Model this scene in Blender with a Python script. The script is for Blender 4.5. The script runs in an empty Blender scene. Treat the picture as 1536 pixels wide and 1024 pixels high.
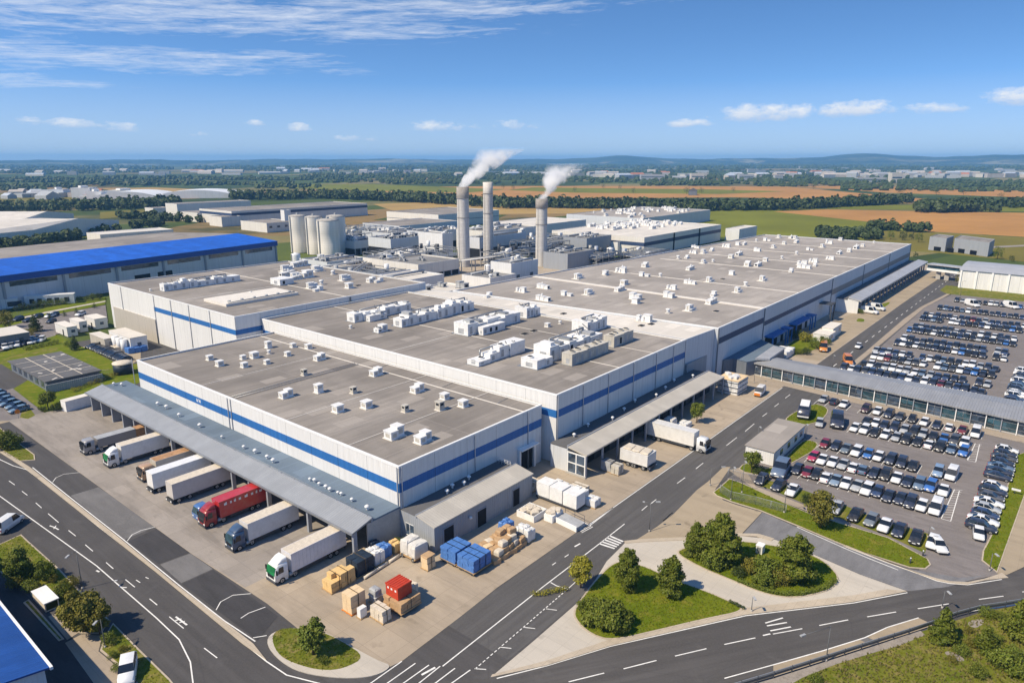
import bpy, math, random
from mathutils import Vector
from mathutils.geometry import tessellate_polygon
random.seed(11)
R = random.Random(5)
S = bpy.context.scene
COL = S.collection
PI = math.pi

# ------------------------------------------------------------------ camera
F_PX, CX, CY, HOR = 1038.0, 768.0, 512.0, 240.0
PITCH = math.atan((CY - HOR) / F_PX)
HEAD = math.atan2(1655 - 768, math.hypot(F_PX, 272))
CAM_H = 60.0
FH = Vector((math.cos(HEAD), math.sin(HEAD), 0))
RT = Vector((math.sin(HEAD), -math.cos(HEAD), 0))
FW = FH * math.cos(PITCH) - Vector((0, 0, 1)) * math.sin(PITCH)
UP = FH * math.sin(PITCH) + Vector((0, 0, 1)) * math.cos(PITCH)
EYE = Vector((0, 0, CAM_H))

def P(px, py, z=0.0):
    """survey: where the sight line through a photograph pixel meets the level z"""
    d = FW * F_PX + RT * (px - CX) + UP * (CY - py)
    t = (z - CAM_H) / d.z
    q = EYE + d * t
    return (q.x, q.y)

def screen_x(p):
    v = Vector(p) - EYE
    return CX + F_PX * v.dot(RT) / max(v.dot(FW), .1)

def AZ(px):
    """compass direction (radians) of a photograph column at the horizon"""
    return HEAD - math.atan((px - CX) / math.hypot(F_PX, CY - HOR))

def FAR(px, dist):
    """ground point at a distance along the direction of a photograph column"""
    a = AZ(px)
    return (dist * math.cos(a), dist * math.sin(a))

cam = bpy.data.cameras.new('camera')
cam.sensor_fit = 'HORIZONTAL'
cam.sensor_width = 36
cam.lens = F_PX / 1536 * 36
cam.clip_start = 0.5
cam.clip_end = 60000
camo = bpy.data.objects.new('camera', cam)
COL.objects.link(camo)
camo.location = EYE
camo.rotation_euler = (PI / 2 - PITCH, 0, HEAD - PI / 2)
S.camera = camo

# ------------------------------------------------------------------ objects
def tag(o, label=None, cat=None, group=None, kind=None):
    if label: o['label'] = label
    if cat: o['category'] = cat
    if group: o['group'] = group
    if kind: o['kind'] = kind
    return o

def thing(name, label, cat, loc=(0, 0, 0), rz=0, group=None):
    o = bpy.data.objects.new(name, None)
    o.empty_display_size = .3
    COL.objects.link(o)
    if len(loc) == 2: loc = (loc[0], loc[1], 0)
    o.location = loc
    o.rotation_euler = (0, 0, rz)
    return tag(o, label, cat, group)

def origin_of(o):
    p = Vector((0, 0, 0))
    while o is not None:
        p += Vector(o.location); o = o.parent
    return p

def copy_tree(o, parent=None):
    c = o.copy(); COL.objects.link(c)
    if parent is not None: c.parent = parent
    for ch in list(o.children): copy_tree(ch, c)
    return c

class MB:
    def __init__(s): s.v = []; s.f = []; s.m = []; s.s = []
    def add(s, vs, fs, mi=0, smooth=False):
        b = len(s.v)
        s.v += [tuple(v) for v in vs]
        for f in fs:
            s.f.append(tuple(i + b for i in f)); s.m.append(mi); s.s.append(smooth)
        return s
    def box(s, x0, x1, y0, y1, z0, z1, mi=0, top=None, bottom=True):
        vs = [(x0, y0, z0), (x1, y0, z0), (x1, y1, z0), (x0, y1, z0), (x0, y0, z1), (x1, y0, z1), (x1, y1, z1), (x0, y1, z1)]
        fs = [(0, 1, 5, 4), (1, 2, 6, 5), (2, 3, 7, 6), (3, 0, 4, 7)]
        s.add(vs, fs, mi)
        b = len(s.v) - 8
        s.f.append((b + 4, b + 5, b + 6, b + 7)); s.m.append(mi if top is None else top); s.s.append(False)
        if bottom: s.f.append((b + 3, b + 2, b + 1, b)); s.m.append(mi); s.s.append(False)
        return s
    def obox(s, cx, cy, z0, lx, ly, h, rz=0, mi=0, taper=1.0, shift=(0, 0)):
        ca, sa = math.cos(rz), math.sin(rz)
        vs = []
        for k, z in ((1, z0), (taper, z0 + h)):
            for ax, ay in ((-1, -1), (1, -1), (1, 1), (-1, 1)):
                x, y = ax * lx / 2 * k, ay * ly / 2 * k
                if z > z0: x += shift[0]; y += shift[1]
                vs.append((cx + x * ca - y * sa, cy + x * sa + y * ca, z))
        return s.add(vs, [(0, 1, 5, 4), (1, 2, 6, 5), (2, 3, 7, 6), (3, 0, 4, 7), (4, 5, 6, 7), (3, 2, 1, 0)], mi)
    def quad(s, a, b, c, d, mi=0): return s.add([a, b, c, d], [(0, 1, 2, 3)], mi)
    def sheet(s, poly, z, mi=0):
        if area(poly) < 0: poly = poly[::-1]
        vs = [(p[0], p[1], z) for p in poly]
        tri = tessellate_polygon([[Vector(v) for v in vs]])
        out = []
        for t in tri:
            a, b, c = [vs[i] for i in t]
            n = (b[0] - a[0]) * (c[1] - a[1]) - (b[1] - a[1]) * (c[0] - a[0])
            out.append(tuple(t) if n > 0 else tuple(t)[::-1])
        return s.add(vs, out, mi)
    def prism(s, poly, z0, z1, mi=0, top=None, cap=True):
        if area(poly) < 0: poly = poly[::-1]
        n = len(poly)
        zf = z1 if callable(z1) else (lambda x, y: z1)
        vs = [(p[0], p[1], z0) for p in poly] + [(p[0], p[1], zf(*p[:2])) for p in poly]
        s.add(vs, [(i, (i + 1) % n, n + (i + 1) % n, n + i) for i in range(n)], mi)
        if cap:
            if callable(z1):
                s.add(vs[n:], [tuple(range(n))], mi if top is None else top)
            else: s.sheet(poly, z1, mi if top is None else top)
        return s
    def cyl(s, p0, p1, r0, r1=None, n=12, mi=0, caps=True, smooth=True):
        p0, p1 = Vector(p0), Vector(p1)
        r1 = r0 if r1 is None else r1
        d = (p1 - p0).normalized()
        a = d.orthogonal().normalized(); b = d.cross(a)
        vs = []
        for p, r in ((p0, r0), (p1, r1)):
            for i in range(n):
                t = 2 * PI * i / n
                vs.append(p + a * (r * math.cos(t)) + b * (r * math.sin(t)))
        s.add(vs, [(i, (i + 1) % n, n + (i + 1) % n, n + i) for i in range(n)], mi, smooth)
        if caps:
            b0 = len(s.v) - 2 * n
            s.f.append(tuple(b0 + n + i for i in range(n))); s.m.append(mi); s.s.append(False)
            s.f.append(tuple(b0 + n - 1 - i for i in range(n))); s.m.append(mi); s.s.append(False)
        return s
    def lathe(s, c, prof, n=24, mi=0, smooth=True):
        vs = []
        for r, z in prof:
            for i in range(n):
                t = 2 * PI * i / n
                vs.append((c[0] + r * math.cos(t), c[1] + r * math.sin(t), c[2] + z))
        fs = []
        for k in range(len(prof) - 1):
            for i in range(n):
                j = (i + 1) % n
                fs.append((k * n + i, k * n + j, (k + 1) * n + j, (k + 1) * n + i))
        return s.add(vs, fs, mi, smooth)
    def ball(s, c, rx, ry, rz, nu=8, nv=5, mi=0, jit=0.0, rnd=R, smooth=True):
        vs = [(c[0], c[1], c[2] - rz)]
        for k in range(1, nv):
            ph = -PI / 2 + PI * k / nv
            for i in range(nu):
                t = 2 * PI * (i + .5 * (k % 2)) / nu
                j = 1 + rnd.uniform(-jit, jit)
                vs.append((c[0] + rx * j * math.cos(ph) * math.cos(t), c[1] + ry * j * math.cos(ph) * math.sin(t), c[2] + rz * j * math.sin(ph)))
        vs.append((c[0], c[1], c[2] + rz))
        fs = [(0, 1 + (i + 1) % nu, 1 + i) for i in range(nu)]
        for k in range(nv - 2):
            for i in range(nu):
                j = (i + 1) % nu
                fs.append((1 + k * nu + i, 1 + k * nu + j, 1 + (k + 1) * nu + j, 1 + (k + 1) * nu + i))
        l = len(vs) - 1; b = 1 + (nv - 2) * nu
        fs += [(b + i, b + (i + 1) % nu, l) for i in range(nu)]
        return s.add(vs, fs, mi, smooth)
    def bag(s, cx, cy, z0, lx, ly, h, rz=0, mi=0, rnd=R):
        """a soft block: a box with swollen sides and rounded, uneven edges"""
        ca, sa = math.cos(rz), math.sin(rz)
        vs = []; n = 12
        for k, (w, z) in enumerate(((.95, 0), (1.01, .2), (1.0, .78), (.94, .98), (.6, 1.03))):
            for i in range(n):
                t = 2 * PI * i / n
                c, q = math.cos(t), math.sin(t)
                e = .2
                x = math.copysign(abs(c) ** e, c) * lx / 2 * w * rnd.uniform(.95, 1.04)
                y = math.copysign(abs(q) ** e, q) * ly / 2 * w * rnd.uniform(.95, 1.04)
                vs.append((cx + x * ca - y * sa, cy + x * sa + y * ca, z0 + h * z * rnd.uniform(.96, 1.03)))
        fs = []
        for k in range(4):
            for i in range(n):
                j = (i + 1) % n
                fs.append((k * n + i, k * n + j, (k + 1) * n + j, (k + 1) * n + i))
        fs.append(tuple(4 * n + i for i in range(n)))
        return s.add(vs, fs, mi, False)
    def mesh(s, name, mats, org=(0, 0, 0)):
        me = bpy.data.meshes.new(name)
        if not isinstance(mats, (list, tuple)): mats = [mats]
        o = org
        me.from_pydata([(v[0] - o[0], v[1] - o[1], v[2] - o[2]) for v in s.v], [], s.f)
        for m in mats: me.materials.append(m)
        me.polygons.foreach_set('material_index', s.m)
        me.polygons.foreach_set('use_smooth', s.s)
        me.update()
        return me
    def build(s, name, mats, parent=None, label=None, loc=None):
        org = origin_of(parent) if parent is not None else Vector(loc or (0, 0, 0))
        o = bpy.data.objects.new(name, s.mesh(name, mats, org))
        COL.objects.link(o)
        if parent is not None: o.parent = parent
        elif loc: o.location = loc
        if label: o['label'] = label
        return o

def area(poly):
    return .5 * sum(poly[i][0] * poly[(i + 1) % len(poly)][1] - poly[(i + 1) % len(poly)][0] * poly[i][1] for i in range(len(poly)))

def chaikin(poly, n=2):
    for _ in range(n):
        out = []
        for i in range(len(poly)):
            a, b = poly[i], poly[(i + 1) % len(poly)]
            out.append((a[0] * .75 + b[0] * .25, a[1] * .75 + b[1] * .25))
            out.append((a[0] * .25 + b[0] * .75, a[1] * .25 + b[1] * .75))
        poly = out
    return poly

def inset(poly, d):
    if area(poly) < 0: poly = poly[::-1]
    n = len(poly); out = []
    for i in range(n):
        a, b, c = poly[i - 1], poly[i], poly[(i + 1) % n]
        e1 = Vector((b[0] - a[0], b[1] - a[1])); e2 = Vector((c[0] - b[0], c[1] - b[1]))
        if e1.length < 1e-6 or e2.length < 1e-6: continue
        e1.normalize(); e2.normalize()
        m = Vector((-e1.y - e2.y, e1.x + e2.x))
        if m.length < 1e-4: m = Vector((-e1.y, e1.x))
        m.normalize()
        k = d / max(.5, m.dot(Vector((-e1.y, e1.x))))
        out.append((b[0] + m.x * k, b[1] + m.y * k))
    return out

def inside(p, poly):
    x, y = p; r = False
    for i in range(len(poly)):
        (x1, y1), (x2, y2) = poly[i], poly[i - 1]
        if (y1 > y) != (y2 > y) and x < (x2 - x1) * (y - y1) / (y2 - y1) + x1: r = not r
    return r

def structure(name, mb, mat, loc=None):
    return tag(mb.build(name, mat, None, loc=loc), kind='structure')

def PX(*pts): return [P(*p) for p in pts]

# ------------------------------------------------------------------ materials
class NT:
    def __init__(s, name):
        s.m = bpy.data.materials.new(name); s.m.use_nodes = True
        s.t = s.m.node_tree; s.t.nodes.clear()
        s.out = s.t.nodes.new('ShaderNodeOutputMaterial')
    def n(s, typ, ins=None, **kw):
        x = s.t.nodes.new(typ)
        for k, v in kw.items(): setattr(x, k, v)
        for k, v in (ins or {}).items():
            if isinstance(v, bpy.types.NodeSocket): s.t.links.new(v, x.inputs[k])
            else: x.inputs[k].default_value = v
        return x
    def math(s, op, a, b=0.0, c=0.0):
        return s.n('ShaderNodeMath', {0: a, 1: b, 2: c}, operation=op).outputs[0]
    def mix(s, f, a, b, mode='MIX'):
        return s.n('ShaderNodeMixRGB', {0: f, 1: col4(a), 2: col4(b)}, blend_type=mode).outputs[0]
    def noise(s, vec, scale, detail=4, rough=.55, dist=0):
        return s.n('ShaderNodeTexNoise', {'Vector': vec, 'Scale': scale, 'Detail': detail, 'Roughness': rough, 'Distortion': dist}).outputs[0]
    def vscale(s, vec, v):
        return s.n('ShaderNodeVectorMath', {0: vec, 1: v}, operation='MULTIPLY').outputs[0]
    def rng(s, x, a, b, c=0.0, d=1.0):
        return s.n('ShaderNodeMapRange', {0: x, 1: a, 2: b, 3: c, 4: d}).outputs[0]
    def bump(s, h, strength=.5, dist=.05):
        return s.n('ShaderNodeBump', {'Height': h, 'Strength': strength, 'Distance': dist}).outputs[0]
    def done(s, color, rough=.8, metal=0.0, normal=None, spec=.3, **kw):
        b = s.n('ShaderNodeBsdfPrincipled')
        for k, v in (('Base Color', col4(color)), ('Roughness', rough), ('Metallic', metal), ('Specular IOR Level', spec)):
            if isinstance(v, bpy.types.NodeSocket): s.t.links.new(v, b.inputs[k])
            else: b.inputs[k].default_value = v
        if normal is not None: s.t.links.new(normal, b.inputs['Normal'])
        for k, v in kw.items(): b.inputs[k].default_value = v
        s.t.links.new(b.outputs[0], s.out.inputs[0])
        return s.m

def col4(c):
    return c if isinstance(c, bpy.types.NodeSocket) or not isinstance(c, (tuple, list)) else (c[0], c[1], c[2], 1.0)

def sh(c, k): return tuple(min(1, x * k) for x in c)

def plain(name, col, rough=.7, var=.12, scale=1.5, metal=0.0, bump=0.0, spec=.3, fine=True):
    t = NT(name)
    pos = t.n('ShaderNodeTexCoord').outputs['Object']
    a = t.noise(pos, scale, 5, .6)
    c = t.mix(t.rng(a, .3, .7), sh(col, 1 - var), sh(col, 1 + var))
    if fine:
        b = t.noise(pos, scale * 9, 3, .6)
        c = t.mix(.35, c, t.mix(t.rng(b, .3, .7), sh(col, 1 - var * 1.5), sh(col, 1 + var)))
    nrm = t.bump(t.noise(pos, scale * 6, 4), bump, .04) if bump else None
    return t.done(c, rough, metal, nrm, spec)

def paint(name, rough=.3, spec=.5, tint=(1, 1, 1)):
    """paint whose colour is the object's own colour"""
    t = NT(name)
    oc = t.n('ShaderNodeObjectInfo').outputs['Color']
    pos = t.n('ShaderNodeTexCoord').outputs['Object']
    a = t.noise(pos, 1.3, 4)
    c = t.mix(t.rng(a, .35, .8, 0, .25), oc, (.25, .23, .2))
    return t.done(c, rough, 0, None, spec, **{'Coat Weight': .4, 'Coat Roughness': .15})

def wallcoord(t):
    tc = t.n('ShaderNodeTexCoord')
    p = t.n('ShaderNodeSeparateXYZ', {0: tc.outputs['Object']})
    nn = t.n('ShaderNodeSeparateXYZ', {0: tc.outputs['Normal']})
    isx = t.math('GREATER_THAN', t.math('ABSOLUTE', nn.outputs[0]), .7)
    h = t.math('ADD', t.math('MULTIPLY', p.outputs[1], isx), t.math('MULTIPLY', p.outputs[0], t.math('SUBTRACT', 1.0, isx)))
    return tc, p, h

def cladding(name, col, panel=8.0, rib=.4, ribamt=.5, joint=.09, dark=.35, rough=.55, metal=0.0, streak=.14):
    t = NT(name)
    tc, p, h = wallcoord(t)
    fr = t.math('FRACT', t.math('DIVIDE', h, panel))
    jl = t.math('LESS_THAN', fr, joint / panel)
    v = t.n('ShaderNodeCombineXYZ', {0: t.math('MULTIPLY', h, 1.3), 2: t.math('MULTIPLY', p.outputs[2], .09)}).outputs[0]
    st = t.noise(v, 1.0, 5, .65)
    big = t.noise(tc.outputs['Object'], .12, 3)
    pid = t.n('ShaderNodeTexWhiteNoise', {'W': t.math('FLOOR', t.math('DIVIDE', h, panel))}, noise_dimensions='1D').outputs[0]
    c = t.mix(t.rng(st, .35, .75), col, sh(col, 1 - streak * 1.5))
    c = t.mix(t.rng(big, .35, .7), c, t.mix(.5, c, sh(col, 1 - streak)))
    c = t.mix(t.math('MULTIPLY', pid, .35), c, sh(col, 1 - streak))
    c = t.mix(t.math('MULTIPLY', jl, 1 - dark), c, sh(col, .25))
    nrm = None
    if rib:
        w = t.math('SINE', t.math('MULTIPLY', h, 2 * PI / rib))
        nrm = t.bump(w, ribamt, .03)
    return t.done(c, rough, metal, nrm, .35)

def membrane(name, col, stain=.35, seam=7.5, light=.12, rough=.9):
    t = NT(name)
    pos = t.n('ShaderNodeTexCoord').outputs['Object']
    p = t.n('ShaderNodeSeparateXYZ', {0: pos})
    wob = t.noise(pos, .05, 3)
    big = t.noise(pos, .035, 5, .6, .6)
    mid = t.noise(t.vscale(pos, (.06, .5, 1)), 1.0, 5, .65)
    fin = t.noise(pos, 2.2, 5, .7)
    pond = t.noise(t.vscale(pos, (.5, 1, 1)), .06, 4, .6, 1.2)
    c = t.mix(t.rng(big, .3, .7), sh(col, 1 - stain), sh(col, 1 + light))
    c = t.mix(t.rng(mid, .4, .7, 0, .5), c, sh(col, 1 - stain * 1.1))
    c = t.mix(t.rng(fin, .45, .8, 0, .35), c, sh(col, 1 - stain))
    c = t.mix(t.rng(pond, .62, .72, 0, .55), c, (col[0] * .62, col[1] * .64, col[2] * .68))
    cell = t.n('ShaderNodeCombineXYZ', {0: t.math('FLOOR', t.math('DIVIDE', p.outputs[0], 5.3)), 1: t.math('FLOOR', t.math('DIVIDE', p.outputs[1], 3.1))}).outputs[0]
    wn = t.n('ShaderNodeTexWhiteNoise', {'Vector': cell}, noise_dimensions='3D').outputs[0]
    c = t.mix(t.math('MULTIPLY', t.math('GREATER_THAN', wn, .955), .45), c, sh(col, 1.3)); c = t.mix(t.math('MULTIPLY', t.math('LESS_THAN', wn, .05), .4), c, sh(col, .62))
    c = t.mix(t.math('MULTIPLY', wn, .16), c, sh(col, .8))
    for ax, per, off in ((1, seam, 2.1), (0, seam * 3.1, 5.0)):
        q = t.math('ADD', p.outputs[ax], t.math('MULTIPLY', wob, .3))
        fr = t.math('FRACT', t.math('DIVIDE', t.math('ADD', q, off), per))
        ln = t.math('LESS_THAN', fr, .10 / per)
        c = t.mix(t.math('MULTIPLY', ln, .5), c, sh(col, 1.35))
        ln2 = t.math('LESS_THAN', t.math('ABSOLUTE', t.math('SUBTRACT', fr, .5)), .05 / per)
        c = t.mix(t.math('MULTIPLY', ln2, .4), c, sh(col, .6))
    return t.done(c, rough, 0, t.bump(fin, .25, .03), .2)

def seamroof(name, col, axis=1, pitch=.55, rough=.4, metal=.3, amt=.6, var=.12):
    t = NT(name)
    pos = t.n('ShaderNodeTexCoord').outputs['Object']
    p = t.n('ShaderNodeSeparateXYZ', {0: pos})
    w = t.math('FRACT', t.math('DIVIDE', p.outputs[axis], pitch))
    ridge = t.math('LESS_THAN', w, .16)
    a = t.noise(pos, .25, 5, .6); b = t.noise(t.vscale(pos, (.4, 3, 1) if axis == 1 else (3, .4, 1)), 1.0, 4)
    c = t.mix(t.rng(a, .3, .7), sh(col, 1 - var), sh(col, 1 + var))
    c = t.mix(t.rng(b, .4, .75, 0, .4), c, sh(col, 1 - var * 2))
    pid = t.n('ShaderNodeTexWhiteNoise', {'W': t.math('FLOOR', t.math('DIVIDE', p.outputs[axis], pitch * 3))}, noise_dimensions='1D').outputs[0]
    c = t.mix(t.math('MULTIPLY', pid, .5), c, sh(col, 1 - var * 1.6))
    c = t.mix(t.math('MULTIPLY', ridge, .4), c, sh(col, .5))
    return t.done(c, rough, metal, t.bump(ridge, amt, .05), .4)

def paving(name, col, slab=4.0, var=.14, rough=.9, stain=.3, joint=.06, jdark=.55):
    t = NT(name)
    pos = t.n('ShaderNodeTexCoord').outputs['Object']
    p = t.n('ShaderNodeSeparateXYZ', {0: pos})
    fx = t.math('DIVIDE', p.outputs[0], slab); fy = t.math('DIVIDE', p.outputs[1], slab)
    cell = t.n('ShaderNodeCombineXYZ', {0: t.math('FLOOR', fx), 1: t.math('FLOOR', fy)}).outputs[0]
    wn = t.n('ShaderNodeTexWhiteNoise', {'Vector': cell}, noise_dimensions='3D').outputs[0]
    big = t.noise(pos, .06, 5, .6, .8); fin = t.noise(pos, 1.6, 6, .7); st = t.noise(t.vscale(pos, (.7, .12, 1)), .5, 5, .65)
    spots = t.noise(pos, .35, 3, .5, .4)
    c = t.mix(t.rng(wn, 0, 1), sh(col, 1 - var), sh(col, 1 + var * .6))
    c = t.mix(.55, c, t.mix(t.rng(big, .3, .72), sh(col, 1 - stain), sh(col, 1.08)))
    c = t.mix(t.rng(st, .47, .68, 0, .65), c, sh(col, 1 - stain * 1.3))
    c = t.mix(t.rng(fin, .45, .8, 0, .3), c, sh(col, 1 - stain))
    c = t.mix(t.rng(spots, .64, .72, 0, .5), c, sh(col, .5))
    for f in (fx, fy):
        ln = t.math('LESS_THAN', t.math('FRACT', f), joint / slab)
        c = t.mix(t.math('MULTIPLY', ln, jdark), c, sh(col, .5))
    return t.done(c, rough, 0, t.bump(fin, .3, .02), .2)

def asphalt(name, col, stretch=(1, .08, 1), rough=.88, rot=0.0):
    t = NT(name)
    pos = t.n('ShaderNodeTexCoord').outputs['Object']
    if rot: pos = t.n('ShaderNodeVectorRotate', {'Vector': pos, 'Angle': rot}, rotation_type='Z_AXIS').outputs[0]
    big = t.noise(pos, .05, 4, .6, .5); st = t.noise(t.vscale(pos, stretch), .9, 5, .6); fin = t.noise(pos, 3.5, 6, .75)
    crack = t.n('ShaderNodeTexVoronoi', {'Vector': t.n('ShaderNodeMixRGB', {0: .06, 1: pos, 2: t.n('ShaderNodeTexNoise', {'Vector': pos, 'Scale': .6}).outputs[1]}).outputs[0], 'Scale': .07}, feature='DISTANCE_TO_EDGE').outputs[0]
    c = t.mix(t.rng(big, .3, .7), sh(col, .82), sh(col, 1.2))
    c = t.mix(t.rng(st, .40, .66, 0, .8), c, sh(col, .66)); c = t.mix(t.rng(t.noise(pos, .22, 4, .6, .3), .6, .7, 0, .5), c, sh(col, 1.35))
    c = t.mix(t.rng(fin, .35, .75, 0, .5), c, sh(col, 1.45))
    c = t.mix(t.math('MULTIPLY', t.math('LESS_THAN', crack, .003), .22), c, sh(col, .6))
    return t.done(c, rough, 0, t.bump(fin, .35, .015), .25)

def ground(name, cols, scale, rough=.95, bump=.6, fscale=3.0):
    """soil or turf: three colours in patches with fine grain"""
    t = NT(name)
    pos = t.n('ShaderNodeTexCoord').outputs['Object']
    a = t.noise(pos, scale, 6, .65, .5); b = t.noise(pos, scale * 4.3, 5, .65); f = t.noise(pos, fscale, 6, .75)
    c = t.mix(t.rng(a, .35, .65), cols[0], cols[1])
    c = t.mix(t.rng(b, .5, .72), c, cols[2])
    c = t.mix(t.rng(f, .3, .75, 0, .55), c, sh(cols[0], .55))
    return t.done(c, rough, 0, t.bump(f, bump, .08), .1)

def leafmat(name, c1, c2, c3=None, trans=.12):
    t = NT(name)
    geo = t.n('ShaderNodeNewGeometry')
    oi = t.n('ShaderNodeObjectInfo').outputs['Random']
    pos = t.n('ShaderNodeTexCoord').outputs['Object']
    rp = geo.outputs['Random Per Island']
    cl = t.noise(pos, 7.0, 4)
    c = t.mix(rp, c1, c2)
    c = t.mix(t.rng(cl, .4, .68, 0, .7), c, c3 or sh(c2, 1.35))
    c = t.mix(t.math('MULTIPLY', oi, .3), c, sh(c1, .8))
    d = t.n('ShaderNodeBsdfPrincipled', {'Base Color': c, 'Roughness': .6, 'Specular IOR Level': .25})
    tr = t.n('ShaderNodeBsdfTranslucent', {'Color': c})
    mx = t.n('ShaderNodeMixShader', {0: trans, 1: d.outputs[0], 2: tr.outputs[0]})
    t.t.links.new(mx.outputs[0], t.out.inputs[0])
    return t.m

def glassmat(name, col=(.02, .03, .045), rough=.08, var=True):
    t = NT(name)
    if var:
        pos = t.n('ShaderNodeTexCoord').outputs['Object']
        b = t.n('ShaderNodeTexVoronoi', {'Vector': t.vscale(pos, (.7, .7, .9)), 'Scale': 1.0}).outputs['Color']
        c = t.mix(t.rng(t.n('ShaderNodeSeparateXYZ', {0: b}).outputs[0], 0, 1), col, sh(col, 3.5))
    else: c = col
    return t.done(c, rough, 0, None, .8)

M = {}
M['wall'] = cladding('white_cladding', (.73, .725, .71), 8.0, .45, .5)
M['wall_fine'] = cladding('white_ribbed_cladding', (.72, .71, .69), 6.0, .5, .8)
M['wall_cool'] = cladding('cool_grey_cladding', (.62, .64, .67), 8.0, .45, .5)
M['wall_warm'] = cladding('cream_cladding', (.72, .69, .63), 9.0, .6, .3)
M['wall_tan'] = cladding('beige_ribbed_cladding', (.50, .46, .40), 5.0, .5, .9)
M['wall_grey'] = cladding('grey_ribbed_cladding', (.33, .35, .38), 6.0, .5, 1.0, joint=.05)
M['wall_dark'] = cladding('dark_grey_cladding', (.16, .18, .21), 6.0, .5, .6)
M['stripe'] = cladding('blue_band_cladding', (.026, .15, .43), 8.0, .45, .3, joint=.12, dark=.2, streak=.2)
M['navy'] = cladding('navy_band_cladding', (.035, .06, .13), 8.0, .45, .3, joint=.12, dark=.2)
M['umber'] = cladding('grey_brown_band_cladding', (.26, .24, .23), 8.0, .45, .3, joint=.12, dark=.2)
M['roof'] = membrane('taupe_roof_membrane', (.315, .285, .255), .5)
M['roof2'] = membrane('grey_roof_membrane', (.315, .285, .255), .45, 9.0)
M['roof3'] = membrane('pale_roof_membrane', (.38, .345, .31), .34, 24.0)
M['roof_light'] = membrane('cream_roof_membrane', (.62, .58, .52), .15, 20.0)
M['roof_plant'] = membrane('plant_roof_membrane', (.27, .265, .26), .4, 5.0)
M['strip'] = plain('cream_membrane_strip', (.66, .62, .56), .85, .12, .5)
M['coping'] = plain('white_coping_metal', (.75, .75, .74), .45, .08, .6)
M['slope_blue'] = seamroof('blue_grey_seam_roof', (.31, .325, .345), 1, .5, .5, .1, .3)
M['flat_blue'] = membrane('slate_blue_roof_felt', (.15, .20, .26), .3, 6.0)
M['slope_tan'] = seamroof('warm_grey_seam_roof', (.56, .52, .45), 0, .55, .5, .15)
M['slope_grey'] = seamroof('pale_grey_seam_roof', (.34, .345, .355), 1, .6, .45, .2)
M['slope_grey_x'] = seamroof('light_grey_seam_roof', (.46, .47, .49), 0, .6, .45, .2)
M['felt'] = membrane('dark_grey_roof_felt', (.14, .14, .145), .3, 6.0)
M['blue_roof'] = seamroof('bright_blue_seam_roof', (.008, .115, .56), 0, 1.6, .75, 0, .5, .24)
M['blue_fascia'] = cladding('deep_blue_fascia', (.012, .075, .33), 24.0, 1.6, .3, streak=.12)
M['tile_blue'] = seamroof('blue_corrugated_roof', (.02, .085, .33), 1, .42, .45, 0, 1.0, .2)
M['steel'] = plain('galvanised_steel', (.32, .33, .34), .45, .15, 3, .5)
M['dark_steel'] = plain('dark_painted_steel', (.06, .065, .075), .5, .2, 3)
M['post'] = plain('grey_painted_post', (.28, .30, .34), .5, .1, 1)
M['concrete'] = plain('cast_concrete', (.40, .38, .35), .9, .15, .5, 0, .3)
M['chimney'] = None
M['white_unit'] = plain('white_enamel_metal', (.72, .72, .71), .5, .16, .9, .0)
M['cream_unit'] = plain('weathered_cream_metal', (.50, .47, .41), .6, .25, .8)
M['grey_unit'] = plain('weathered_grey_metal', (.36, .37, .38), .55, .25, .8)
M['black'] = plain('black_rubber', (.02, .02, .021), .8, .2, 3)
M['shadow'] = plain('opening_shade', (.012, .014, .018), .9, .2, 2)  # near-black colour stands in for the shade inside openings
M['glass'] = glassmat('dark_window_glass')
M['car_glass'] = glassmat('car_window_glass', (.012, .015, .02), .07, False)
M['green_glass'] = glassmat('green_tinted_windscreen', (.006, .075, .025), .12)
M['teal_glass'] = glassmat('blue_grey_window_glass', (.014, .032, .042), .12)
M['paint'] = paint('vehicle_paint')
M['matt'] = paint('matt_sheet', .8, .2)
M['lamp_glass'] = plain('clear_lamp_glass', (.75, .76, .74), .15, .05, 2)
M['red_lamp'] = plain('red_lamp_glass', (.35, .02, .02), .2, .1, 2)
M['rim'] = plain('alloy_rim', (.42, .43, .44), .35, .1, 4, .6)
M['lamp_post'] = plain('weathered_lamp_post', (.13, .135, .14), .55, .15, 2)
M['orange'] = plain('orange_paint', (.62, .20, .03), .5, .15, 2)
M['yard'] = paving('concrete_yard_slabs', (.40, .33, .25), 4.2)
M['yard_grey'] = paving('grey_concrete_yard', (.335, .298, .262), 4.2, .16, .9, .42)
M['yard_side'] = paving('pale_concrete_apron', (.41, .345, .27), 5.0, .08)
M['pavement'] = paving('pale_pavement', (.50, .455, .39), 2.4, .05, .9, .16, .05, .35)
M['pavement_tan'] = paving('tan_pavement', (.36, .295, .21), 5.5, .06, .9, .22, .06, .25)
M['footpath'] = paving('grey_tan_footpath', (.36, .30, .235), 1.5, .08, .9, .2, .05, .3)
M['kerb'] = paving('kerb_stone', (.47, .40, .31), 1.0, .1, .9, .2, .04, .5)
M['asphalt'] = asphalt('dark_asphalt', (.075, .071, .070), (1, .05, 1))
M['asphalt_main'] = asphalt('main_road_asphalt', (.082, .077, .074), (.05, 1, 1), .88, .61)
M['asphalt_x'] = asphalt('service_road_asphalt', (.090, .086, .084), (.05, 1, 1))
M['asphalt_lot'] = asphalt('car_park_asphalt', (.185, .166, .158), (1, .25, 1))
M['asphalt_drive'] = asphalt('blue_grey_asphalt', (.165, .163, .168), (.2, .7, 1))
M['asphalt_patch'] = asphalt('light_asphalt_patch', (.145, .140, .138), (.5, .12, 1))
M['asphalt_dark'] = asphalt('fresh_black_asphalt', (.052, .050, .052), (1, .2, 1))
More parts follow.
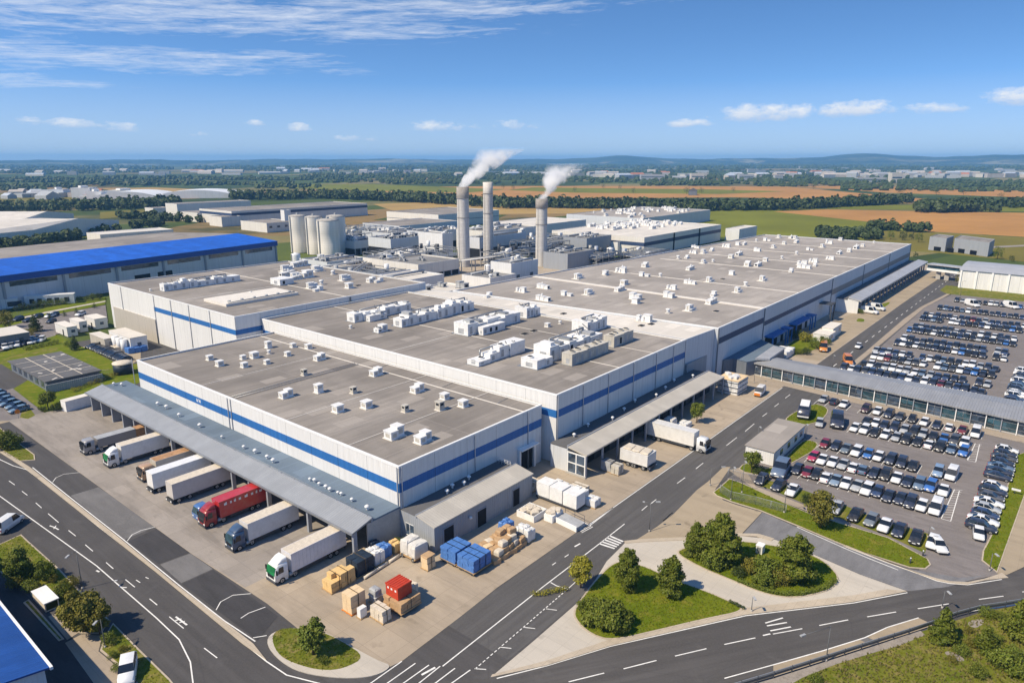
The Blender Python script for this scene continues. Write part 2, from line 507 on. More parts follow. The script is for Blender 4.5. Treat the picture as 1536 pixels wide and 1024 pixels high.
M['marking'] = plain('worn_white_marking', (.72, .71, .68), .75, .2, 1.2)
M['grass'] = ground('mown_grass', ((.10, .145, .006), (.16, .185, .012), (.24, .205, .035)), .12)
M['grass_rough'] = ground('rough_grass', ((.105, .14, .012), (.20, .185, .03), (.33, .24, .11)), .16)
M['grass_dry'] = ground('dry_grass', ((.16, .145, .045), (.10, .12, .025), (.30, .24, .12)), .1)
M['gravel'] = ground('grey_brown_gravel', ((.28, .25, .22), (.36, .32, .28), (.22, .19, .16)), .3)
M['cardboard'] = plain('brown_cardboard', (.44, .29, .16), .85, .2, 1.6)
M['carton_tan'] = plain('pale_tan_carton', (.66, .50, .31), .85, .12, 1.2)
M['carton_orange'] = plain('golden_tan_carton', (.66, .45, .20), .85, .16, 1.4)
M['timber'] = plain('pallet_timber', (.42, .28, .14), .85, .25, 3)
M['film_white'] = plain('white_stretch_film', (.66, .66, .65), .35, .2, 1.6, 0, .6, .5)
M['film_cream'] = plain('cream_wrapped_bundle', (.60, .53, .43), .6, .22, 2, 0, .5)
M['tarp_dark'] = plain('dark_navy_tarpaulin', (.022, .035, .055), .5, .35, 1.2, 0, .7)
M['tarp_blue'] = plain('blue_stretch_wrap', (.075, .185, .46), .45, .3, 2.2, 0, .6)
M['tarp_white'] = plain('off_white_tarpaulin', (.62, .60, .56), .6, .15, 1.5, 0, .5)
M['red_crate'] = plain('red_painted_steel', (.48, .05, .022), .5, .2, 1.5)
M['strap'] = plain('dark_strap', (.10, .075, .05), .7, .2, 3)
M['rust'] = plain('rusty_brown_sheet', (.40, .23, .12), .8, .4, 1.2)
M['bark'] = plain('tree_bark', (.10, .07, .045), .9, .25, 4, 0, .8)
M['leaf_deep'] = leafmat('deep_green_leaves', (.058, .088, .006), (.135, .165, .016), (.21, .215, .03))
M['leaf_mid'] = leafmat('mid_green_leaves', (.085, .125, .011), (.16, .20, .026), (.21, .22, .036))
M['leaf_olive'] = leafmat('olive_green_leaves', (.11, .115, .014), (.19, .175, .026), (.25, .205, .04))
M['leaf_yellow'] = leafmat('yellow_green_leaves', (.19, .19, .014), (.32, .29, .03), (.36, .31, .05))
M['leaf_dark'] = leafmat('dark_hedge_leaves', (.028, .05, .009), (.058, .082, .016), (.08, .10, .02))
M['leaf_far'] = leafmat('distant_wood_leaves', (.034, .058, .016), (.07, .098, .028), (.10, .12, .038), .1)
M['blade'] = leafmat('grass_blades', (.11, .155, .007), (.18, .205, .015), (.26, .225, .035), .3)
# ------------------------------------------------------------------ daylight
SUN_EL = math.radians(48)
SUN_FROM = math.atan2(.36, -.93)          # direction on the ground that the sun stands in
w = bpy.data.worlds.new('World'); S.world = w; w.use_nodes = True
wt = w.node_tree; wt.nodes.clear()
T = NT.__new__(NT); T.t = wt
def wm(op, a, b=0.0, c=0.0): return T.math(op, a, b, c)
tc = T.n('ShaderNodeTexCoord').outputs['Generated']
sp = T.n('ShaderNodeSeparateXYZ', {0: tc})
zs = wm('ADD', wm('MULTIPLY', wm('MAXIMUM', sp.outputs[2], 0.0), 2.0), .085)
sv = T.n('ShaderNodeVectorMath', {0: T.n('ShaderNodeCombineXYZ', {0: sp.outputs[0], 1: sp.outputs[1], 2: zs}).outputs[0]}, operation='NORMALIZE').outputs[0]
sky = T.n('ShaderNodeTexSky', {'Vector': sv}, sky_type='NISHITA', sun_disc=False, sun_elevation=SUN_EL,
          sun_rotation=PI / 2 - SUN_FROM, altitude=100, air_density=1.0, dust_density=.25, ozone_density=3.0)
hz0 = T.n('ShaderNodeHueSaturation', {'Hue': .502, 'Saturation': 1.2, 'Value': 1.06, 'Color': sky.outputs[0]}).outputs[0]
hs = T.mix(wm('MULTIPLY', wm('MAXIMUM', wm('SUBTRACT', 1.0, wm('DIVIDE', sp.outputs[2], .10)), 0.0), .8), hz0, (2.85, 3.35, 4.2))
# clouds, placed by compass bearing (U) and tangent of the elevation (V), thousandths of a radian or so
along = T.n('ShaderNodeVectorMath', {0: tc, 1: tuple(FH)}, operation='DOT_PRODUCT').outputs['Value']
side = T.n('ShaderNodeVectorMath', {0: tc, 1: tuple(RT)}, operation='DOT_PRODUCT').outputs['Value']
U = wm('MULTIPLY', wm('ARCTAN2', side, along), 1073.0)
V = wm('MULTIPLY', wm('DIVIDE', sp.outputs[2], wm('SQRT', wm('ADD', wm('MULTIPLY', along, along), wm('MULTIPLY', side, side)))), 1073.0)
def bearing(px, py): return 1073 * math.atan((px - 768) / 1073), (240 - py) * 1073 / math.hypot(1073, px - 768)
n_big = T.noise(T.n('ShaderNodeCombineXYZ', {0: wm('MULTIPLY', U, .028), 1: wm('MULTIPLY', V, .055)}).outputs[0], 1.25, 10, .66)
tilt = wm('ADD', V, wm('MULTIPLY', U, -.04))
n_cir = T.noise(T.n('ShaderNodeCombineXYZ', {0: wm('MULTIPLY', U, .0065), 1: wm('MULTIPLY', tilt, .075)}).outputs[0], 1.0, 9, .68, .7)
n_cir2 = T.noise(T.n('ShaderNodeCombineXYZ', {0: wm('MULTIPLY', U, .02), 1: wm('MULTIPLY', tilt, .16)}).outputs[0], 1.0, 7, .7, .5)
def ell(px, py, rx, ry, st, flat=1.0):
    u0, v0 = bearing(px, py)
    du = wm('DIVIDE', wm('SUBTRACT', U, u0), rx)
    dv = wm('DIVIDE', wm('SUBTRACT', V, v0), ry)
    if flat != 1.0: dv = wm('MULTIPLY', dv, wm('ADD', 1.0, wm('MULTIPLY', wm('LESS_THAN', dv, 0.0), flat - 1)))
    d = wm('ADD', wm('MULTIPLY', du, du), wm('MULTIPLY', dv, dv))
    m = wm('MULTIPLY', wm('MAXIMUM', wm('SUBTRACT', 1.0, d), 0.0), st)
    return m, dv
mc = None; shade = 0.0
for px, py, rx, ry, st in ((1142, 176, 82, 21, 1.15), (1275, 170, 56, 20, 1.1), (1030, 189, 40, 9, .95), (1508, 154, 44, 17, 1.15), (1400, 168, 75, 11, .62),
                           (655, 194, 72, 13, .72), (770, 192, 40, 12, .66), (112, 190, 54, 10, .85), (188, 194, 34, 11, .66), (450, 196, 24, 10, .95),
                           (385, 188, 20, 7, .6), (300, 204, 22, 6, .6), (540, 210, 60, 7, .5), (60, 184, 22, 6, .6)):
    m, dv = ell(px, py, rx, ry, st, 1.9)
    shade = wm('ADD', wm('MULTIPLY', wm('MINIMUM', wm('MULTIPLY', m, 3.0), 1.0), dv), shade)
    mc = m if mc is None else wm('MAXIMUM', mc, m)
cum = T.rng(wm('ADD', mc, wm('MULTIPLY', wm('SUBTRACT', n_big, .5), 3.3)), .28, 1.2)
cum = wm('MULTIPLY', cum, wm('GREATER_THAN', mc, .02))
ci = None
for px, py, rx, ry, st in ((300, 36, 560, 36, 1.0), (620, 26, 330, 24, 1.0), (150, 96, 400, 22, .9), (420, 97, 130, 13, .8), (30, 124, 170, 14, .9), (985, 20, 110, 9, .5), (660, 48, 120, 9, .45), (20, 45, 130, 26, .9)):
    m, _ = ell(px, py, rx, ry, st)
    ci = m if ci is None else wm('MAXIMUM', ci, m)
cirv = wm('MULTIPLY', T.rng(wm('ADD', wm('MULTIPLY', ci, .75), wm('ADD', wm('MULTIPLY', wm('SUBTRACT', n_cir, .5), 2.2), wm('MULTIPLY', wm('SUBTRACT', n_cir2, .5), 1.5))), .28, 1.25), wm('MINIMUM', wm('MULTIPLY', ci, 3), 1.0))
ccol = T.mix(T.rng(wm('ADD', shade, wm('MULTIPLY', n_big, .9)), .0, .95), (3.6, 4.1, 5.0), (5.7, 5.7, 5.7))
c1 = T.mix(wm('MULTIPLY', cirv, .82), hs, (4.9, 5.2, 5.7))
c2 = T.mix(wm('MULTIPLY', cum, .86), c1, ccol)
bg = T.n('ShaderNodeBackground', {'Color': c2, 'Strength': .14})
wo = T.n('ShaderNodeOutputWorld')
wt.links.new(bg.outputs[0], wo.inputs[0])

sl = bpy.data.lights.new('sun', 'SUN'); sl.energy = 5.0; sl.angle = math.radians(.5); sl.color = (1.0, .865, .65)
so = bpy.data.objects.new('sun', sl); COL.objects.link(so)
sd = Vector((math.cos(SUN_FROM) * math.cos(SUN_EL), math.sin(SUN_FROM) * math.cos(SUN_EL), math.sin(SUN_EL)))
so.rotation_euler = sd.to_track_quat('Z', 'Y').to_euler()
so.location = sd * 300

S.view_settings.view_transform = 'Standard'
S.view_settings.look = 'None'
S.view_settings.gamma = 1.0
S.view_settings.exposure = 0.28
S.render.engine = 'CYCLES'
cy = S.cycles
cy.use_denoising = True
try: cy.denoiser = 'OPENIMAGEDENOISE'
except Exception: pass
cy.max_bounces = 9; cy.diffuse_bounces = 3; cy.glossy_bounces = 2; cy.transmission_bounces = 3; cy.volume_bounces = 8; cy.transparent_max_bounces = 8
cy.volume_step_rate = 2.0; cy.volume_max_steps = 96
cy.use_adaptive_sampling = True; cy.adaptive_threshold = .012

# ------------------------------------------------------------------ air
t = NT('valley_haze')
pv = t.n('ShaderNodeVolumePrincipled', {'Color': (.23, .55, 1.0, 1), 'Density': HAZE_D if 'HAZE_D' in globals() else 1.0e-4, 'Anisotropy': 0.0})
t.t.links.new(pv.outputs[0], t.out.inputs[1])
hb = MB().box(-2000, 14500, -9500, 14500, -3, 148)
hz = hb.build('haze', t.m); tag(hz, kind='stuff')
hz.display_type = 'WIRE'

# ------------------------------------------------------------------ land
t = NT('valley_floor')
pos = t.n('ShaderNodeTexCoord').outputs['Object']
# fields: long parcels, each with a crop of its own
wv = t.n('ShaderNodeMixRGB', {0: .25, 1: t.vscale(pos, (.0011, .0032, 0)), 2: t.n('ShaderNodeTexNoise', {'Vector': pos, 'Scale': .0012, 'Detail': 3}).outputs[1]}).outputs[0]
vor = t.n('ShaderNodeTexVoronoi', {'Vector': wv, 'Scale': 2.2}).outputs['Color']
vs = t.n('ShaderNodeSeparateXYZ', {0: vor})
crop = t.n('ShaderNodeValToRGB', {0: vs.outputs[0]})
cr = crop.color_ramp; cr.interpolation = 'CONSTANT'
cr.elements[0].color = (.075, .105, .022, 1); cr.elements[0].position = 0
cr.elements[1].color = (.30, .19, .085, 1); cr.elements[1].position = .22
for p_, c_ in ((.36, (.10, .13, .028, 1)), (.5, (.045, .07, .02, 1)), (.66, (.26, .21, .09, 1)), (.76, (.06, .09, .022, 1)), (.9, (.19, .165, .07, 1))):
    e = cr.elements.new(p_); e.color = c_
big = t.noise(pos, .004, 5, .6); fin = t.noise(pos, .03, 6, .7); g2 = t.noise(pos, .6, 5, .7)
c = t.mix(t.rng(fin, .3, .75, 0, .45), crop.outputs[0], (.06, .085, .025))
c = t.mix(t.rng(big, .52, .6, 0, .75), c, (.03, .05, .018))
c = t.mix(t.rng(g2, .35, .75, 0, .35), c, (.05, .06, .02))
M['land'] = t.done(c, .95, 0, None, .1)
structure('ground', MB().quad((-1800, -9000, -.25), (14000, -9000, -.25), (14000, 14000, -.25), (-1800, 14000, -.25)), M['land'])

def fieldmat(name, col, ang=.3, row=.9):
    t = NT(name)
    pos = t.n('ShaderNodeTexCoord').outputs['Object']
    r = t.n('ShaderNodeVectorRotate', {'Vector': pos, 'Angle': ang}, rotation_type='Z_AXIS').outputs[0]
    a = t.noise(pos, .012, 5, .6); b = t.noise(t.vscale(r, (.02, .35, 1)), 1.0, 5, .7); f = t.noise(pos, .5, 5, .7)
    c = t.mix(t.rng(a, .3, .7), sh(col, .78), sh(col, 1.15))
    c = t.mix(t.rng(b, .35, .7, 0, .5), c, sh(col, .7))
    c = t.mix(t.rng(f, .4, .8, 0, .3), c, sh(col, .6))
    return t.done(c, .95, 0, None, .1)
M['f_green'] = fieldmat('green_meadow', (.17, .18, .02))
M['f_olive'] = fieldmat('olive_meadow', (.18, .155, .03))
M['f_ochre'] = fieldmat('ochre_stubble', (.43, .225, .07))
M['f_straw'] = fieldmat('straw_stubble', (.40, .27, .10))
M['f_dark'] = fieldmat('dark_pasture', (.07, .095, .024))
FIELDS = [
 ('f_green', [(1000, 310), (1100, 311), (1195, 318), (1300, 330), (1398, 346), (1400, 378), (1300, 372), (1240, 360), (1100, 356), (990, 352)]),
 ('f_ochre', [(1160, 317), (1240, 314), (1400, 317), (1536, 319), (1760, 322), (1760, 364), (1536, 355), (1395, 347), (1300, 332)]),
 ('f_olive', [(1296, 345), (1398, 348), (1536, 356), (1760, 366), (1760, 420), (1536, 392), (1380, 376), (1300, 372)]),
 ('f_green', [(1080, 311), (1240, 309), (1370, 307), (1760, 309), (1760, 320), (1536, 317), (1240, 313), (1160, 316)]),
 ('f_straw', [(560, 306), (640, 303), (760, 309), (1000, 312), (1060, 319), (900, 320), (700, 321), (590, 316)]),
 ('f_ochre', [(560, 281), (760, 279), (1000, 279), (1180, 280), (1330, 293), (1440, 303), (1100, 296), (900, 297), (560, 294)]),
 ('f_green', [(390, 277), (560, 276), (680, 281), (760, 284), (700, 289), (560, 286), (420, 282)]),
 ('f_straw', [(440, 288), (560, 287), (700, 291), (690, 297), (480, 292)]),
 ('f_green', [(800, 281), (1060, 284), (1180, 287), (1080, 291), (860, 289), (760, 285)]),
 ('f_ochre', [(1190, 279), (1300, 279), (1536, 286), (1760, 290), (1760, 300), (1536, 296), (1330, 289)]),
 ('f_olive', [(0, 290), (66, 288), (130, 297), (80, 306), (0, 308)]),
 ('f_straw', [(150, 283), (230, 281), (330, 285), (300, 290), (190, 289)]),
 ('f_olive', [(150, 318), (215, 314), (225, 322), (150, 328)]),
 ('f_green', [(-250, 352), (0, 347), (120, 338), (165, 345), (130, 356), (-250, 395)]),
 ('f_dark', [(600, 322), (760, 322), (740, 330), (560, 330)]),
 ('f_straw', [(1250, 303), (1360, 300), (1375, 305), (1260, 308)]),
]
for i, (m, poly) in enumerate(FIELDS):
    structure('field', MB().sheet(PX(*poly), -.2 + .006 * i), M[m])
structure('farm_track', MB().sheet(PX((1430, 372), (1536, 367), (1760, 362), (1760, 365), (1536, 369.5), (1440, 374)), -.06), M['gravel'])

# hills along the horizon: a ridge with its own crest, 9.5 to 11.5 km off
prof = [(-700, 240), (0, 241), (150, 239.5), (300, 240.5), (480, 238.5), (640, 239), (760, 239.5), (850, 238), (900, 236), (935, 233.5), (975, 237), (1050, 238.5), (1150, 238), (1220, 236.5), (1290, 231.5), (1340, 234), (1420, 236), (1536, 233.5), (1700, 236), (2200, 240)]
def crest(px):
    for (a, ya), (b, yb) in zip(prof, prof[1:]):
        if a <= px <= b: return ya + (yb - ya) * (px - a) / (b - a)
    return 240
mb = MB(); N = 200; rows = ((8200, 0), (9000, .45), (9800, .85), (10400, 1.0), (11000, .7))
vs = []
for k, (d, hf) in enumerate(rows):
    for i in range(N + 1):
        px = -700 + 2900 * i / N
        top = 60 + (240 - crest(px) + .5 * math.sin(px * .035) + .35 * math.sin(px * .11 + 1)) * 10400 / 1073
        z = top * hf + (0 if hf in (0, 1.0) else 9 * math.sin(px * .02 + k) + 5 * math.sin(px * .07 + k * 2))
        x, y = FAR(px, d); vs.append((x, y, max(z, -1 if hf == 0 else 4)))
fs = [(k * (N + 1) + i, k * (N + 1) + i + 1, (k + 1) * (N + 1) + i + 1, (k + 1) * (N + 1) + i) for k in range(len(rows) - 1) for i in range(N)]
mb.add(vs, [f[::-1] for f in fs], 0, True)
t = NT('wooded_hillside'); pos = t.n('ShaderNodeTexCoord').outputs['Object']
a = t.noise(pos, .0022, 6, .6); b = t.noise(pos, .008, 5, .7)
c = t.mix(t.rng(a, .48, .62), (.022, .036, .016), (.09, .10, .04)); c = t.mix(t.rng(b, .4, .7, 0, .6), c, (.015, .028, .012)); c = t.mix(t.rng(t.noise(t.vscale(pos, (.6, .6, 5)), .0016, 6, .65, 1), .56, .62, 0, .8), c, (.30, .26, .14))
M['hill'] = t.done(c, .95, 0, None, .1)
structure('hills', mb, M['hill'])
# ------------------------------------------------------------------ survey crops: offsets and scales of the enlargements measured from
CROP = dict(R1=(0,200,3),R2=(400,200,3),R3=(800,200,2.087),R4=(0,480,3.657),R5=(400,420,3.657),R6=(780,500,3.657),R7=(1100,400,3.523),R8=(1080,620,3.368),
 S1=(0,680,2.977),S2=(100,560,3.657),S3=(380,720,4.268),S4=(560,640,4.267),S5=(820,740,3.339),S6=(1160,820,4.085),S7=(330,880,2.695),
 T1=(420,290,5.486),T2=(680,270,5.486),T3=(0,440,5.6875),T4=(480,430,6.4),T5=(680,460,5.486),T6=(200,360,4.8),T7=(0,240,3.491),T8=(1300,300,6.398),
 U1=(1100,480,6.4),U2=(1150,570,6.83),U4=(900,330,3.072),U5=(470,780,6.024),U6=(760,690,7.875),U7=(1330,640,4.655),U8=(1040,690,6.0))
def Q(k, x, y, z=0.0):
    o = CROP[k]
    return P(o[0] + x / o[2], o[1] + y / o[2], z)
def QS(k, *pts, z=0.0): return [Q(k, x, y, z) for x, y in pts]

def lay(name, poly, z, mat): return structure(name, MB().sheet(poly, z), M[mat])

def line(mb, pts, wd, z=.05):
    """a painted line: a ribbon with mitred corners"""
    n = len(pts); L = []; Rr = []
    for i in range(n):
        a = Vector(pts[max(0, i - 1)]); b = Vector(pts[min(n - 1, i + 1)])
        d = (b - a); d = d.normalized() if d.length > 1e-6 else Vector((1, 0))
        q = Vector((-d.y, d.x)) * wd / 2; p = Vector(pts[i])
        L.append((p.x + q.x, p.y + q.y, z)); Rr.append((p.x - q.x, p.y - q.y, z))
    for i in range(n - 1): mb.add([Rr[i], Rr[i + 1], L[i + 1], L[i]], [(0, 1, 2, 3)])

def kerbed(name, poly, h, top, kw=.28, kname='kerb'):
    structure(kname, MB().prism(poly, -.02, h), M['kerb'])
    ins = inset(poly, kw)
    structure(name, MB().sheet(ins, h + .012), M[top])
    return ins
LAWNS = []     # (outline, level, tufts per square metre)

# one sheet of site asphalt, then the lanes and yards on top of it
lay('road', [(-60, -70), (135, -70), (135, 260), (-60, 260)], 0.0, 'asphalt')
lay('main_road', [P(500, 1032), P(736, 1017), P(820, 998.5), P(916, 969), P(1119, 923), P(1280, 904), P(1361, 888), P(1420, 881), P(1480, 876), P(1536, 861), P(1800, 800), P(2300, 700)] + QS('S6', (2100, 260), (1536, 352), (1270, 395), (1100, 445), (970, 500), (640, 610), (0, 815), (-300, 905)) + [P(900, 1110), P(560, 1120)], .006, 'asphalt_main')
lay('service_road', [(56, 47), (470, 44.5), (470, 57.6), (56, 57.6)], .012, 'asphalt_x')
lay('works_ground', [(43, 186), (135, 186), (135, 258), (300, 330), (330, 250), (470, 165), (470, 57), (190, 57), (190, 80), (69, 83), (69, 186)], .02, 'yard_side')
yard = [(42.7, 192), (42.6, 101), (43.2, 80.3), P(445, 941), P(500, 962), P(547, 986), P(563, 1010), P(603, 991), P(690, 925), P(747, 880), (84, 57.7), (100, 57.6), (190, 57.6), (190, 84), (70, 84), (70, 192)]
lay('loading_yard', yard, .03, 'yard')
lay('loading_yard', [(42.75, 191), (42.65, 101), (43.25, 86), (58, 86), (66.8, 86), (66.8, 183), (60, 190)], .038, 'yard_grey')
lay('side_lane', [(20, 190), (42.7, 190), (48, 188), (50.5, 188.5), (44, 205), (30, 232), (8, 262), (-20, 262)], .024, 'pavement_tan')
lay('lane_patch', QS('S1', (315, 188), (440, 150), (700, 325), (555, 385)), .026, 'asphalt_patch')
lay('lane_patch', QS('S1', (715, 495), (850, 445), (950, 515), (810, 578)), .026, 'asphalt_patch')
lay('lane_patch', QS('S1', (570, 393), (706, 332), (850, 440), (708, 493)), .026, 'asphalt_dark')
lay('lane_patch', QS('S1', (812, 582), (952, 518), (1240, 725), (1150, 835)), .026, 'asphalt_dark')
structure('kerb', MB().prism([(36.85, 70), (37.45, 74), (37.15, 94), (37.3, 113), (37.2, 157), (36.2, 175), (35.4, 175), (36.4, 157), (36.6, 120), (36.75, 100), (36.6, 75)], 0, .13), M['kerb'])
lay('back_lane', [(12, 60), (22.0, 60), (22.2, 93.8), (22.5, 107.6), (21.4, 117.3), (14, 160), (2, 160)], .014, 'asphalt_dark')

# left verge with its gaps
va = QS('S1', (0, 405), (95, 362), (130, 395), (270, 520), (350, 605), (490, 745), (450, 806), (365, 803), (345, 798), (262, 706), (215, 690), (150, 650), (120, 600), (45, 560), (0, 530))
va = va + [P(-60, 860), P(-60, 800)]
for poly in (va, QS('S1', (468, 818), (505, 757), (620, 872), (760, 1008), (800, 1060), (640, 1062), (545, 962), (447, 880)), QS('S1', (104, 667), (130, 652), (287, 828), (263, 838)),
             [P(-60, 600), P(0, 641), P(16, 655), P(52, 682), P(53, 690), P(25, 692), P(0, 678), P(-60, 640)]):
    if area(poly) < 0: poly = poly[::-1]
    LAWNS.append((kerbed('verge', poly, .11, 'grass_rough', .22), .125, 7))
lay('drive_pavement', QS('S1', (215, 727), (262, 708), (350, 800), (300, 832)), .03, 'footpath')
lay('drive_pavement', QS('S1', (290, 845), (365, 806), (458, 812), (440, 882), (545, 970), (545, 1075), (455, 1075)), .03, 'footpath')

# island with the young tree at the corner of the loading yard
ci_ = QS('S7', (185, 232), (205, 185), (300, 162), (420, 180), (530, 240), (640, 300), (700, 320), (630, 362), (500, 372), (330, 350), (240, 300))
structure('kerb', MB().prism(chaikin(ci_, 2), -.02, .10), M['pavement'])
LAWNS.append((chaikin(QS('S7', (208, 218), (225, 175), (310, 165), (420, 185), (500, 225), (590, 285), (500, 332), (415, 340), (320, 318), (240, 282)), 2), .115, 12))
lay('verge', LAWNS[-1][0], .115, 'grass_rough')

# pale paving round the two planted islands, and the island lawns
pale = [P(736, 1016), P(800, 962), P(879, 893), P(910, 842), P(938, 814), P(964, 809), P(1040, 806), P(1110, 804), P(1161, 809), P(1209, 827), P(1290, 862), P(1361, 887), P(1280, 903), P(1119, 922), P(916, 968.5), P(820, 998)]
structure('pavement', MB().prism(pale, -.02, .09), M['pavement'])
structure('kerb', MB().prism([P(1361, 887), P(1280, 903), P(1119, 922), P(916, 968.5), P(820, 998), P(736, 1016), P(738, 1012), P(820, 991), P(916, 959), P(1119, 912), P(1280, 893), P(1330, 884)], -.02, .12), M['kerb'])
i1 = chaikin(QS('S5', (125, 600), (170, 530), (245, 430), (320, 355), (385, 335), (520, 375), (600, 420), (790, 485), (940, 550), (1000, 592), (800, 632), (560, 690), (330, 742), (230, 715), (160, 660)), 2)
i2 = chaikin(QS('S5', (640, 300), (680, 275), (760, 250), (960, 235), (1140, 262), (1260, 285), (1380, 330), (1455, 400), (1465, 440), (1420, 490), (1270, 525), (1160, 522), (1050, 492), (930, 440), (760, 370)), 2)
for poly in (i1, i2):
    if area(poly) < 0: poly = poly[::-1]
    LAWNS.append((kerbed('lawn', poly, .15, 'grass', .25), .165, 13))
structure('kerb', MB().prism(QS('S5', (388, 240), (480, 230), (700, 220), (960, 202), (1060, 204), (1140, 228), (1125, 240), (1050, 216), (960, 214), (700, 235), (480, 245), (395, 252)), -.02, .16), M['kerb'])

# tan forecourt, verge and footpath between the service road and the car park
lay('forecourt', [P(955, 809), P(985, 790), P(1010, 771), P(1045, 735), P(1062, 722), P(1085, 700), P(1096, 700), P(1072, 735), P(1085, 750), P(1105, 757), P(1143, 768), P(1110, 803), P(1040, 804)], .03, 'pavement_tan')
v1 = QS('U8', (175, 290), (240, 240), (320, 168), (430, 205), (520, 245), (830, 390), (1080, 495)) + QS('R8', (850, 628), (1050, 735), (1066, 765), (1040, 786), (960, 780), (680, 690), (400, 572), (200, 490), (60, 448), (-20, 415))
if area(v1) < 0: v1 = v1[::-1]
LAWNS.append((kerbed('verge', v1, .1, 'grass', .2), .115, 10))
lay('drive', [P(1112, 803), P(1144, 768), P(1199, 792), P(1300, 830), P(1365, 853), P(1440, 866), P(1480, 862), P(1420, 880), P(1362, 886), P(1290, 861), P(1209, 826), P(1160, 808)], .016, 'asphalt_drive')
structure('kerb', MB().prism(QS('S6', (430, -5), (445, -8), (700, 95), (890, 160), (1000, 195), (1080, 212), (1190, 218), (1290, 198), (1370, 172), (1400, 160), (1440, 190), (1300, 205), (1190, 231), (1080, 222), (1000, 206)), -.02, .12), M['kerb'])

# lower car park
lay('car_park', [(122, 46.5), (118, 22), (114.5, 11.5), (110.6, 11.5), (111, 6.2), (116.4, 2.4), (120, 1), (190, -1), (192, 47), (184, 52.5), (165, 49), (152, 43)], .01, 'asphalt_lot')
lay('footpath', [P(1093, 705), P(1115, 700)] + QS('U8', (560, 235), (1000, 405), (1280, 530)) + QS('R8', (850, 640), (1035, 725), (1045, 740), (960, 705), (700, 600)) + QS('U8', (1080, 480), (800, 375), (520, 240)), .05, 'footpath')
v2 = QS('U8', (600, 235), (700, 262), (1000, 392), (1250, 500)) + QS('R8', (850, 618), (1035, 705), (1060, 610), (1000, 588), (860, 555), (760, 520), (600, 450), (430, 390), (300, 350), (200, 330))
lay('verge', v2, .03, 'grass_rough')
v3 = QS('R8', (-20, 385), (30, 280))
v4 = chaikin(QS('R8', (85, 290), (120, 250), (165, 260), (250, 285), (330, 225), (400, 150), (440, 132), (500, 150), (480, 185), (430, 215), (260, 310), (245, 322)), 1)
if area(v4) < 0: v4 = v4[::-1]
LAWNS.append((kerbed('lawn', v4, .1, 'grass', .2), .115, 9))
v5 = chaikin(QS('U2', (190, 420), (200, 385), (300, 320), (480, 240), (600, 270), (640, 320), (560, 420), (400, 465), (250, 455)), 1)
if area(v5) < 0: v5 = v5[::-1]
LAWNS.append((kerbed('lawn', v5, .1, 'grass', .2), .115, 9))
v6 = [P(1472, 840), P(1474, 826), P(1490, 795), P(1525, 682), P(1560, 672), P(1560, 680), P(1496, 859)]
if area(v6) < 0: v6 = v6[::-1]
LAWNS.append((kerbed('verge', v6, .1, 'grass', .2), .115, 9))
lay('far_pavement', [P(1496, 860), P(1560, 672), P(1760, 640), P(1760, 800), P(1536, 850), P(1510, 862)], .05, 'pavement_tan')
lay('footpath', [(191.5, 68), (188.3, 40), (184.6, 7), (182.6, -12), (178.4, -12), (180.6, 7), (184.6, 40), (186.8, 57.5), (187, 68)], .04, 'footpath')

# upper car park and its aprons
lay('car_park', [(203, 46.5), (203, -14), (372, -14), (372, 44), (330, 47.8)], .02, 'asphalt_lot')
lay('apron', [(203, 47.6), (330, 47.9), (372, 44.5), (372, 46), (330, 49.5), (300, 50), (240, 49.3), (203, 49.3)], .03, 'footpath')
lay('apron', [(218, 57.5), (300, 57.3), (448, 56), (448, 68), (300, 68), (218, 75)], .028, 'pavement_tan')
for poly in (QS('R7', (290, 400), (400, 365), (480, 410), (440, 440), (320, 475), (255, 470)), QS('R7', (600, 235), (640, 240), (740, 250), (835, 195), (820, 185), (700, 225), (610, 225)), QS('R7', (640, 290), (690, 295), (700, 280), (660, 270))):
    poly = chaikin(poly, 1)
    if area(poly) < 0: poly = poly[::-1]
    LAWNS.append((kerbed('verge', poly, .1, 'grass', .2), .115, 2))
lay('verge', [(372, 46), (372, -40), (392, -40), (398, 50), (380, 50)], .03, 'grass_rough')

# rough ground beyond the crash barrier
lay('rough_ground', QS('S6', (-300, 905), (0, 812), (640, 605), (975, 497), (1270, 402), (1536, 352), (2100, 260), (2100, 1500), (-300, 1500)), .03, 'grass_rough')
lay('gravel_strip', QS('S6', (-300, 890), (0, 806), (640, 600), (900, 512), (930, 540), (760, 610), (640, 640), (380, 720), (180, 800), (0, 900), (-300, 1010)), .042, 'gravel')
lay('bare_patch', chaikin(QS('S6', (1040, 640), (1100, 640), (1180, 690), (1150, 705), (1080, 680)), 2), .044, 'gravel')
lay('bare_patch', chaikin(QS('S6', (1200, 450), (1290, 440), (1290, 470), (1240, 500), (1190, 480)), 2), .044, 'gravel')
lay('lay_by', QS('S6', (0, 725), (300, 640), (530, 565), (600, 540), (760, 470), (890, 434), (970, 472), (975, 484), (640, 590), (0, 798)), .034, 'pavement_tan')
lay('lay_by', QS('S6', (530, 568), (575, 553), (650, 585), (600, 604)), .04, 'asphalt_patch')

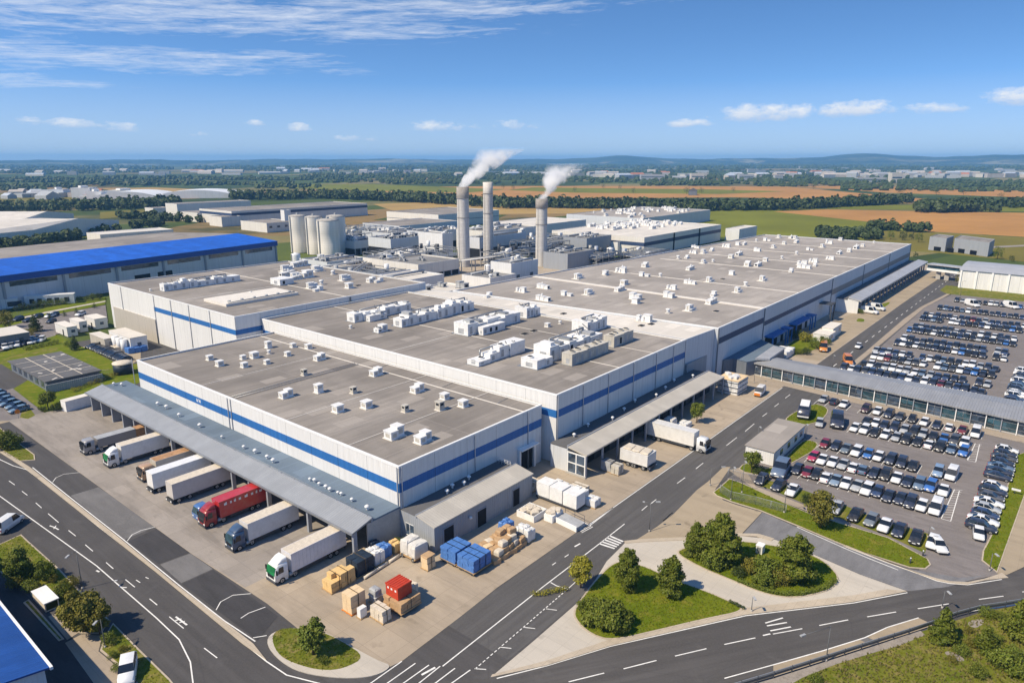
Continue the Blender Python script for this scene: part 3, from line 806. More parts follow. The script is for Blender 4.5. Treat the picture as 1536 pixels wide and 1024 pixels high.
# left: lawns, lanes and the parking by the dark flat-roofed block
lay('lawn', [P(-120, 520), P(0, 530), P(86, 502), P(92, 505), P(180, 548), P(208, 545), P(214, 562), P(214, 572), P(140, 600), P(105, 612), P(71, 622), P(20, 583), P(42, 570), P(0, 545), P(-120, 600)], .034, 'grass')
lay('lawn', QS('T3', (580, 455), (640, 440), (760, 475), (1000, 600), (1010, 655), (900, 640), (700, 530)), .036, 'grass')
lay('lawn', QS('T3', (-300, 300), (0, 250), (400, 160), (900, 60), (900, 95), (420, 190), (0, 300), (-300, 380)), .036, 'grass')
lay('lawn', QS('T3', (-300, 180), (0, 200), (160, 190), (400, 120), (900, 30), (900, 60), (400, 155), (120, 210), (0, 245), (-300, 290)), .038, 'grass')
lay('footpath', QS('T3', (-300, 300), (0, 245), (400, 155), (900, 62), (900, 72), (400, 168), (0, 258), (-300, 320)), .042, 'pavement')
lay('works_road', QS('T3', (-300, 420), (0, 320), (120, 230), (420, 190), (900, 100), (920, 240), (560, 330), (470, 350), (600, 440), (490, 480), (360, 430), (0, 490), (-300, 560)), .03, 'asphalt_lot')
lay('works_road', QS('T3', (640, 480), (690, 470), (1130, 600), (1200, 560), (1200, 470), (960, 420), (760, 440)), .031, 'pavement_tan')
lay('works_road', QS('T3', (-400, 800), (60, 822), (110, 810), (380, 1024), (420, 1060), (300, 1080), (-400, 1100)), .031, 'asphalt_lot')
lay('verge', QS('T3', (190, 1000), (260, 985), (300, 1040), (240, 1070), (170, 1060)), .05, 'grass_rough')
lay('verge', QS('T3', (-200, 600), (0, 580), (110, 525), (480, 455), (495, 475), (470, 490), (110, 548), (60, 590), (0, 605)), .05, 'grass_rough')

# ------------------------------------------------------------------ painted lines
mk = MB()
zl = .034
line(mk, [P(-60, 690), P(0, 744)] + QS('S1', (430, 500), (700, 735), (800, 830), (850, 930), (862, 1024)), .16, zl)
line(mk, [P(-60, 640)] + QS('S1', (0, 27), (60, 55), (120, 72), (220, 148), (440, 326), (700, 527), (1000, 775), (1191, 928)) + [P(430, 1012), P(500, 1030)], .17, zl)
line(mk, QS('S1', (145, 62), (300, 186), (550, 383), (800, 588), (1000, 745), (1140, 838)), .17, zl)
for arc in (((235, 128), (250, 108), (285, 92), (360, 84)), ((568, 390), (590, 362), (630, 343), (700, 326)), ((965, 698), (985, 662), (1040, 632), (1120, 625)), ((1075, 735), (1110, 712), (1185, 685)), ((1130, 822), (1191, 812))):
    line(mk, QS('S1', *arc), .13, zl)
for a, b in (((40, 122), (66, 140)), ((98, 168), (122, 186)), ((160, 220), (186, 243)), ((215, 268), (262, 308)), ((306, 343), (338, 368)), ((381, 407), (415, 436)), ((474, 486), (506, 514)), ((560, 562), (602, 596)), ((668, 648), (702, 676)), ((756, 728), (820, 780)), ((912, 868), (970, 912)), ((608, 564), (626, 576)), ((650, 552), (664, 558))):
    line(mk, QS('S1', a, b), .13, zl)
# lane arrow by the bend, and worn symbol paint
line(mk, QS('S1', (785, 728), (835, 765)), .24, zl); line(mk, QS('S1', (783, 745), (810, 738)), .22, zl + .004); line(mk, QS('S1', (800, 755), (826, 748)), .16, zl + .004)
line(mk, QS('S1', (222, 322), (245, 330), (262, 340)), .2, zl); line(mk, QS('S1', (240, 336), (250, 322)), .16, zl + .004)
line(mk, QS('S1', (545, 597), (566, 598)), .2, zl); line(mk, QS('S1', (430, 522), (444, 528)), .25, zl); line(mk, QS('S1', (508, 568), (524, 566)), .25, zl)
# hatching at the mouth of the service road
for a, b in (((735, 300), (600, 395)), ((790, 308), (660, 400)), ((845, 315), (725, 400)), ((890, 320), (790, 400)), ((950, 328), (855, 400)), ((1012, 335), (920, 400))):
    line(mk, QS('S7', a, b), .16, zl)
line(mk, QS('S7', (815, 355), (870, 325)), .3, zl)
line(mk, QS('S7', (900, 320), (1305, 0)) + QS('S5', (250, 262), (390, 152)), .17, zl)
for i in range(28):
    u = i / 28
    a = Vector(Q('S7', 1030, 332)); b = Vector(Q('S7', 1415, 0))
    p, q = a.lerp(b, u), a.lerp(b, u + .021); line(mk, [p[:], q[:]], .13, zl)
for a, b in (((1028, 330), (1076, 333)), ((1133, 243), (1178, 248)), ((1230, 163), (1274, 168)), ((1318, 88), (1362, 94))):
    line(mk, QS('S7', a, b), .13, zl)
line(mk, QS('S5', (20, 445), (50, 462), (100, 475)), .18, zl); line(mk, QS('S5', (105, 478), (145, 442)), .12, zl)
# zebra
for i in range(5):
    u = (i + .5) / 5
    a0, a1, b0, b1 = [Vector(Q('S5', *p)) for p in ((258, 256), (320, 206), (335, 280), (388, 236))]
    line(mk, [a0.lerp(a1, u)[:], b0.lerp(b1, u)[:]], .36, zl)
line(mk, [(88.5, 57.45), (120, 57.4), (185, 57.4)], .16, zl)
for a, b in (((668, 970), (698, 945)), ((715, 935), (747, 910)), ((862, 822), (906, 790)), ((965, 742), (1005, 710)), ((1132, 615), (1190, 570)), ((1235, 537), (1285, 495)), ((1330, 455), (1355, 437)), ((1395, 402), (1420, 384)), ((1455, 355), (1482, 335))):
    line(mk, QS('R6', a, b), .15, zl)
line(mk, QS('S5', (28, 358), (46, 345)), .15, zl); line(mk, QS('S5', (90, 318), (110, 305)), .15, zl); line(mk, QS('S5', (140, 266), (168, 250)), .25, zl)
for k in range(26):
    x = 206 + k * 9.2; line(mk, [(x, 52.6 - k * .03), (x + 3.6, 52.6 - k * .03)], .2, zl)
for a, b in (((990, 45), (1040, 0)), ((600, 107), (640, 85))): line(mk, QS('S5', (583, 137), (600, 122), (618, 104), (632, 96)), .14, zl)
line(mk, QS('U6', (985, 770), (1260, 560)), .17, zl)
for i in range(5):
    line(mk, QS('U6', (830 + i * 14, 800 + i * 14), (945 + i * 18, 738 + i * 12)), .14, zl)
# main road
line(mk, QS('S5', (-250, 925), (0, 862), (320, 764)) + [P(1119, 923), P(1280, 904), P(1361, 888.5)], .16, zl)
line(mk, QS('S6', (-300, 805), (0, 722), (300, 637), (560, 556), (700, 492), (890, 434)), .15, .046)
line(mk, QS('S6', (1075, 432), (1150, 402), (1270, 385), (1380, 370), (1536, 346), (1900, 285)), .15, .046)
line(mk, QS('S6', (445, 0), (700, 98), (890, 165), (1000, 208), (1080, 224), (1190, 232), (1400, 199)), .15, zl)
for a, b in (((110, 942), (288, 898)), ((385, 877), (550, 835)), ((643, 813), (800, 776)), ((890, 755), (1045, 722)), ((1133, 703), (1280, 676)), ((1365, 660), (1510, 632))):
    line(mk, QS('S5', a, b), .15, zl)
for a, b in (((575, 428), (752, 398)), ((885, 378), (1075, 348)), ((1260, 321), (1410, 301)), ((1525, 276), (1700, 250))):
    line(mk, QS('S6', a, b), .15, zl)
for a, b in (((1095, 648), (1183, 622)), ((1103, 662), (1203, 645)), ((1120, 687), (1223, 667)), ((1083, 710), (1120, 702))):
    line(mk, QS('S5', a, b), .2, zl)
line(mk, QS('R8', (388, 572), (400, 578), (640, 685), (760, 735), (900, 790)), .16, zl)
structure('road_marking', mk, M['marking'])
# ------------------------------------------------------------------ halls
def ring(mb, x0, x1, y0, y1, z0, z1, t, mi=0, sides='wsen'):
    """a band round a box, t proud of it"""
    if 's' in sides: mb.box(x0 - t, x1 + t, y0 - t, y0 - .002, z0, z1, mi)
    if 'n' in sides: mb.box(x0 - t, x1 + t, y1 + .002, y1 + t, z0, z1, mi)
    if 'w' in sides: mb.box(x0 - t, x0 - .002, y0, y1, z0, z1, mi)
    if 'e' in sides: mb.box(x1 + .002, x1 + t, y0, y1, z0, z1, mi)

def coping_on(root, poly, h, w=.38, mat='coping', drop=.22):
    if area(poly) < 0: poly = poly[::-1]
    out = inset(poly, -.05); inn = inset(poly, w)
    n = len(poly); mb = MB()
    vs = [(p[0], p[1], h + .10) for p in out] + [(p[0], p[1], h + .10) for p in inn] + [(p[0], p[1], h - drop) for p in out]
    fs = []
    for i in range(n):
        j = (i + 1) % n
        fs += [(i, j, n + j, n + i), (2 * n + i, 2 * n + j, j, i)]
    mb.add(vs, fs)
    return mb.build('coping', M[mat], root)

def hall(name, label, poly, h, wall='wall', roof='roof', cat='hall', par=.35, group=None, coping=True):
    """a flat-roofed building: outer walls, parapet, roof sheet behind it"""
    if area(poly) < 0: poly = poly[::-1]
    x0 = min(p[0] for p in poly); y0 = min(p[1] for p in poly)
    root = thing(name, label, cat, (x0, y0, 0), group=group)
    mb = MB().prism(poly, -.1, h, cap=False)
    inn = inset(poly, .3)
    n = len(inn)
    mb.add([(p[0], p[1], h - par - .02) for p in inn] + [(p[0], p[1], h) for p in inn], [((i + 1) % n, i, n + i, n + (i + 1) % n) for i in range(n)])
    mb.build('wall', M[wall], root)
    MB().sheet(inn, h - par).build('roof', M[roof], root)
    if coping: coping_on(root, poly, h)
    else:
        mb = MB(); vs = [(p[0], p[1], h + .01) for p in poly] + [(p[0], p[1], h + .01) for p in inn]
        mb.add(vs, [(i, (i + 1) % n, n + (i + 1) % n, n + i) for i in range(n)]).build('parapet_top', M[wall], root)
    return root

def rect(x0, x1, y0, y1): return [(x0, y0), (x1, y0), (x1, y1), (x0, y1)]

def pipe(mb, pts, r=.12, n=6, mi=0):
    for a, b in zip(pts, pts[1:]): mb.cyl(a, b, r, n=n, mi=mi)

# front warehouse
FX0, FX1, FY0, FY1, FH_ = 67.3, 105.3, 79.3, 175.6, 12.3
fw_ = hall('warehouse', 'white blue-banded warehouse closest to the street, above the truck docks', rect(FX0, FX1, FY0, FY1), FH_, cat='warehouse')
b = MB(); ring(b, FX0, FX1, FY0, FY1, 7.75, 9.4, .03, sides='wse'); b.build('blue_band', M['stripe'], fw_)
for x, y in ((FX0 - .12, FY0 + .35), (FX0 - .12, FY0 + 52), (FX0 - .12, FY0 + 53.2), (FX0 - .12, FY0 + 99), (FX0 + .5, FY0 - .12), (FX0 + 18, FY0 - .12), (FX0 + 33.5, FY0 - .12)): MB().cyl((x, y, 0), (x, y, FH_ - .1), .09, n=8).build('downpipe', M['post'], fw_)
b = MB().box(98.2, 102.4, FY0 - .06, FY0 - .003, 0, 4.6); d_ = b.build('door', M['shadow'], fw_)
b = MB().box(97.7, 98.2, FY0 - .5, FY0 - .004, 0, 5).box(102.4, 102.9, FY0 - .5, FY0 - .004, 0, 5).box(97.5, 103.1, FY0 - 1.3, FY0 - .004, 5, 5.25); b.build('door_frame', M['coping'], d_)
# membrane welts on its roof
b = MB()
zr = FH_ - .35
for y in (FY0 + 14, FY0 + 33, FY0 + 66):
    b.box(FX0 + .4, FX1 - .4, y, y + .14, zr, zr + .05)
b.box(FX0 + 33.2, FX0 + 33.5, FY0 + .4, FY1 - .4, zr, zr + .07); b.build('roof_seam', M['strip'], fw_)
for y in (FY0 + 52, FY0 + 53.3): MB().cyl((FX0 + 1, y, zr + .2), (FX0 + 33, y, zr + .2), .09, n=6).build('roof_pipe', M['steel'], fw_)
for y in (FY0 + 8, FY0 + 24, FY0 + 46): MB().cyl((FX0 + 33.6, y, zr + .14), (FX1 - .5, y + .4, zr + .14), .05, n=6).build('roof_pipe', M['steel'], fw_)
# small painted mark on the band
b = MB()
yb, zb = FY0 + 67, 8.25
for q in ((0, .25, 0, .75), (.45, .7, 0, .75), (.45, 1.0, .55, .75), (1.15, 1.35, 0, .75), (1.35, 1.6, .3, .5), (1.6, 1.8, 0, .75)):
    b.box(FX0 - .05, FX0 - .032, yb - q[1], yb - q[0], zb + q[2], zb + q[3])
b.build('wall_mark', M['coping'], fw_)

# second hall
H2 = 14.6
sh_ = hall('production_hall', 'white blue-banded hall with rows of air handling plant, behind the warehouse', rect(106.6, 164.0, 76.5, 183.9), H2, cat='hall')
b = MB(); ring(b, 106.6, 164.0, 76.5, 183.9, 9.75, 11.35, .03, sides='ws'); b.build('blue_band', M['stripe'], sh_)
for x in (106.9, 116, 126, 137, 148, 157, 163.7): MB().cyl((x, 76.36, 0), (x, 76.36, H2), .09, n=8).build('downpipe', M['post'], sh_)
zr2 = H2 - .35
b = MB()
for q in ((106.9, 163.7, 128, 128.2, .05), (132, 132.25, 77, 183.5, .06), (148, 148.15, 77, 183.5, .05)): MB().box(*q[:4], zr2, zr2 + q[4]).build('roof_seam', M['strip'], sh_)
lk = hall('link_building', 'plain white link block squeezed between the warehouse and the second hall', rect(105.34, 106.55, 80.5, 175), 11.0, cat='building')
MB().box(105.36, 106.53, 80.42, 80.497, 7.2, 8.6).build('blue_band', M['stripe'], lk)

# link with the cream membrane slope, then the long hall
HL = 14.6
lk2 = hall('link_hall', 'plain grey link with a cream membrane roof between the second hall and the long hall', [(164.05, 77.2), (181.2, 76.2), (175, 172), (171.0, 183), (164.05, 183)], 14.3, 'wall_cool', 'roof_light', cat='hall', par=.1, coping=False)
MB().box(165.5, 180.5, 76.4, 76.8, 0, 7.5).build('louvre_wall', M['wall_grey'], lk2)
long_poly = [(181.4, 75.2), (441.4, 75.2), (440, 157), (300, 165), (219, 171), (175.4, 172.6)]
lh = hall('assembly_hall', 'very long white hall with a vent-dotted taupe roof beside the car park', long_poly, HL, 'wall_cool', 'roof3', cat='hall')
for x0, x1, z0, z1, m in ((181.6, 216.6, 9.8, 11.6, 'navy'), (217.4, 291, 8.6, 10.1, 'navy'), (291.4, 441.3, 7.6, 9.9, 'umber')):
    MB().box(x0, x1, 75.17, 75.197, z0, z1).build('wall_band', M[m], lh)
for x in (181.7, 217, 291.2, 340, 390, 441): MB().box(x - .2, x + .2, 75.0, 75.16, 0, HL - .1).build('expansion_joint', M['wall_dark'], lh)
zrl = HL - .35
MB().prism([(216.2, 75.9), (218.4, 75.9), (221.4, 170.2), (219.2, 170.4)], zrl - .01, zrl + .22).build('roof_strip', M['strip'], lh)
for x in (252, 300, 330, 362, 398): MB().box(x, x + .7, 75.9, 156, zrl - .01, zrl + .10).build('roof_strip', M['strip'], lh)
for x0, x1 in ((219, 232), (234, 238), (242, 258), (260, 264)):
    cn = MB().box(x0, x1, 72.2, 75.16, 4.6, 5.0); c_ = cn.build('door_canopy', M['stripe'], lh)
    for xp in (x0, x1 - .35): MB().box(xp, xp + .35, 72.3, 72.7, 0, 4.6).build('canopy_post', M['stripe'], c_)
    MB().box(x0 + .8, x1 - .8, 75.1, 75.19, 0, 4.2).build('door', M['shadow'], lh)
MB().box(276, 281, 70.5, 75.16, 6.6, 7.0).box(276.3, 276.7, 70.6, 71, 0, 6.6).box(280.3, 280.7, 70.6, 71, 0, 6.6).build('porch', M['dark_steel'], lh)

# western hall
HW = 16.5
wh = hall('process_hall', 'tall white hall with a blue band standing between the warehouse and the blue-roofed shed', rect(98.5, 173.5, 184.6, 273), HW, roof='roof2', cat='hall')
b = MB(); b.box(98.47, 98.497, 184.6, 237, 11.1, 12.6).box(98.47, 173.5, 184.57, 184.597, 11.1, 12.6); b.build('blue_band', M['stripe'], wh)
MB().box(98.1, 98.49, 236.4, 270, 0, 8.2).build('ribbed_plinth', M['wall_tan'], wh)
MB().box(139, 139.5, 184.3, 184.56, 0, HW - .3).build('expansion_joint', M['wall_dark'], wh)
MB().box(99, 173, 222, 222.3, HW - .35, HW - .27).box(139, 139.3, 185, 272.5, HW - .35, HW - .26).build('roof_seam', M['strip'], wh)
for y in (199, 212, 224, 236.2, 262): MB().cyl((98.36, y, 0), (98.36, y, HW), .1, n=6).build('downpipe', M['post'], wh)

# ------------------------------------------------------------------ dock canopies
ca = thing('dock_canopy', 'long blue-grey loading canopy on posts along the warehouse, over the truck docks', 'canopy', (58, 79.3, 0))
y0, y1 = 79.3, 183.8
MB().add([(57.6, y0, 4.75), (61.3, y0, 5.75), (61.3, y1, 5.75), (57.6, y1, 4.75), (57.6, y0, 4.5), (61.3, y0, 5.45), (61.3, y1, 5.45), (57.6, y1, 4.5)],
         [(0, 1, 2, 3), (7, 6, 5, 4), (0, 3, 7, 4), (0, 4, 5, 1), (3, 2, 6, 7)]).build('metal_roof', M['slope_blue'], ca)
MB().box(61.55, FX0 - .005, y0, y1, 5.1, 5.4).build('flat_roof', M['flat_blue'], ca)
MB().box(61.3, 61.55, y0 - .05, y1 + .05, 5.0, 5.85).build('gutter', M['post'], ca)
MB().box(57.4, 57.6, y0 - .05, y1 + .05, 4.45, 4.8).build('fascia', M['steel'], ca)
b = MB()
for i in range(27): b.cyl((61.42, y0 + 1 + i * 4, 5.85), (61.42, y0 + 1 + i * 4, 6.25), .03, n=4)
for z in (6.05, 6.25): b.cyl((61.42, y0 + .2, z), (61.42, y1 - .2, z), .025, n=4)
b.build('guard_rail', M['steel'], ca)
MB().add([(60.6, y0 + .1, 0), (FX0 - .02, y0 + .1, 0), (FX0 - .02, y0 + .1, 5.1), (61.3, y0 + .1, 5.1), (60.6, y0 + .1, 5.1), (60.6, y0 + .4, 0), (FX0 - .02, y0 + .4, 0), (FX0 - .02, y0 + .4, 5.1), (61.3, y0 + .4, 5.1), (60.6, y0 + .4, 5.1)],
         [(0, 1, 2, 3, 4), (9, 8, 7, 6, 5), (0, 4, 9, 5), (4, 3, 8, 9)]).build('end_wall', M['concrete'], ca)
MB().box(66.9, FX0 - .003, y0 + 1, y1 - .5, 0, 5.09).build('shade_toned_dock_wall', M['dark_steel'], ca)  # dark tone paints in the deep shade under the canopy
for i in range(18):
    yy = y0 + .6 + i * 6.03
    MB().box(58.2, 58.9 if i < 12 else 61.2, yy, yy + .45, 0, 4.75).build('post', M['post'], ca)
for i in range(17):
    yy = y0 + 3.8 + i * 6.03
    if yy + 3 > y1 - 4: continue
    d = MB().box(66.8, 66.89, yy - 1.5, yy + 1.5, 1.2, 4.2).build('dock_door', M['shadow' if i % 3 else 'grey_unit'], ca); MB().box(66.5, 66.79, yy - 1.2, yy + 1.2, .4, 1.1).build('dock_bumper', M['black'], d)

def small_cowl(kind=0):
    b = MB()
    b.cyl((0, 0, 0), (0, 0, .35), .14, n=8); b.lathe((0, 0, .33), [(.14, 0), (.3, .08), (.3, .2), (.12, .34), (.0, .36)], 10)
    return b

cowl_mesh = small_cowl().mesh('roof_cowl', [M['white_unit']])
for i, (px, py) in enumerate([(171, 578), (183, 579), (237, 608), (250, 613), (269, 625), (300, 641), (333, 657), (366, 673), (383, 680), (401, 688), (410, 694), (465, 721), (472, 723), (479, 728), (489, 733), (495, 737), (507, 741), (512, 743), (528, 752), (551, 765)]):
    x, y = P(px, py, 5.4)
    o = bpy.data.objects.new('roof_cowl', cowl_mesh); COL.objects.link(o); o.location = (max(62, min(66.6, x)), y, 5.4); o.rotation_euler = (0, 0, i)
    k_ = R.uniform(.9, 1.5); o.scale = (k_, k_, k_)
    tag(o, 'small white cowl on the flat blue strip of the dock canopy', 'roof cowl', 'cowls along the dock canopy')

# annex at the warehouse's near corner
an = thing('annex', 'low grey ribbed annex with a sloping seam roof at the warehouse corner, by the pallets', 'annex', (67.2, 71.2, 0))
ax0, ax1 = 67.25, 92.2
MB().add([(ax0, 71.4, 0), (ax1, 71.4, 0), (ax1, 79.25, 0), (ax0, 79.25, 0), (ax0, 71.4, 4.5), (ax1, 71.4, 4.5), (ax1, 75.3, 5.2), (ax0, 75.3, 5.2), (ax0, 75.5, 4.85), (ax1, 75.5, 4.85), (ax1, 79.25, 4.85), (ax0, 79.25, 4.85)],
         [(0, 1, 5, 4), (1, 2, 10, 9, 6, 5), (3, 0, 4, 7, 8, 11), (2, 3, 11, 10)]).build('wall', M['wall_grey'], an)
MB().add([(ax0 - .15, 71.2, 4.5), (ax1 + .15, 71.2, 4.5), (ax1 + .15, 75.3, 5.24), (ax0 - .15, 75.3, 5.24), (ax0 - .15, 71.2, 4.32), (ax1 + .15, 71.2, 4.32), (ax1 + .15, 75.3, 5.06), (ax0 - .15, 75.3, 5.06)],
         [(0, 1, 2, 3), (0, 4, 5, 1), (1, 5, 6, 2), (3, 7, 4, 0), (7, 6, 5, 4)]).build('metal_roof', M['slope_tan'], an)
MB().box(ax0 + .02, ax1 - .02, 75.55, 79.27, 4.7, 4.9).build('flat_roof', M['felt'], an)
MB().box(ax0 - .15, ax1 + .15, 75.3, 75.5, 4.8, 5.3).build('gutter', M['post'], an)
for x0, x1, zt in ((69.3, 71.5, 3.2), (77.2, 79.4, 3.0), (86.6, 88.4, 3.2)):
    d = MB().box(x0, x1, 71.32, 71.397, 0, zt).build('door', M['shadow'], an)
    MB().box(x0 - .15, x0 - .001, 71.3, 71.39, 0, zt + .15).box(x1 + .001, x1 + .15, 71.3, 71.39, 0, zt + .15).box(x0, x1, 71.3, 71.39, zt + .001, zt + .15).build('door_frame', M['post'], d)
w_ = MB().box(ax0 - .05, ax0 - .003, 76.2, 77.9, 1.0, 3.0).build('window', M['glass'], an)
MB().box(ax0 - .08, ax0 - .051, 77.0, 77.08, 1.0, 3.0).box(ax0 - .08, ax0 - .051, 76.1, 78.0, 3.0, 3.1).box(ax0 - .1, ax0 - .051, 76.1, 78.0, .9, 1.0).build('window_frame', M['coping'], w_)
MB().lathe((75.3, 71.1, 2.6), [(.05, 0), (.28, .1), (.28, .4), (.05, .5)], 10).build('wall_lamp', M['white_unit'], an)
b = MB()
for i in range(6): b.cyl((ax1 - 1.2, 75.6 + i * .7, 4.9), (ax1 - 1.2, 75.6 + i * .7, 6.0), .03, n=4)
for z in (5.4, 5.7, 6.0): b.cyl((ax1 - 1.2, 75.6, z), (ax1 - 1.2, 79.1, z), .03, n=4)
b.build('guard_rail', M['coping'], an)

# dock beside the service road
dk = thing('loading_dock', 'covered loading dock with a tan sloping roof along the second hall', 'dock', (104.5, 67.6, 0))
dx0, dx1 = 104.4, 169.6
MB().add([(dx0, 67.6, 4.9), (dx1, 67.6, 4.9), (dx1, 72.0, 5.6), (dx0, 72.0, 5.6), (dx0, 67.6, 4.6), (dx1, 67.6, 4.6), (dx1, 72.0, 5.3), (dx0, 72.0, 5.3)],
         [(0, 1, 2, 3), (0, 4, 5, 1), (1, 5, 6, 2), (3, 7, 4, 0), (7, 6, 5, 4)]).build('metal_roof', M['slope_tan'], dk)
MB().box(dx0 + .3, dx1, 72.25, 76.45, 4.85, 5.15).build('flat_roof', M['felt'], dk)
MB().box(dx0, dx1, 72.0, 72.25, 4.8, 5.75).build('gutter', M['post'], dk)
for i in range(12):
    x = dx0 + .1 + i * 5.9
    MB().box(x, x + .35, 67.75, 68.1, 0, 4.62).build('post', M['post'], dk)
MB().box(dx0 + 3, dx1 - .2, 71.3, 71.6, 0, 4.8).build('back_wall', M['dark_steel'], dk)  # colour darkened to paint the shade at the back of the dock
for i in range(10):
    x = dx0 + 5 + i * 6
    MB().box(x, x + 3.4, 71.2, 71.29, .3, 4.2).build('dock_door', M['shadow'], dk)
g_ = MB().box(dx0 + .05, dx0 + .12, 67.9, 72.0, .35, 4.5).build('end_glazing', M['glass'], dk)
b = MB()
for y in (67.85, 69.9, 71.9): b.box(dx0 - .05, dx0 + .2, y, y + .22, 0, 4.6)
for z in (.15, 2.3, 4.35): b.box(dx0 - .02, dx0 + .17, 67.9, 72.0, z, z + .22)
b.build('glazing_frame', M['coping'], g_)
MB().box(dx0 + .3, dx0 + 3, 72.3, 76.45, 0, 4.84).build('end_wall', M['wall_cool'], dk)
MB().box(dx0 - .3, dx0 + .02, 67.6, 72.3, 0, .35).build('plinth', M['concrete'], dk)

# dock at the far end of the long hall
dk2 = thing('loading_dock', 'distant loading dock with a pale seamed roof, far along the long hall', 'dock', (300, 66.4, 0))
MB().add([(299, 65.6, 5.6), (441, 65.6, 5.6), (441, 70.5, 6.4), (299, 70.5, 6.4), (299, 65.6, 4.9), (441, 65.6, 4.9), (441, 70.5, 5.9), (299, 70.5, 5.9)],
         [(0, 1, 2, 3), (0, 4, 5, 1), (1, 5, 6, 2), (3, 7, 4, 0), (7, 6, 5, 4)]).build('metal_roof', M['slope_grey_x'], dk2)
MB().box(299, 441, 70.8, 75.0, 5.3, 5.6).build('flat_roof', M['felt'], dk2)
MB().box(299.2, 300.2, 66.6, 75.0, 0, 5.5).build('end_wall', M['wall'], dk2)
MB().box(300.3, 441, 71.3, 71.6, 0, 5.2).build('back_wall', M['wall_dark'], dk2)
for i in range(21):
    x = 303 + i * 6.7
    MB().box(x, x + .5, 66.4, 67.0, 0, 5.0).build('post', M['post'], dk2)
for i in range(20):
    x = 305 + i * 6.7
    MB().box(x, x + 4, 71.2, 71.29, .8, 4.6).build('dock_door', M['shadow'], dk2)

# glazed walkway building
wk = thing('walkway_building', 'long low glazed walkway with a pale seamed roof crossing between the two car parks', 'building', (191, 68, 0))
A_, B_ = Vector((191.7, 68.6)), Vector((181.6, -22))
def wkp(t, off):
    p = A_.lerp(B_, t); d = (B_ - A_).normalized(); q = Vector((-d.y, d.x))   # q points away from the camera side
    if q.x < 0: q = -q
    p = p + q * off; return (p.x, p.y)
wid = lambda t: 8.0 + 9.0 * t
mb = MB(); n = 40
top = []; 
for i in range(n + 1):
    u = i / n; a = wkp(u, -.5); m_ = wkp(u, wid(u) * .55); c_ = wkp(u, wid(u))
    top += [(a[0], a[1], 3.8), (m_[0], m_[1], 4.5), (c_[0], c_[1], 4.1), (a[0], a[1], 3.4), (c_[0], c_[1], 3.5)]
fs = []
for i in range(n):
    k = i * 5; l = k + 5
    fs += [(k, l, l + 1, k + 1), (k + 1, l + 1, l + 2, k + 2), (k + 3, l + 3, l, k), (k + 2, l + 2, l + 4, k + 4), (l + 3, k + 3, k + 4, l + 4)]
fs += [(3, 0, 1, 2, 4)]
mb.add(top, fs).build('metal_roof', M['slope_grey'], wk)
mb = MB(); a, b_ = wkp(0, .12), wkp(1, .12); c_, d_ = wkp(1, wid(1) - .4), wkp(0, wid(0) - .4)
MB().prism([a, b_, c_, d_], 0, .35).build('plinth', M['concrete'], wk)
MB().add([(d_[0], d_[1], .3), (c_[0], c_[1], .3), (c_[0], c_[1], 3.6), (d_[0], d_[1], 3.6), (a[0], a[1], .3), (a[0], a[1], 3.6)], [(0, 1, 2, 3), (4, 0, 3, 5)]).build('back_wall', M['wall_grey'], wk)
NB = 30
for i in range(NB):
    u0, u1 = (i + .06) / NB, (i + .94) / NB
    p, q = wkp(u0, .14), wkp(u1, .14)
    g = MB().add([(p[0], p[1], .36), (q[0], q[1], .36), (q[0], q[1], 3.4), (p[0], p[1], 3.4)], [(0, 3, 2, 1)]).build('window', M['teal_glass'] if i % 3 else M['glass'], wk)
    f = MB()
    for zz_ in (1.15, 2.5):
        p2, q2 = wkp(u0, .08), wkp(u1, .08)
        f.add([(p2[0], p2[1], zz_), (q2[0], q2[1], zz_), (q2[0], q2[1], zz_ + .08), (p2[0], p2[1], zz_ + .08)], [(0, 3, 2, 1)])
    if i % 2:
        um = (u0 + u1) / 2; f.cyl((*wkp(um, .06), .36), (*wkp(um, .06), 3.4), .04, n=4)
    f.build('window_frame', M['steel'], g)
for i in range(NB + 1):
    p = wkp(i / NB, -.05)
    MB().obox(p[0], p[1], 0, .22, .2, 3.5).build('post', M['coping'] if i % 2 else M['post'], wk)
# block joining it to the long hall
jb = thing('connecting_block', 'low dark block joining the glazed walkway to the long hall', 'building', (192, 69, 0))
pj = [P(1100, 537.8, 4.4), P(1120, 542.5, 4.4), P(1155, 536.2, 4.4), P(1177, 521.4, 4.4), P(1160, 517.5, 4.4), (216, 75), (186, 75)]
MB().prism(pj, 0, 4.4, cap=False).build('wall', M['wall_dark'], jb)
MB().sheet(inset(pj, -.15), 4.42).build('roof', M['flat_blue'], jb)
MB().prism([P(1133, 536.2, 5.2), P(1155, 536.2, 5.2), P(1177, 521.4, 5.2), P(1160, 517.5, 5.2)], 4.43, 5.0).build('raised_roof', M['slope_grey_x'], jb)

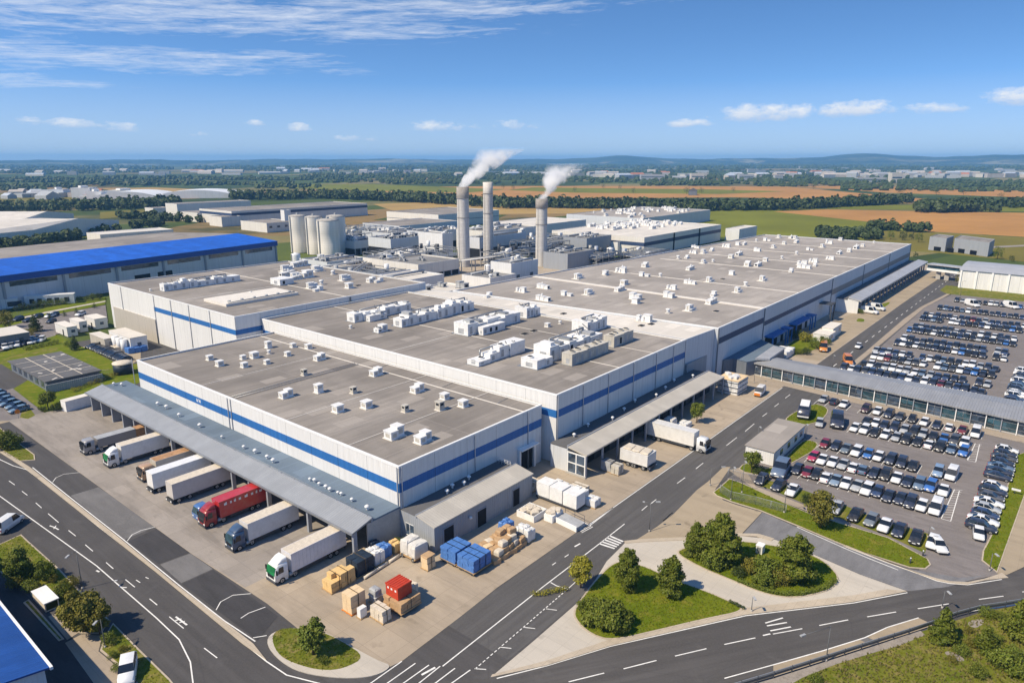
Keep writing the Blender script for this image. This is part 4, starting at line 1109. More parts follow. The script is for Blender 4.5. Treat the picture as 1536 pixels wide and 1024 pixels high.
# ------------------------------------------------------------------ blue-roofed shed on the left
ang = math.radians(9.9)
bs = thing('distribution_shed', 'huge shed with a bright blue metal roof and deep blue fascia on the left', 'shed', (226, 367, 0), ang)
def lb(mb, name, mat, parent=bs):
    me = mb.mesh(name, M[mat]); o = bpy.data.objects.new(name, me); COL.objects.link(o); o.parent = parent; return o
L_ = -300
lb(MB().add([(L_, -1, 14.0), (.6, -1, 14.0), (.6, 33, 16.8), (L_, 33, 16.8), (.6, -1, 13.7), (.6, 33, 16.5)], [(0, 1, 2, 3), (1, 4, 5, 2)]), 'metal_roof', 'blue_roof')
lb(MB().add([(L_, 33, 16.8), (-2, 33, 16.8), (-4, 93, 15.0), (L_, 93, 15.0)], [(0, 1, 2, 3)]), 'rear_roof', 'roof2')
lb(MB().add([(L_, -1.0, 11.3), (.5, -1.0, 11.3), (.5, -1.0, 13.98), (L_, -1.0, 13.98), (L_, -.7, 11.3), (.5, -.7, 11.3), (.5, 33, 11.3), (.5, 33, 16.45), (.5, -1, 13.6)], [(0, 1, 2, 3), (4, 5, 1, 0), (1, 6, 7, 8)]), 'fascia', 'blue_fascia')
lb(MB().box(L_, 0, 0, 92, 0, 12), 'wall', 'wall_cool')
for i in range(13):
    x = -1.0 - i * 24
    lb(MB().box(x, x + .9, -.7, -.01, 0, 11.3), 'column', 'post')
for i in range(12):
    x = -3 - i * 24
    lb(MB().box(x - 19, x, -.06, -.005, 9.0, 11.0), 'window', 'glass')
for x in (-68, -80):
    lb(MB().box(x - 8, x, -.12, -.07, 0, 6), 'loading_door', 'shadow')

# blue-roofed unit at the lower left corner
bu = thing('workshop', 'workshop with a blue corrugated roof cut off by the lower left corner', 'workshop', (-14, 79.6, 0))
MB().add([(-14, 79.6, 0), (16.7, 79.6, 0), (16.7, 79.6, 6.6), (-14, 79.6, 12), (-14, 140, 0), (16.7, 140, 0), (16.7, 140, 6.6), (-14, 140, 12)],
         [(0, 1, 2, 3), (1, 5, 6, 2), (5, 4, 7, 6), (4, 0, 3, 7)]).build('wall', M['wall_cool'], bu)
MB().add([(-14, 79.2, 12.3), (17.1, 79.2, 6.85), (17.1, 140, 6.85), (-14, 140, 12.3), (-14, 79.2, 12.1), (17.1, 79.2, 6.65), (17.1, 140, 6.65)], [(0, 1, 2, 3), (4, 5, 1, 0), (5, 6, 2, 1)]).build('metal_roof', M['tile_blue'], bu)
MB().box(17.1, 17.4, 79.1, 140, 6.5, 6.85).build('gutter', M['coping'], bu)

# white site office by the road, low dark block on the left, and the far cubes
so_ = thing('site_office', 'white flat-roofed cabin on the grass between service road and car park', 'cabin', (133, 41, 0))
xo0, xo1, yo0, yo1 = 133.2, 152.5, 41.6, 47.4
MB().box(xo0, xo1, yo0, yo1, .1, 3.0).build('wall', M['wall'], so_)
MB().box(xo0 - .2, xo1 + .2, yo0 - .2, yo1 + .2, 3.0, 3.2).build('roof', M['roof3'], so_)
MB().box(xo0 - .05, xo0 - .003, 44.2, 45.3, .1, 2.3).build('door', M['steel'], so_)
for x in (137, 141.5, 146, 149.5):
    MB().box(x, x + 1.6, yo0 - .05, yo0 - .003, 1.1, 2.3).build('window', M['glass'], so_)

lbk = thing('service_block', 'low block with a patched dark felt roof on the lawn at the left', 'building', (56, 207, 0))
MB().box(56.4, 69.3, 207.6, 237.6, 0, 2.75).build('wall', M['wall_dark'], lbk)
MB().box(55.9, 69.8, 207.0, 238.2, 2.75, 3.05).build('roof', M['felt'], lbk)
b = MB()
for y in (213.5, 219.5, 226, 232): b.box(56.3, 69.4, y, y + .25, 3.05, 3.1)
for x in (60.2, 64.9): b.box(x, x + .2, 207.2, 238, 3.05, 3.11)
b.build('roof_seam', M['film_cream'], lbk)
b = MB()
for i in range(9):
    x, y = R.uniform(57, 69), R.uniform(208, 237); b.obox(x, y, 3.06, R.uniform(.6, 2), R.uniform(.4, 1), .1, R.uniform(0, 3))
b.build('felt_patch', M['roof_light'], lbk)
for i in range(6):
    y = 210 + i * 4.6
    MB().box(56.32, 56.397, y, y + 2.4, .7, 2.3).build('window', M['glass'], lbk)
MB().box(55.6, 69.6, 206.3, 206.6, 0, 2.2).build('screen_wall', M['wall_grey'], lbk)
MB().box(69.9, 70.5, 207, 239, 0, .9).build('low_wall', M['pavement'], lbk)

# ------------------------------------------------------------------ background halls
def plainhall(name, label, x0, x1, y0, y1, h, wall='wall_cool', roof='roof2', bands=(), cat='hall', windows=0):
    r = hall(name, label, rect(x0, x1, y0, y1), h, wall, roof, cat=cat, coping=False)
    for z0, z1, m in bands:
        b = MB(); ring(b, x0, x1, y0, y1, z0, z1, .04, sides='ws'); b.build('wall_band', M[m], r)
    for i in range(windows):
        x = x0 + (i + .5) * (x1 - x0) / windows
        MB().box(x - 1.4, x + 1.4, y0 - .05, y0 - .003, h * .45, h * .45 + 1.8).build('window', M['glass'], r)
    return r
nh = plainhall('hall', 'white dark-banded hall with a vent-crowded roof, left of the long hall', 397.5, 517, 218.5, 292, 12, 'wall_warm', 'roof_light', ((6.2, 8.6, 'navy'),))
for x in (438, 478): MB().box(x, x + 1.2, 218.0, 218.45, 0, 12).build('expansion_joint', M['shadow'], nh)
plainhall('hall_annex', 'small white annex behind the far end of the dark-banded hall', 520, 556, 205, 216, 9, 'wall', 'roof_light', cat='annex')
plainhall('hall', 'flat pale-roofed hall behind the right-hand chimney', 432, 510, 338, 386, 10, 'wall_cool', 'roof_light')
plainhall('hall', 'wide low hall with the most distant vent-covered roof right of the chimneys', 540, 680, 300, 380, 11, 'wall_cool', 'roof3')
plainhall('hall', 'cream hall with a dark wall line, behind the left chimney', 446, 530, 455, 526, 12, 'wall_warm', 'roof2', ((6.0, 6.5, 'wall_dark'),))
plainhall('hall', 'low grey hall in front of the cream one, right of the silos', 372, 440, 424, 470, 9, 'wall_cool', 'roof2')
n1 = plainhall('hall', 'long grey hall with a dark blue upper band, behind the silos', 343, 505, 628, 690, 13, 'wall_warm', 'roof2', ((8.5, 11, 'navy'),))
plainhall('stair_tower', 'small pale tower standing against the long grey hall behind the silos', *[351, 357.5, 552, 558], 17, 'wall', 'felt', cat='tower')
def far_block(name, label, near, left, right, z, wall='wall_warm', roof='roof2', **k):
    a, l, r = P(*near, z), P(*left, z), P(*right, z)
    return plainhall(name, label, a[0], max(r[0], a[0] + 8), a[1], max(l[1], a[1] + 6), z, wall, roof, **k)
far_block('hall', 'tall cream and grey hall, farthest of the group on the left', (265, 306), (249, 304.5), (365, 300), 15)
far_block('shed', 'pale cube-shaped shed at the left end of the cream halls', (229.5, 312.3), (219, 311), (249, 310.5), 9, cat='shed')
far_block('shed', 'cream shed with a stepped roof in the middle of the left-hand group of halls', (296, 319.5), (266.5, 316.8), (345, 314.5), 9, cat='shed')
far_block('shed', 'low cream shed with dark doors, nearest of the left-hand group of halls', (399.8, 334.8), (358, 331), (437, 330.5), 8, cat='shed', windows=4)
far_block('shed', 'pale grey shed in front of the long grey hall', (332, 325.5), (315, 323.5), (355, 323), 9, cat='shed')
def gable_far(name, label, px, z, ridge, mat='roof_light', wall='wall_warm'):
    a, b, c_, d = [Vector((*P(*p, z), z)) for p in px]    # near-left, near-right, far-right, far-left eaves
    r0 = (a + d) / 2 + Vector((0, 0, ridge)); r1 = (b + c_) / 2 + Vector((0, 0, ridge))
    root = thing(name, label, 'shed', (a.x, a.y, 0))
    lo = lambda v: (v.x, v.y, 0)
    MB().add([lo(a), lo(b), lo(c_), lo(d), a[:], b[:], c_[:], d[:], r0[:], r1[:]], [(0, 1, 5, 4), (1, 2, 6, 9, 5), (2, 3, 7, 6), (3, 0, 4, 8, 7)]).build('wall', M[wall], root)
    MB().add([a[:], b[:], c_[:], d[:], r0[:], r1[:]], [(0, 1, 5, 4), (4, 5, 2, 3)]).build('roof', M[mat], root)
    return root
gable_far('warehouse', 'broad cream-roofed warehouse at the left edge beyond the blue shed', [(-170, 366), (50, 345), (178, 330), (55, 327)], 9, 5)
gable_far('warehouse', 'second cream-roofed warehouse at the left edge, behind the broad one', [(-200, 336), (28, 331), (110, 320), (-40, 318)], 9, 5)
far_block('shed', 'low pale flat-roofed shed behind the blue roof', (150, 352), (138, 348), (246, 342), 7, 'wall_warm', 'roof_light', cat='shed')
# white curved-roof hangars and pale towers far left
def vault(name, label, px0, px1, py, z, ln):
    a = Vector((*P(px0, py, 0), 0)); b = Vector((*P(px1, py - 1, 0), 0))
    d = (b - a).normalized(); q = Vector((-d.y, d.x, 0)); q = q if q.dot(FH) > 0 else -q
    root = thing(name, label, 'hangar', a)
    mb = MB(); vs = []; m = 14
    for i in range(m + 1):
        u = i / m; p = a.lerp(b, u); h = 5 + (z - 5) * math.sin(PI * min(1, u * .96 + .02)) ** .8
        vs += [(p.x, p.y, h), (p.x + q.x * ln, p.y + q.y * ln, h * .7 + 3), (p.x, p.y, 0)]
    fs = []
    for i in range(m): k = 3 * i; fs += [(k, k + 3, k + 4, k + 1)]
    mb.add([v for k, v in enumerate(vs) if k % 3 != 2], [(2 * i, 2 * i + 2, 2 * i + 3, 2 * i + 1) for i in range(m)], 0, True).build('roof', M['coping'], root)
    MB().add([v for k, v in enumerate(vs) if k % 3 != 1], [(2 * i + 1, 2 * i + 3, 2 * i + 2, 2 * i) for i in range(m)]).build('wall', M['wall'], root)
    return root
vault('hangar', 'white hangar with a low curved roof far beyond the blue shed, left of its twin', 139, 236, 301, 13, 110)
vault('hangar', 'white hangar with a low curved roof, right of its twin in the far fields', 236, 352, 298, 13, 90)
for px, py, wpx, h in ((75, 296, 16, 13), (108, 298, 22, 17), (131, 300, 17, 13), (158, 293, 34, 8)):
    x, y = P(px, py); d = math.hypot(x, y); wm_ = wpx * d / 1100
    r = hall('plant_block', 'white windowless plant block far left of the hangars', [(x, y), (x + wm_ * .8, y - wm_ * .7), (x + wm_ * 1.5, y + .1), (x + wm_ * .7, y + wm_ * .8)], h, 'wall', 'roof_light', cat='plant block', coping=False)
    MB().box(x + wm_ * .5, x + wm_ * .9, y - .2 * wm_, y + .2 * wm_, h, h + 3).build('roof_housing', M['white_unit'], r)

# right edge: curved white hall, two grey cubes, footbridge
rh = thing('hall', 'white hall with columns and a gently curved pale roof at the right edge', 'hall', (0, 0, 0))
h0, h1 = Vector((*P(1437, 431), 0)), Vector((*P(1640, 452), 0))
dd = (h1 - h0).normalized(); qq = Vector((-dd.y, dd.x, 0)); qq = qq if qq.x > 0 else -qq
rh.location = h0
def rp(u, off, z): p = h0 + dd * u + qq * off; return (p.x, p.y, z)
LL = (h1 - h0).length
MB().add([rp(0, 0, 0), rp(LL, 0, 0), rp(LL, 0, 8.6), rp(0, 0, 8.6), rp(0, 34, 0), rp(0, 34, 8.6), rp(0, 17, 10.8)], [(0, 1, 2, 3), (4, 0, 3, 6, 5)]).build('wall', M['wall'], rh)
vs = []; 
for i in range(9):
    u = i / 8; vs += [rp(-.6, u * 34 - .6, 8.6 + 2.4 * math.sin(PI * u)), rp(LL, u * 34 - .6, 8.6 + 2.4 * math.sin(PI * u))]
MB().add(vs, [(2 * i, 2 * i + 1, 2 * i + 3, 2 * i + 2) for i in range(8)], 0, True).build('roof', M['slope_grey_x'], rh)
for i in range(9):
    u = i * LL / 8
    MB().add([rp(u, -.6, 0), rp(u + .8, -.6, 0), rp(u + .8, -.6, 8.5), rp(u, -.6, 8.5), rp(u, 0, 0), rp(u, 0, 8.5), rp(u + .8, 0, 0), rp(u + .8, 0, 8.5)], [(0, 1, 2, 3), (4, 0, 3, 5), (1, 6, 7, 2)]).build('column', M['coping'], rh)
def cube_far(label, px, h):
    a, b, c_ = [Vector((*P(*p), 0)) for p in px]
    d = a + (c_ - b)
    r = hall('store', label, [a[:2], b[:2], c_[:2], d[:2]], h, 'wall_grey', 'roof2', cat='store', coping=False)
    e = (b - a); ln = e.length; e.normalize(); q = Vector((-e.y, e.x, 0)); q = q if q.x < 0 else -q
    for i in range(max(2, int(ln / 9))):
        p = a + e * (4 + i * 9) + q * .06
        MB().add([(p.x, p.y, 0), (p.x + e.x * 5, p.y + e.y * 5, 0), (p.x + e.x * 5, p.y + e.y * 5, h * .3), (p.x, p.y, h * .3)], [(0, 3, 2, 1), (0, 1, 2, 3)]).build('door', M['shadow'], r)
    return r
cube_far('left and smaller of two plain grey storage cubes in the field beyond the car park', [(1392, 374.5), (1417, 377.5), (1428, 373)], 9)
cube_far('right and longer of two plain grey storage cubes in the field beyond the car park', [(1429, 377.5), (1481, 385), (1489, 379)], 9)
fb = thing('footbridge', 'pale covered footbridge between the long hall and the curved-roof hall', 'footbridge', (0, 0, 0))
p0, p1 = Vector((*P(1388, 417), 0)), Vector((*P(1439, 424), 0)); fb.location = p0
e = (p1 - p0); q = Vector((-e.y, e.x, 0)).normalized() * 5
def bar(z0, z1, name, mat, grow=0):
    MB().prism([(p0.x - q.x * grow, p0.y - q.y * grow), (p1.x - q.x * grow, p1.y - q.y * grow), (p1.x + q.x * (1 + grow), p1.y + q.y * (1 + grow)), (p0.x + q.x * (1 + grow), p0.y + q.y * (1 + grow))], z0, z1).build(name, M[mat], fb)
bar(4.2, 5.4, 'deck', 'coping'); bar(5.41, 7.2, 'window', 'teal_glass', -.08); bar(7.21, 7.7, 'roof', 'slope_grey_x', .1)
for u in (.3, .55, .95):
    p = p0.lerp(p1, u); MB().obox(p.x + q.x / 2, p.y + q.y / 2, 0, 2, 2, 4.19).build('pier', M['concrete'], fb)
# ------------------------------------------------------------------ vehicles
def inst(name, me, parent, loc=(0, 0, 0), rz=0, color=None):
    o = bpy.data.objects.new(name, me); COL.objects.link(o); o.parent = parent
    o.location = loc; o.rotation_euler = (0, 0, rz)
    if color: o.color = (*color, 1)
    return o

def wheel_mesh(r, wd, nm):
    b = MB()
    b.cyl((0, -wd / 2, 0), (0, wd / 2, 0), r, n=16, mi=0)
    b.cyl((0, -wd / 2 - .012, 0), (0, wd / 2 + .012, 0), r * .58, n=12, mi=1)
    b.cyl((0, -wd / 2 - .03, 0), (0, wd / 2 + .03, 0), r * .2, n=8, mi=0)
    return b.mesh(nm, [M['black'], M['rim']])
W_TRUCK = wheel_mesh(.5, .34, 'lorry_wheel'); W_CAR = wheel_mesh(.31, .2, 'car_wheel'); W_CART = wheel_mesh(.34, .22, 'cart_wheel')

def loft(mb, secs, mi=0, smooth=True, caps=True):
    n = len(secs[0])
    b = [v for s_ in secs for v in s_]
    fs = [(k * n + i, k * n + (i + 1) % n, (k + 1) * n + (i + 1) % n, (k + 1) * n + i) for k in range(len(secs) - 1) for i in range(n)]
    mb.add(b, fs, mi, smooth)
    if caps:
        mb.add(secs[0], [tuple(range(n))[::-1]], mi); mb.add(secs[-1], [tuple(range(n))], mi)
    return mb

def rsec(x, hw, z0, z1, r=.12, lean=0):
    """rounded cross-section at station x"""
    t = hw - lean
    return [(x, -hw, z0 + r), (x, -hw + r, z0), (x, hw - r, z0), (x, hw, z0 + r), (x, t, z1 - r), (x, t - r, z1), (x, -t + r, z1), (x, -t, z1 - r)]

def lorry(label, x, y, rz=0, cab=(.75, .75, .74), body=(.70, .69, .67), L=11.6, glass='car_glass', H=4.0, ribs=False, deflector=True, cabless=False, top=None, group='lorries backed up to the warehouse docks', roofrust=False, cabroof=None, bed=None, wd=2.5):
    r = thing('lorry', label, 'lorry', (x, y, 0), rz, group)
    hw = wd / 2
    tx0 = 2.75 if not cabless else .35
    if not cabless:
        b = MB()
        loft(b, [rsec(.02, hw - .12, .5, 1.5, .12), rsec(0.0, hw - .06, .42, 1.75, .14), rsec(.12, hw - .06, .42, 2.2, .14, .04), rsec(.42, hw - .04, .42, 2.95, .16, .08), rsec(.75, hw - .03, .5, 3.12, .16, .1), rsec(2.15, hw - .03, .55, 3.15, .14, .06)])
        b.box(.8, 2.1, -hw + .08, -hw + .6, .35, .6).box(.8, 2.1, hw - .6, hw - .08, .35, .6)
        inst('cab', b.mesh('cab', M['paint']), r, color=cab)
        if deflector:
            b = MB(); loft(b, [rsec(.7, hw - .3, 3.1, 3.22, .05), rsec(1.5, hw - .2, 3.1, 3.75, .1, .1), rsec(2.15, hw - .15, 3.1, 3.85, .1, .1)])
            inst('roof_deflector', b.mesh('roof_deflector', M['paint']), r, color=cabroof or cab)
        b = MB().add([(-.07, -hw + .16, 1.66), (-.07, hw - .16, 1.66), (.25, hw - .26, 2.86), (.25, -hw + .26, 2.86)], [(0, 3, 2, 1)])
        inst('windscreen', b.mesh('windscreen', M[glass]), r)
        for s_ in (-1, 1):
            yy = s_ * (hw - .025)
            b = MB().add([(.5, yy, 1.75), (1.45, yy, 1.75), (1.45, yy - s_ * .06, 2.7), (.72, yy - s_ * .06, 2.7)], [(0, 1, 2, 3) if s_ < 0 else (3, 2, 1, 0)])
            inst('side_window', b.mesh('side_window', M['car_glass']), r)
            inst('headlight', MB().box(-.03, .02, s_ * (hw - .35) - .22, s_ * (hw - .35) + .22, .78, 1.02).mesh('headlight', M['lamp_glass']), r)
            inst('mirror', MB().box(.12, .3, s_ * (hw + .14) - .13, s_ * (hw + .14) + .13, 1.85, 2.55).mesh('mirror', M['black']), r)
        inst('grille', MB().box(-.035, .01, -hw + .45, hw - .45, 1.06, 1.6).mesh('grille', M['shadow']), r)
        inst('bumper', MB().box(-.08, .25, -hw + .06, hw - .06, .32, .74).mesh('bumper', M['dark_steel']), r)
        inst('wheel', W_TRUCK, r, (1.1, -hw + .2, .5)); inst('wheel', W_TRUCK, r, (1.1, hw - .2, .5))
        inst('fuel_tank', MB().cyl((2.3, -hw + .35, .75), (3.6, -hw + .35, .75), .33, n=10).mesh('fuel_tank', M['steel']), r)
    else:
        inst('bumper', MB().box(0.0, .35, -hw + .1, hw - .1, .4, .95).mesh('bumper', M['dark_steel']), r)
        inst('cab_chassis', MB().box(.1, 2.4, -.9, .9, .5, 1.1).mesh('cab_chassis', M['black']), r)
        inst('wheel', W_TRUCK, r, (1.3, -hw + .25, .5)); inst('wheel', W_TRUCK, r, (1.3, hw - .25, .5))
        for s_ in (-1, 1): inst('headlight', MB().box(-.03, .0, s_ * (hw - .4) - .2, s_ * (hw - .4) + .2, .55, .8).mesh('headlight', M['lamp_glass']), r)
    b = MB().box(2.0, L - .3, -.55, .55, .72, 1.12).box(4.6, L - 3.6, -hw + .1, -hw + .16, .55, .95).box(4.6, L - 3.6, hw - .16, hw - .1, .55, .95).box(L - .25, L - .1, -hw + .15, hw - .15, .5, .75)
    inst('chassis', b.mesh('chassis', M['dark_steel']), r)
    for xx in (3.3, L - 3.0, L - 1.85):
        for s_ in (-1, 1): inst('wheel', W_TRUCK, r, (xx, s_ * (hw - .22), .5))
    z0, z1 = (1.12, H) if bed is None else (1.12, bed)
    b = MB().box(tx0, L, -hw, hw, z0, z1)
    for s_ in (-1, 1):
        b.box(tx0 - .02, L + .02, s_ * hw - .035, s_ * hw + .035, z1 - .12, z1 + .03); b.box(tx0 - .02, L + .02, s_ * hw - .03, s_ * hw + .03, z0 - .06, z0 + .1)
        if ribs:
            n = int((L - tx0) / .62)
            for i in range(n + 1):
                xx = tx0 + .05 + i * (L - tx0 - .1) / n; b.box(xx - .04, xx + .04, s_ * hw - .03, s_ * hw + .03, z0 + .1, z1 - .12)
    for xx in (tx0, L):
        b.box(xx - .03, xx + .03, -hw + .03, hw - .03, z1 - .1, z1 + .025)
    inst('trailer' if not bed else 'load_bed', b.mesh('trailer', M['paint' if not roofrust else 'paint']), r, color=body)
    if top:
        inst('trailer_roof', MB().box(tx0 + .05, L - .05, -hw + .05, hw - .05, z1 + .004, z1 + .02).mesh('trailer_roof', M[top]), r)
    b = MB().box(L + .005, L + .03, -hw + .08, -.02, z0 + .1, z1 - .15).box(L + .005, L + .03, .02, hw - .08, z0 + .1, z1 - .15)
    inst('rear_door', b.mesh('rear_door', M['paint']), r, color=sh(body, .9))
    return r

white = (.76, .76, .75)
lorry('dark grey flatbed lorry with a low bed, farthest along the docks', 46.4, 155.6, cab=(.30, .30, .31), body=(.20, .20, .21), L=10.5, deflector=False, bed=2.9, top='grey_unit')
lorry('white lorry with a green windscreen, second farthest along the docks', 47.0, 145.0, cab=white, body=white, L=12.2, glass='green_glass', top='film_cream')
lorry('grimy lorry with a rusty brown roof, between the two white trailers', 48.6, 133.2, cab=(.42, .27, .16), body=(.50, .46, .40), L=10.6, deflector=False, H=3.6, top='rust')
lorry('all-white box trailer parked without a tractor, beside the beige one', 47.6, 127.0, body=(.80, .80, .79), L=11.6, cabless=True)
lorry('beige grey box trailer with a burnt-looking dark front end', 48.0, 120.0, body=(.56, .53, .50), L=11.5, cabless=True, top='film_cream')
rl = lorry('bright red lorry with white marks along its red trailer', 47.6, 107.2, cab=(.30, .012, .016), body=(.48, .018, .022), L=11.6, deflector=True, glass='car_glass')
for i, (u, wd) in enumerate(((.6, .5), (1.7, .3), (2.4, .35), (3.3, .4), (4.4, .55), (5.6, .4), (6.5, .3), (7.2, .5))):
    xx = 3.0 + u; b = MB().box(xx, xx + wd, -1.275, -1.252, 3.1, 3.5)
    if i % 2 == 0: b.box(xx + wd * .6, xx + wd, -1.275, -1.252, 3.5, 3.62)
    inst('lettering', b.mesh('lettering', M['coping']), rl)
lorry('white lorry with a dark navy cab, beside the red lorry', 46.8, 96.8, cab=(.035, .075, .15), body=(.66, .65, .65), L=12.0, glass='teal_glass', top='film_cream')
lorry('white ribbed lorry with a green windscreen, nearest to the street corner', 46.2, 83.9, cab=white, body=(.68, .67, .70), L=12.6, glass='green_glass', ribs=True, top='film_cream')
# short blue tractor beside the red lorry
bt = thing('tractor_unit', 'short blue lorry tractor tucked in beside the red lorry', 'lorry tractor', (48.0, 110.2, 0))
b = MB(); loft(b, [rsec(.02, 1.0, .5, 1.5, .12), rsec(0, 1.05, .42, 1.7, .14), rsec(.4, 1.08, .42, 2.6, .14, .08), rsec(.75, 1.1, .5, 2.75, .14, .1), rsec(2.0, 1.1, .55, 2.75, .12, .06)])
inst('cab', b.mesh('cab', M['paint']), bt, color=(.05, .14, .36))
inst('windscreen', MB().add([(-.05, -.88, 1.55), (-.05, .88, 1.55), (.27, .8, 2.52), (.27, -.8, 2.52)], [(0, 3, 2, 1)]).mesh('windscreen', M['teal_glass']), bt)
inst('chassis', MB().box(1.8, 4.6, -.5, .5, .6, .95).mesh('chassis', M['dark_steel']), bt)
for xx in (1.0, 3.9):
    for s_ in (-1, 1): inst('wheel', W_TRUCK, bt, (xx, s_ * .9, .5))
for s_ in (-1, 1): inst('headlight', MB().box(-.03, .02, s_ * .7 - .18, s_ * .7 + .18, .78, 1.0).mesh('headlight', M['lamp_glass']), bt)

lorry('white semi lorry leaving the covered dock, its cab out on the service road', 131.2, 54.6, PI / 2, cab=white, body=(.70, .69, .66), L=14.0, H=4.1, group=None, deflector=False)

# ------------------------------------------------------------------ cars
def car_parts(kind):
    L, hw, hood, roof = {'hatch': (3.9, .84, .92, 1.44), 'saloon': (4.35, .86, .90, 1.40), 'suv': (4.25, .90, 1.06, 1.66), 'van': (4.7, .93, 1.10, 2.0)}[kind]
    h = L / 2
    d = {}
    b = MB()
    st = [(-h, hw - .22, .38, .62), (-h + .12, hw - .08, .25, hood - .20), (-h + .6, hw, .2, hood - .07), (-h + 1.1, hw, .2, hood), (0, hw, .2, hood + .03), (h - .7, hw, .2, hood + .05), (h - .15, hw - .05, .24, hood + .02 if kind != 'saloon' else hood), (h, hw - .16, .36, hood - .12)]
    loft(b, [rsec(x, w_, z0, z1, min(.13, (z1 - z0) * .3), .05) for x, w_, z0, z1 in st])
    fr = {'hatch': (-.85, -.15, 1.15, 1.72), 'saloon': (-.85, -.1, .85, 1.55), 'suv': (-.95, -.35, 1.45, 1.95), 'van': (-1.55, -.95, 1.9, 2.2)}[kind]
    w0, r0, r1, w1 = fr; bz = hood + .0; t = hw - .06; u = hw - .2
    rf = [(r0, -u, roof - .05), (r0, u, roof - .05), (r1, u, roof - .04), (r1, -u, roof - .04), (r0 + .2, -u + .1, roof), (r0 + .2, u - .1, roof), (r1 - .15, u - .1, roof), (r1 - .15, -u + .1, roof)]
    b.add(rf, [(4, 7, 6, 5), (0, 4, 5, 1), (1, 5, 6, 2), (2, 6, 7, 3), (3, 7, 4, 0)], 0, True)
    for s_ in (-1, 1):      # pillars
        for (xa, xb) in ((w0, r0), (w1, r1), ((w0 + w1) / 2, (r0 + r1) / 2)):
            b.add([(xa - .05, s_ * (t + .012), bz), (xa + .05, s_ * (t + .012), bz), (xb + .05, s_ * (u + .012), roof - .04), (xb - .05, s_ * (u + .012), roof - .04)], [(0, 1, 2, 3) if s_ < 0 else (3, 2, 1, 0)])
    if kind == 'van':
        for s_ in (-1, 1): b.add([(.0, s_ * (t + .013), bz), (w1, s_ * (t + .013), bz), (r1, s_ * (u + .013), roof - .04), (.0, s_ * (u + .013), roof - .04)], [(0, 1, 2, 3) if s_ < 0 else (3, 2, 1, 0)])
    d['body'] = b
    d['windscreen'] = MB().add([(w0, -t, bz), (w0, t, bz), (r0, u, roof - .05), (r0, -u, roof - .05)], [(0, 3, 2, 1)])
    d['rear_window'] = MB().add([(w1, -t, bz), (w1, t, bz), (r1, u, roof - .05), (r1, -u, roof - .05)], [(0, 1, 2, 3)])
    d['side_window'] = [MB().add([(w0, s_ * t, bz), (w1, s_ * t, bz), (r1, s_ * u, roof - .05), (r0, s_ * u, roof - .05)], [(0, 1, 2, 3) if s_ < 0 else (3, 2, 1, 0)]) for s_ in (-1, 1)]
    d['headlight'] = [MB().box(-h + .02, -h + .2, s_ * (hw - .26) - .17, s_ * (hw - .26) + .17, .55, .70) for s_ in (-1, 1)]
    d['tail_light'] = [MB().box(h - .12, h + .0, s_ * (hw - .24) - .1, s_ * (hw - .24) + .1, .62, .85) for s_ in (-1, 1)]
    d['bumper'] = MB().box(-h - .02, -h + .2, -hw + .2, hw - .2, .26, .42)
    d['number_plate'] = MB().box(-h - .035, -h - .018, -.25, .25, .44, .55)
    d['wheels'] = [(x, y) for x in (-h + .78, h - .8) for y in (-hw + .1, hw - .1)]
    return d

CARM = {}
for k in ('hatch', 'saloon', 'suv', 'van'):
    d = car_parts(k); m = {}
    m['body'] = d['body'].mesh('body', M['paint'])
    m['windscreen'] = d['windscreen'].mesh('windscreen', M['car_glass']); m['rear_window'] = d['rear_window'].mesh('rear_window', M['car_glass'])
    m['side_window'] = [q.mesh('side_window', M['car_glass']) for q in d['side_window']]
    m['headlight'] = [q.mesh('headlight', M['lamp_glass']) for q in d['headlight']]
    m['tail_light'] = [q.mesh('tail_light', M['red_lamp']) for q in d['tail_light']]
    m['bumper'] = d['bumper'].mesh('bumper', M['black']); m['number_plate'] = d['number_plate'].mesh('number_plate', M['coping'])
    m['wheels'] = d['wheels']
    # the same car as one mesh, for the far rows
    one = MB()
    for nm, mi in (('body', 0), ('windscreen', 1), ('rear_window', 1), ('bumper', 2)):
        q = d[nm]; one.v, off = one.v + q.v, len(one.v); one.f += [tuple(i + off for i in f) for f in q.f]; one.m += [mi] * len(q.f); one.s += q.s
    for q in d['side_window']: one.add(q.v, q.f, 1)
    for q in d['headlight']: one.add(q.v, q.f, 3)
    for x, y in d['wheels']: one.cyl((x, y - .1, .31), (x, y + .1, .31), .31, n=10, mi=2)
    m['one'] = one.mesh('parked_car', [M['paint'], M['car_glass'], M['black'], M['lamp_glass']])
    CARM[k] = m

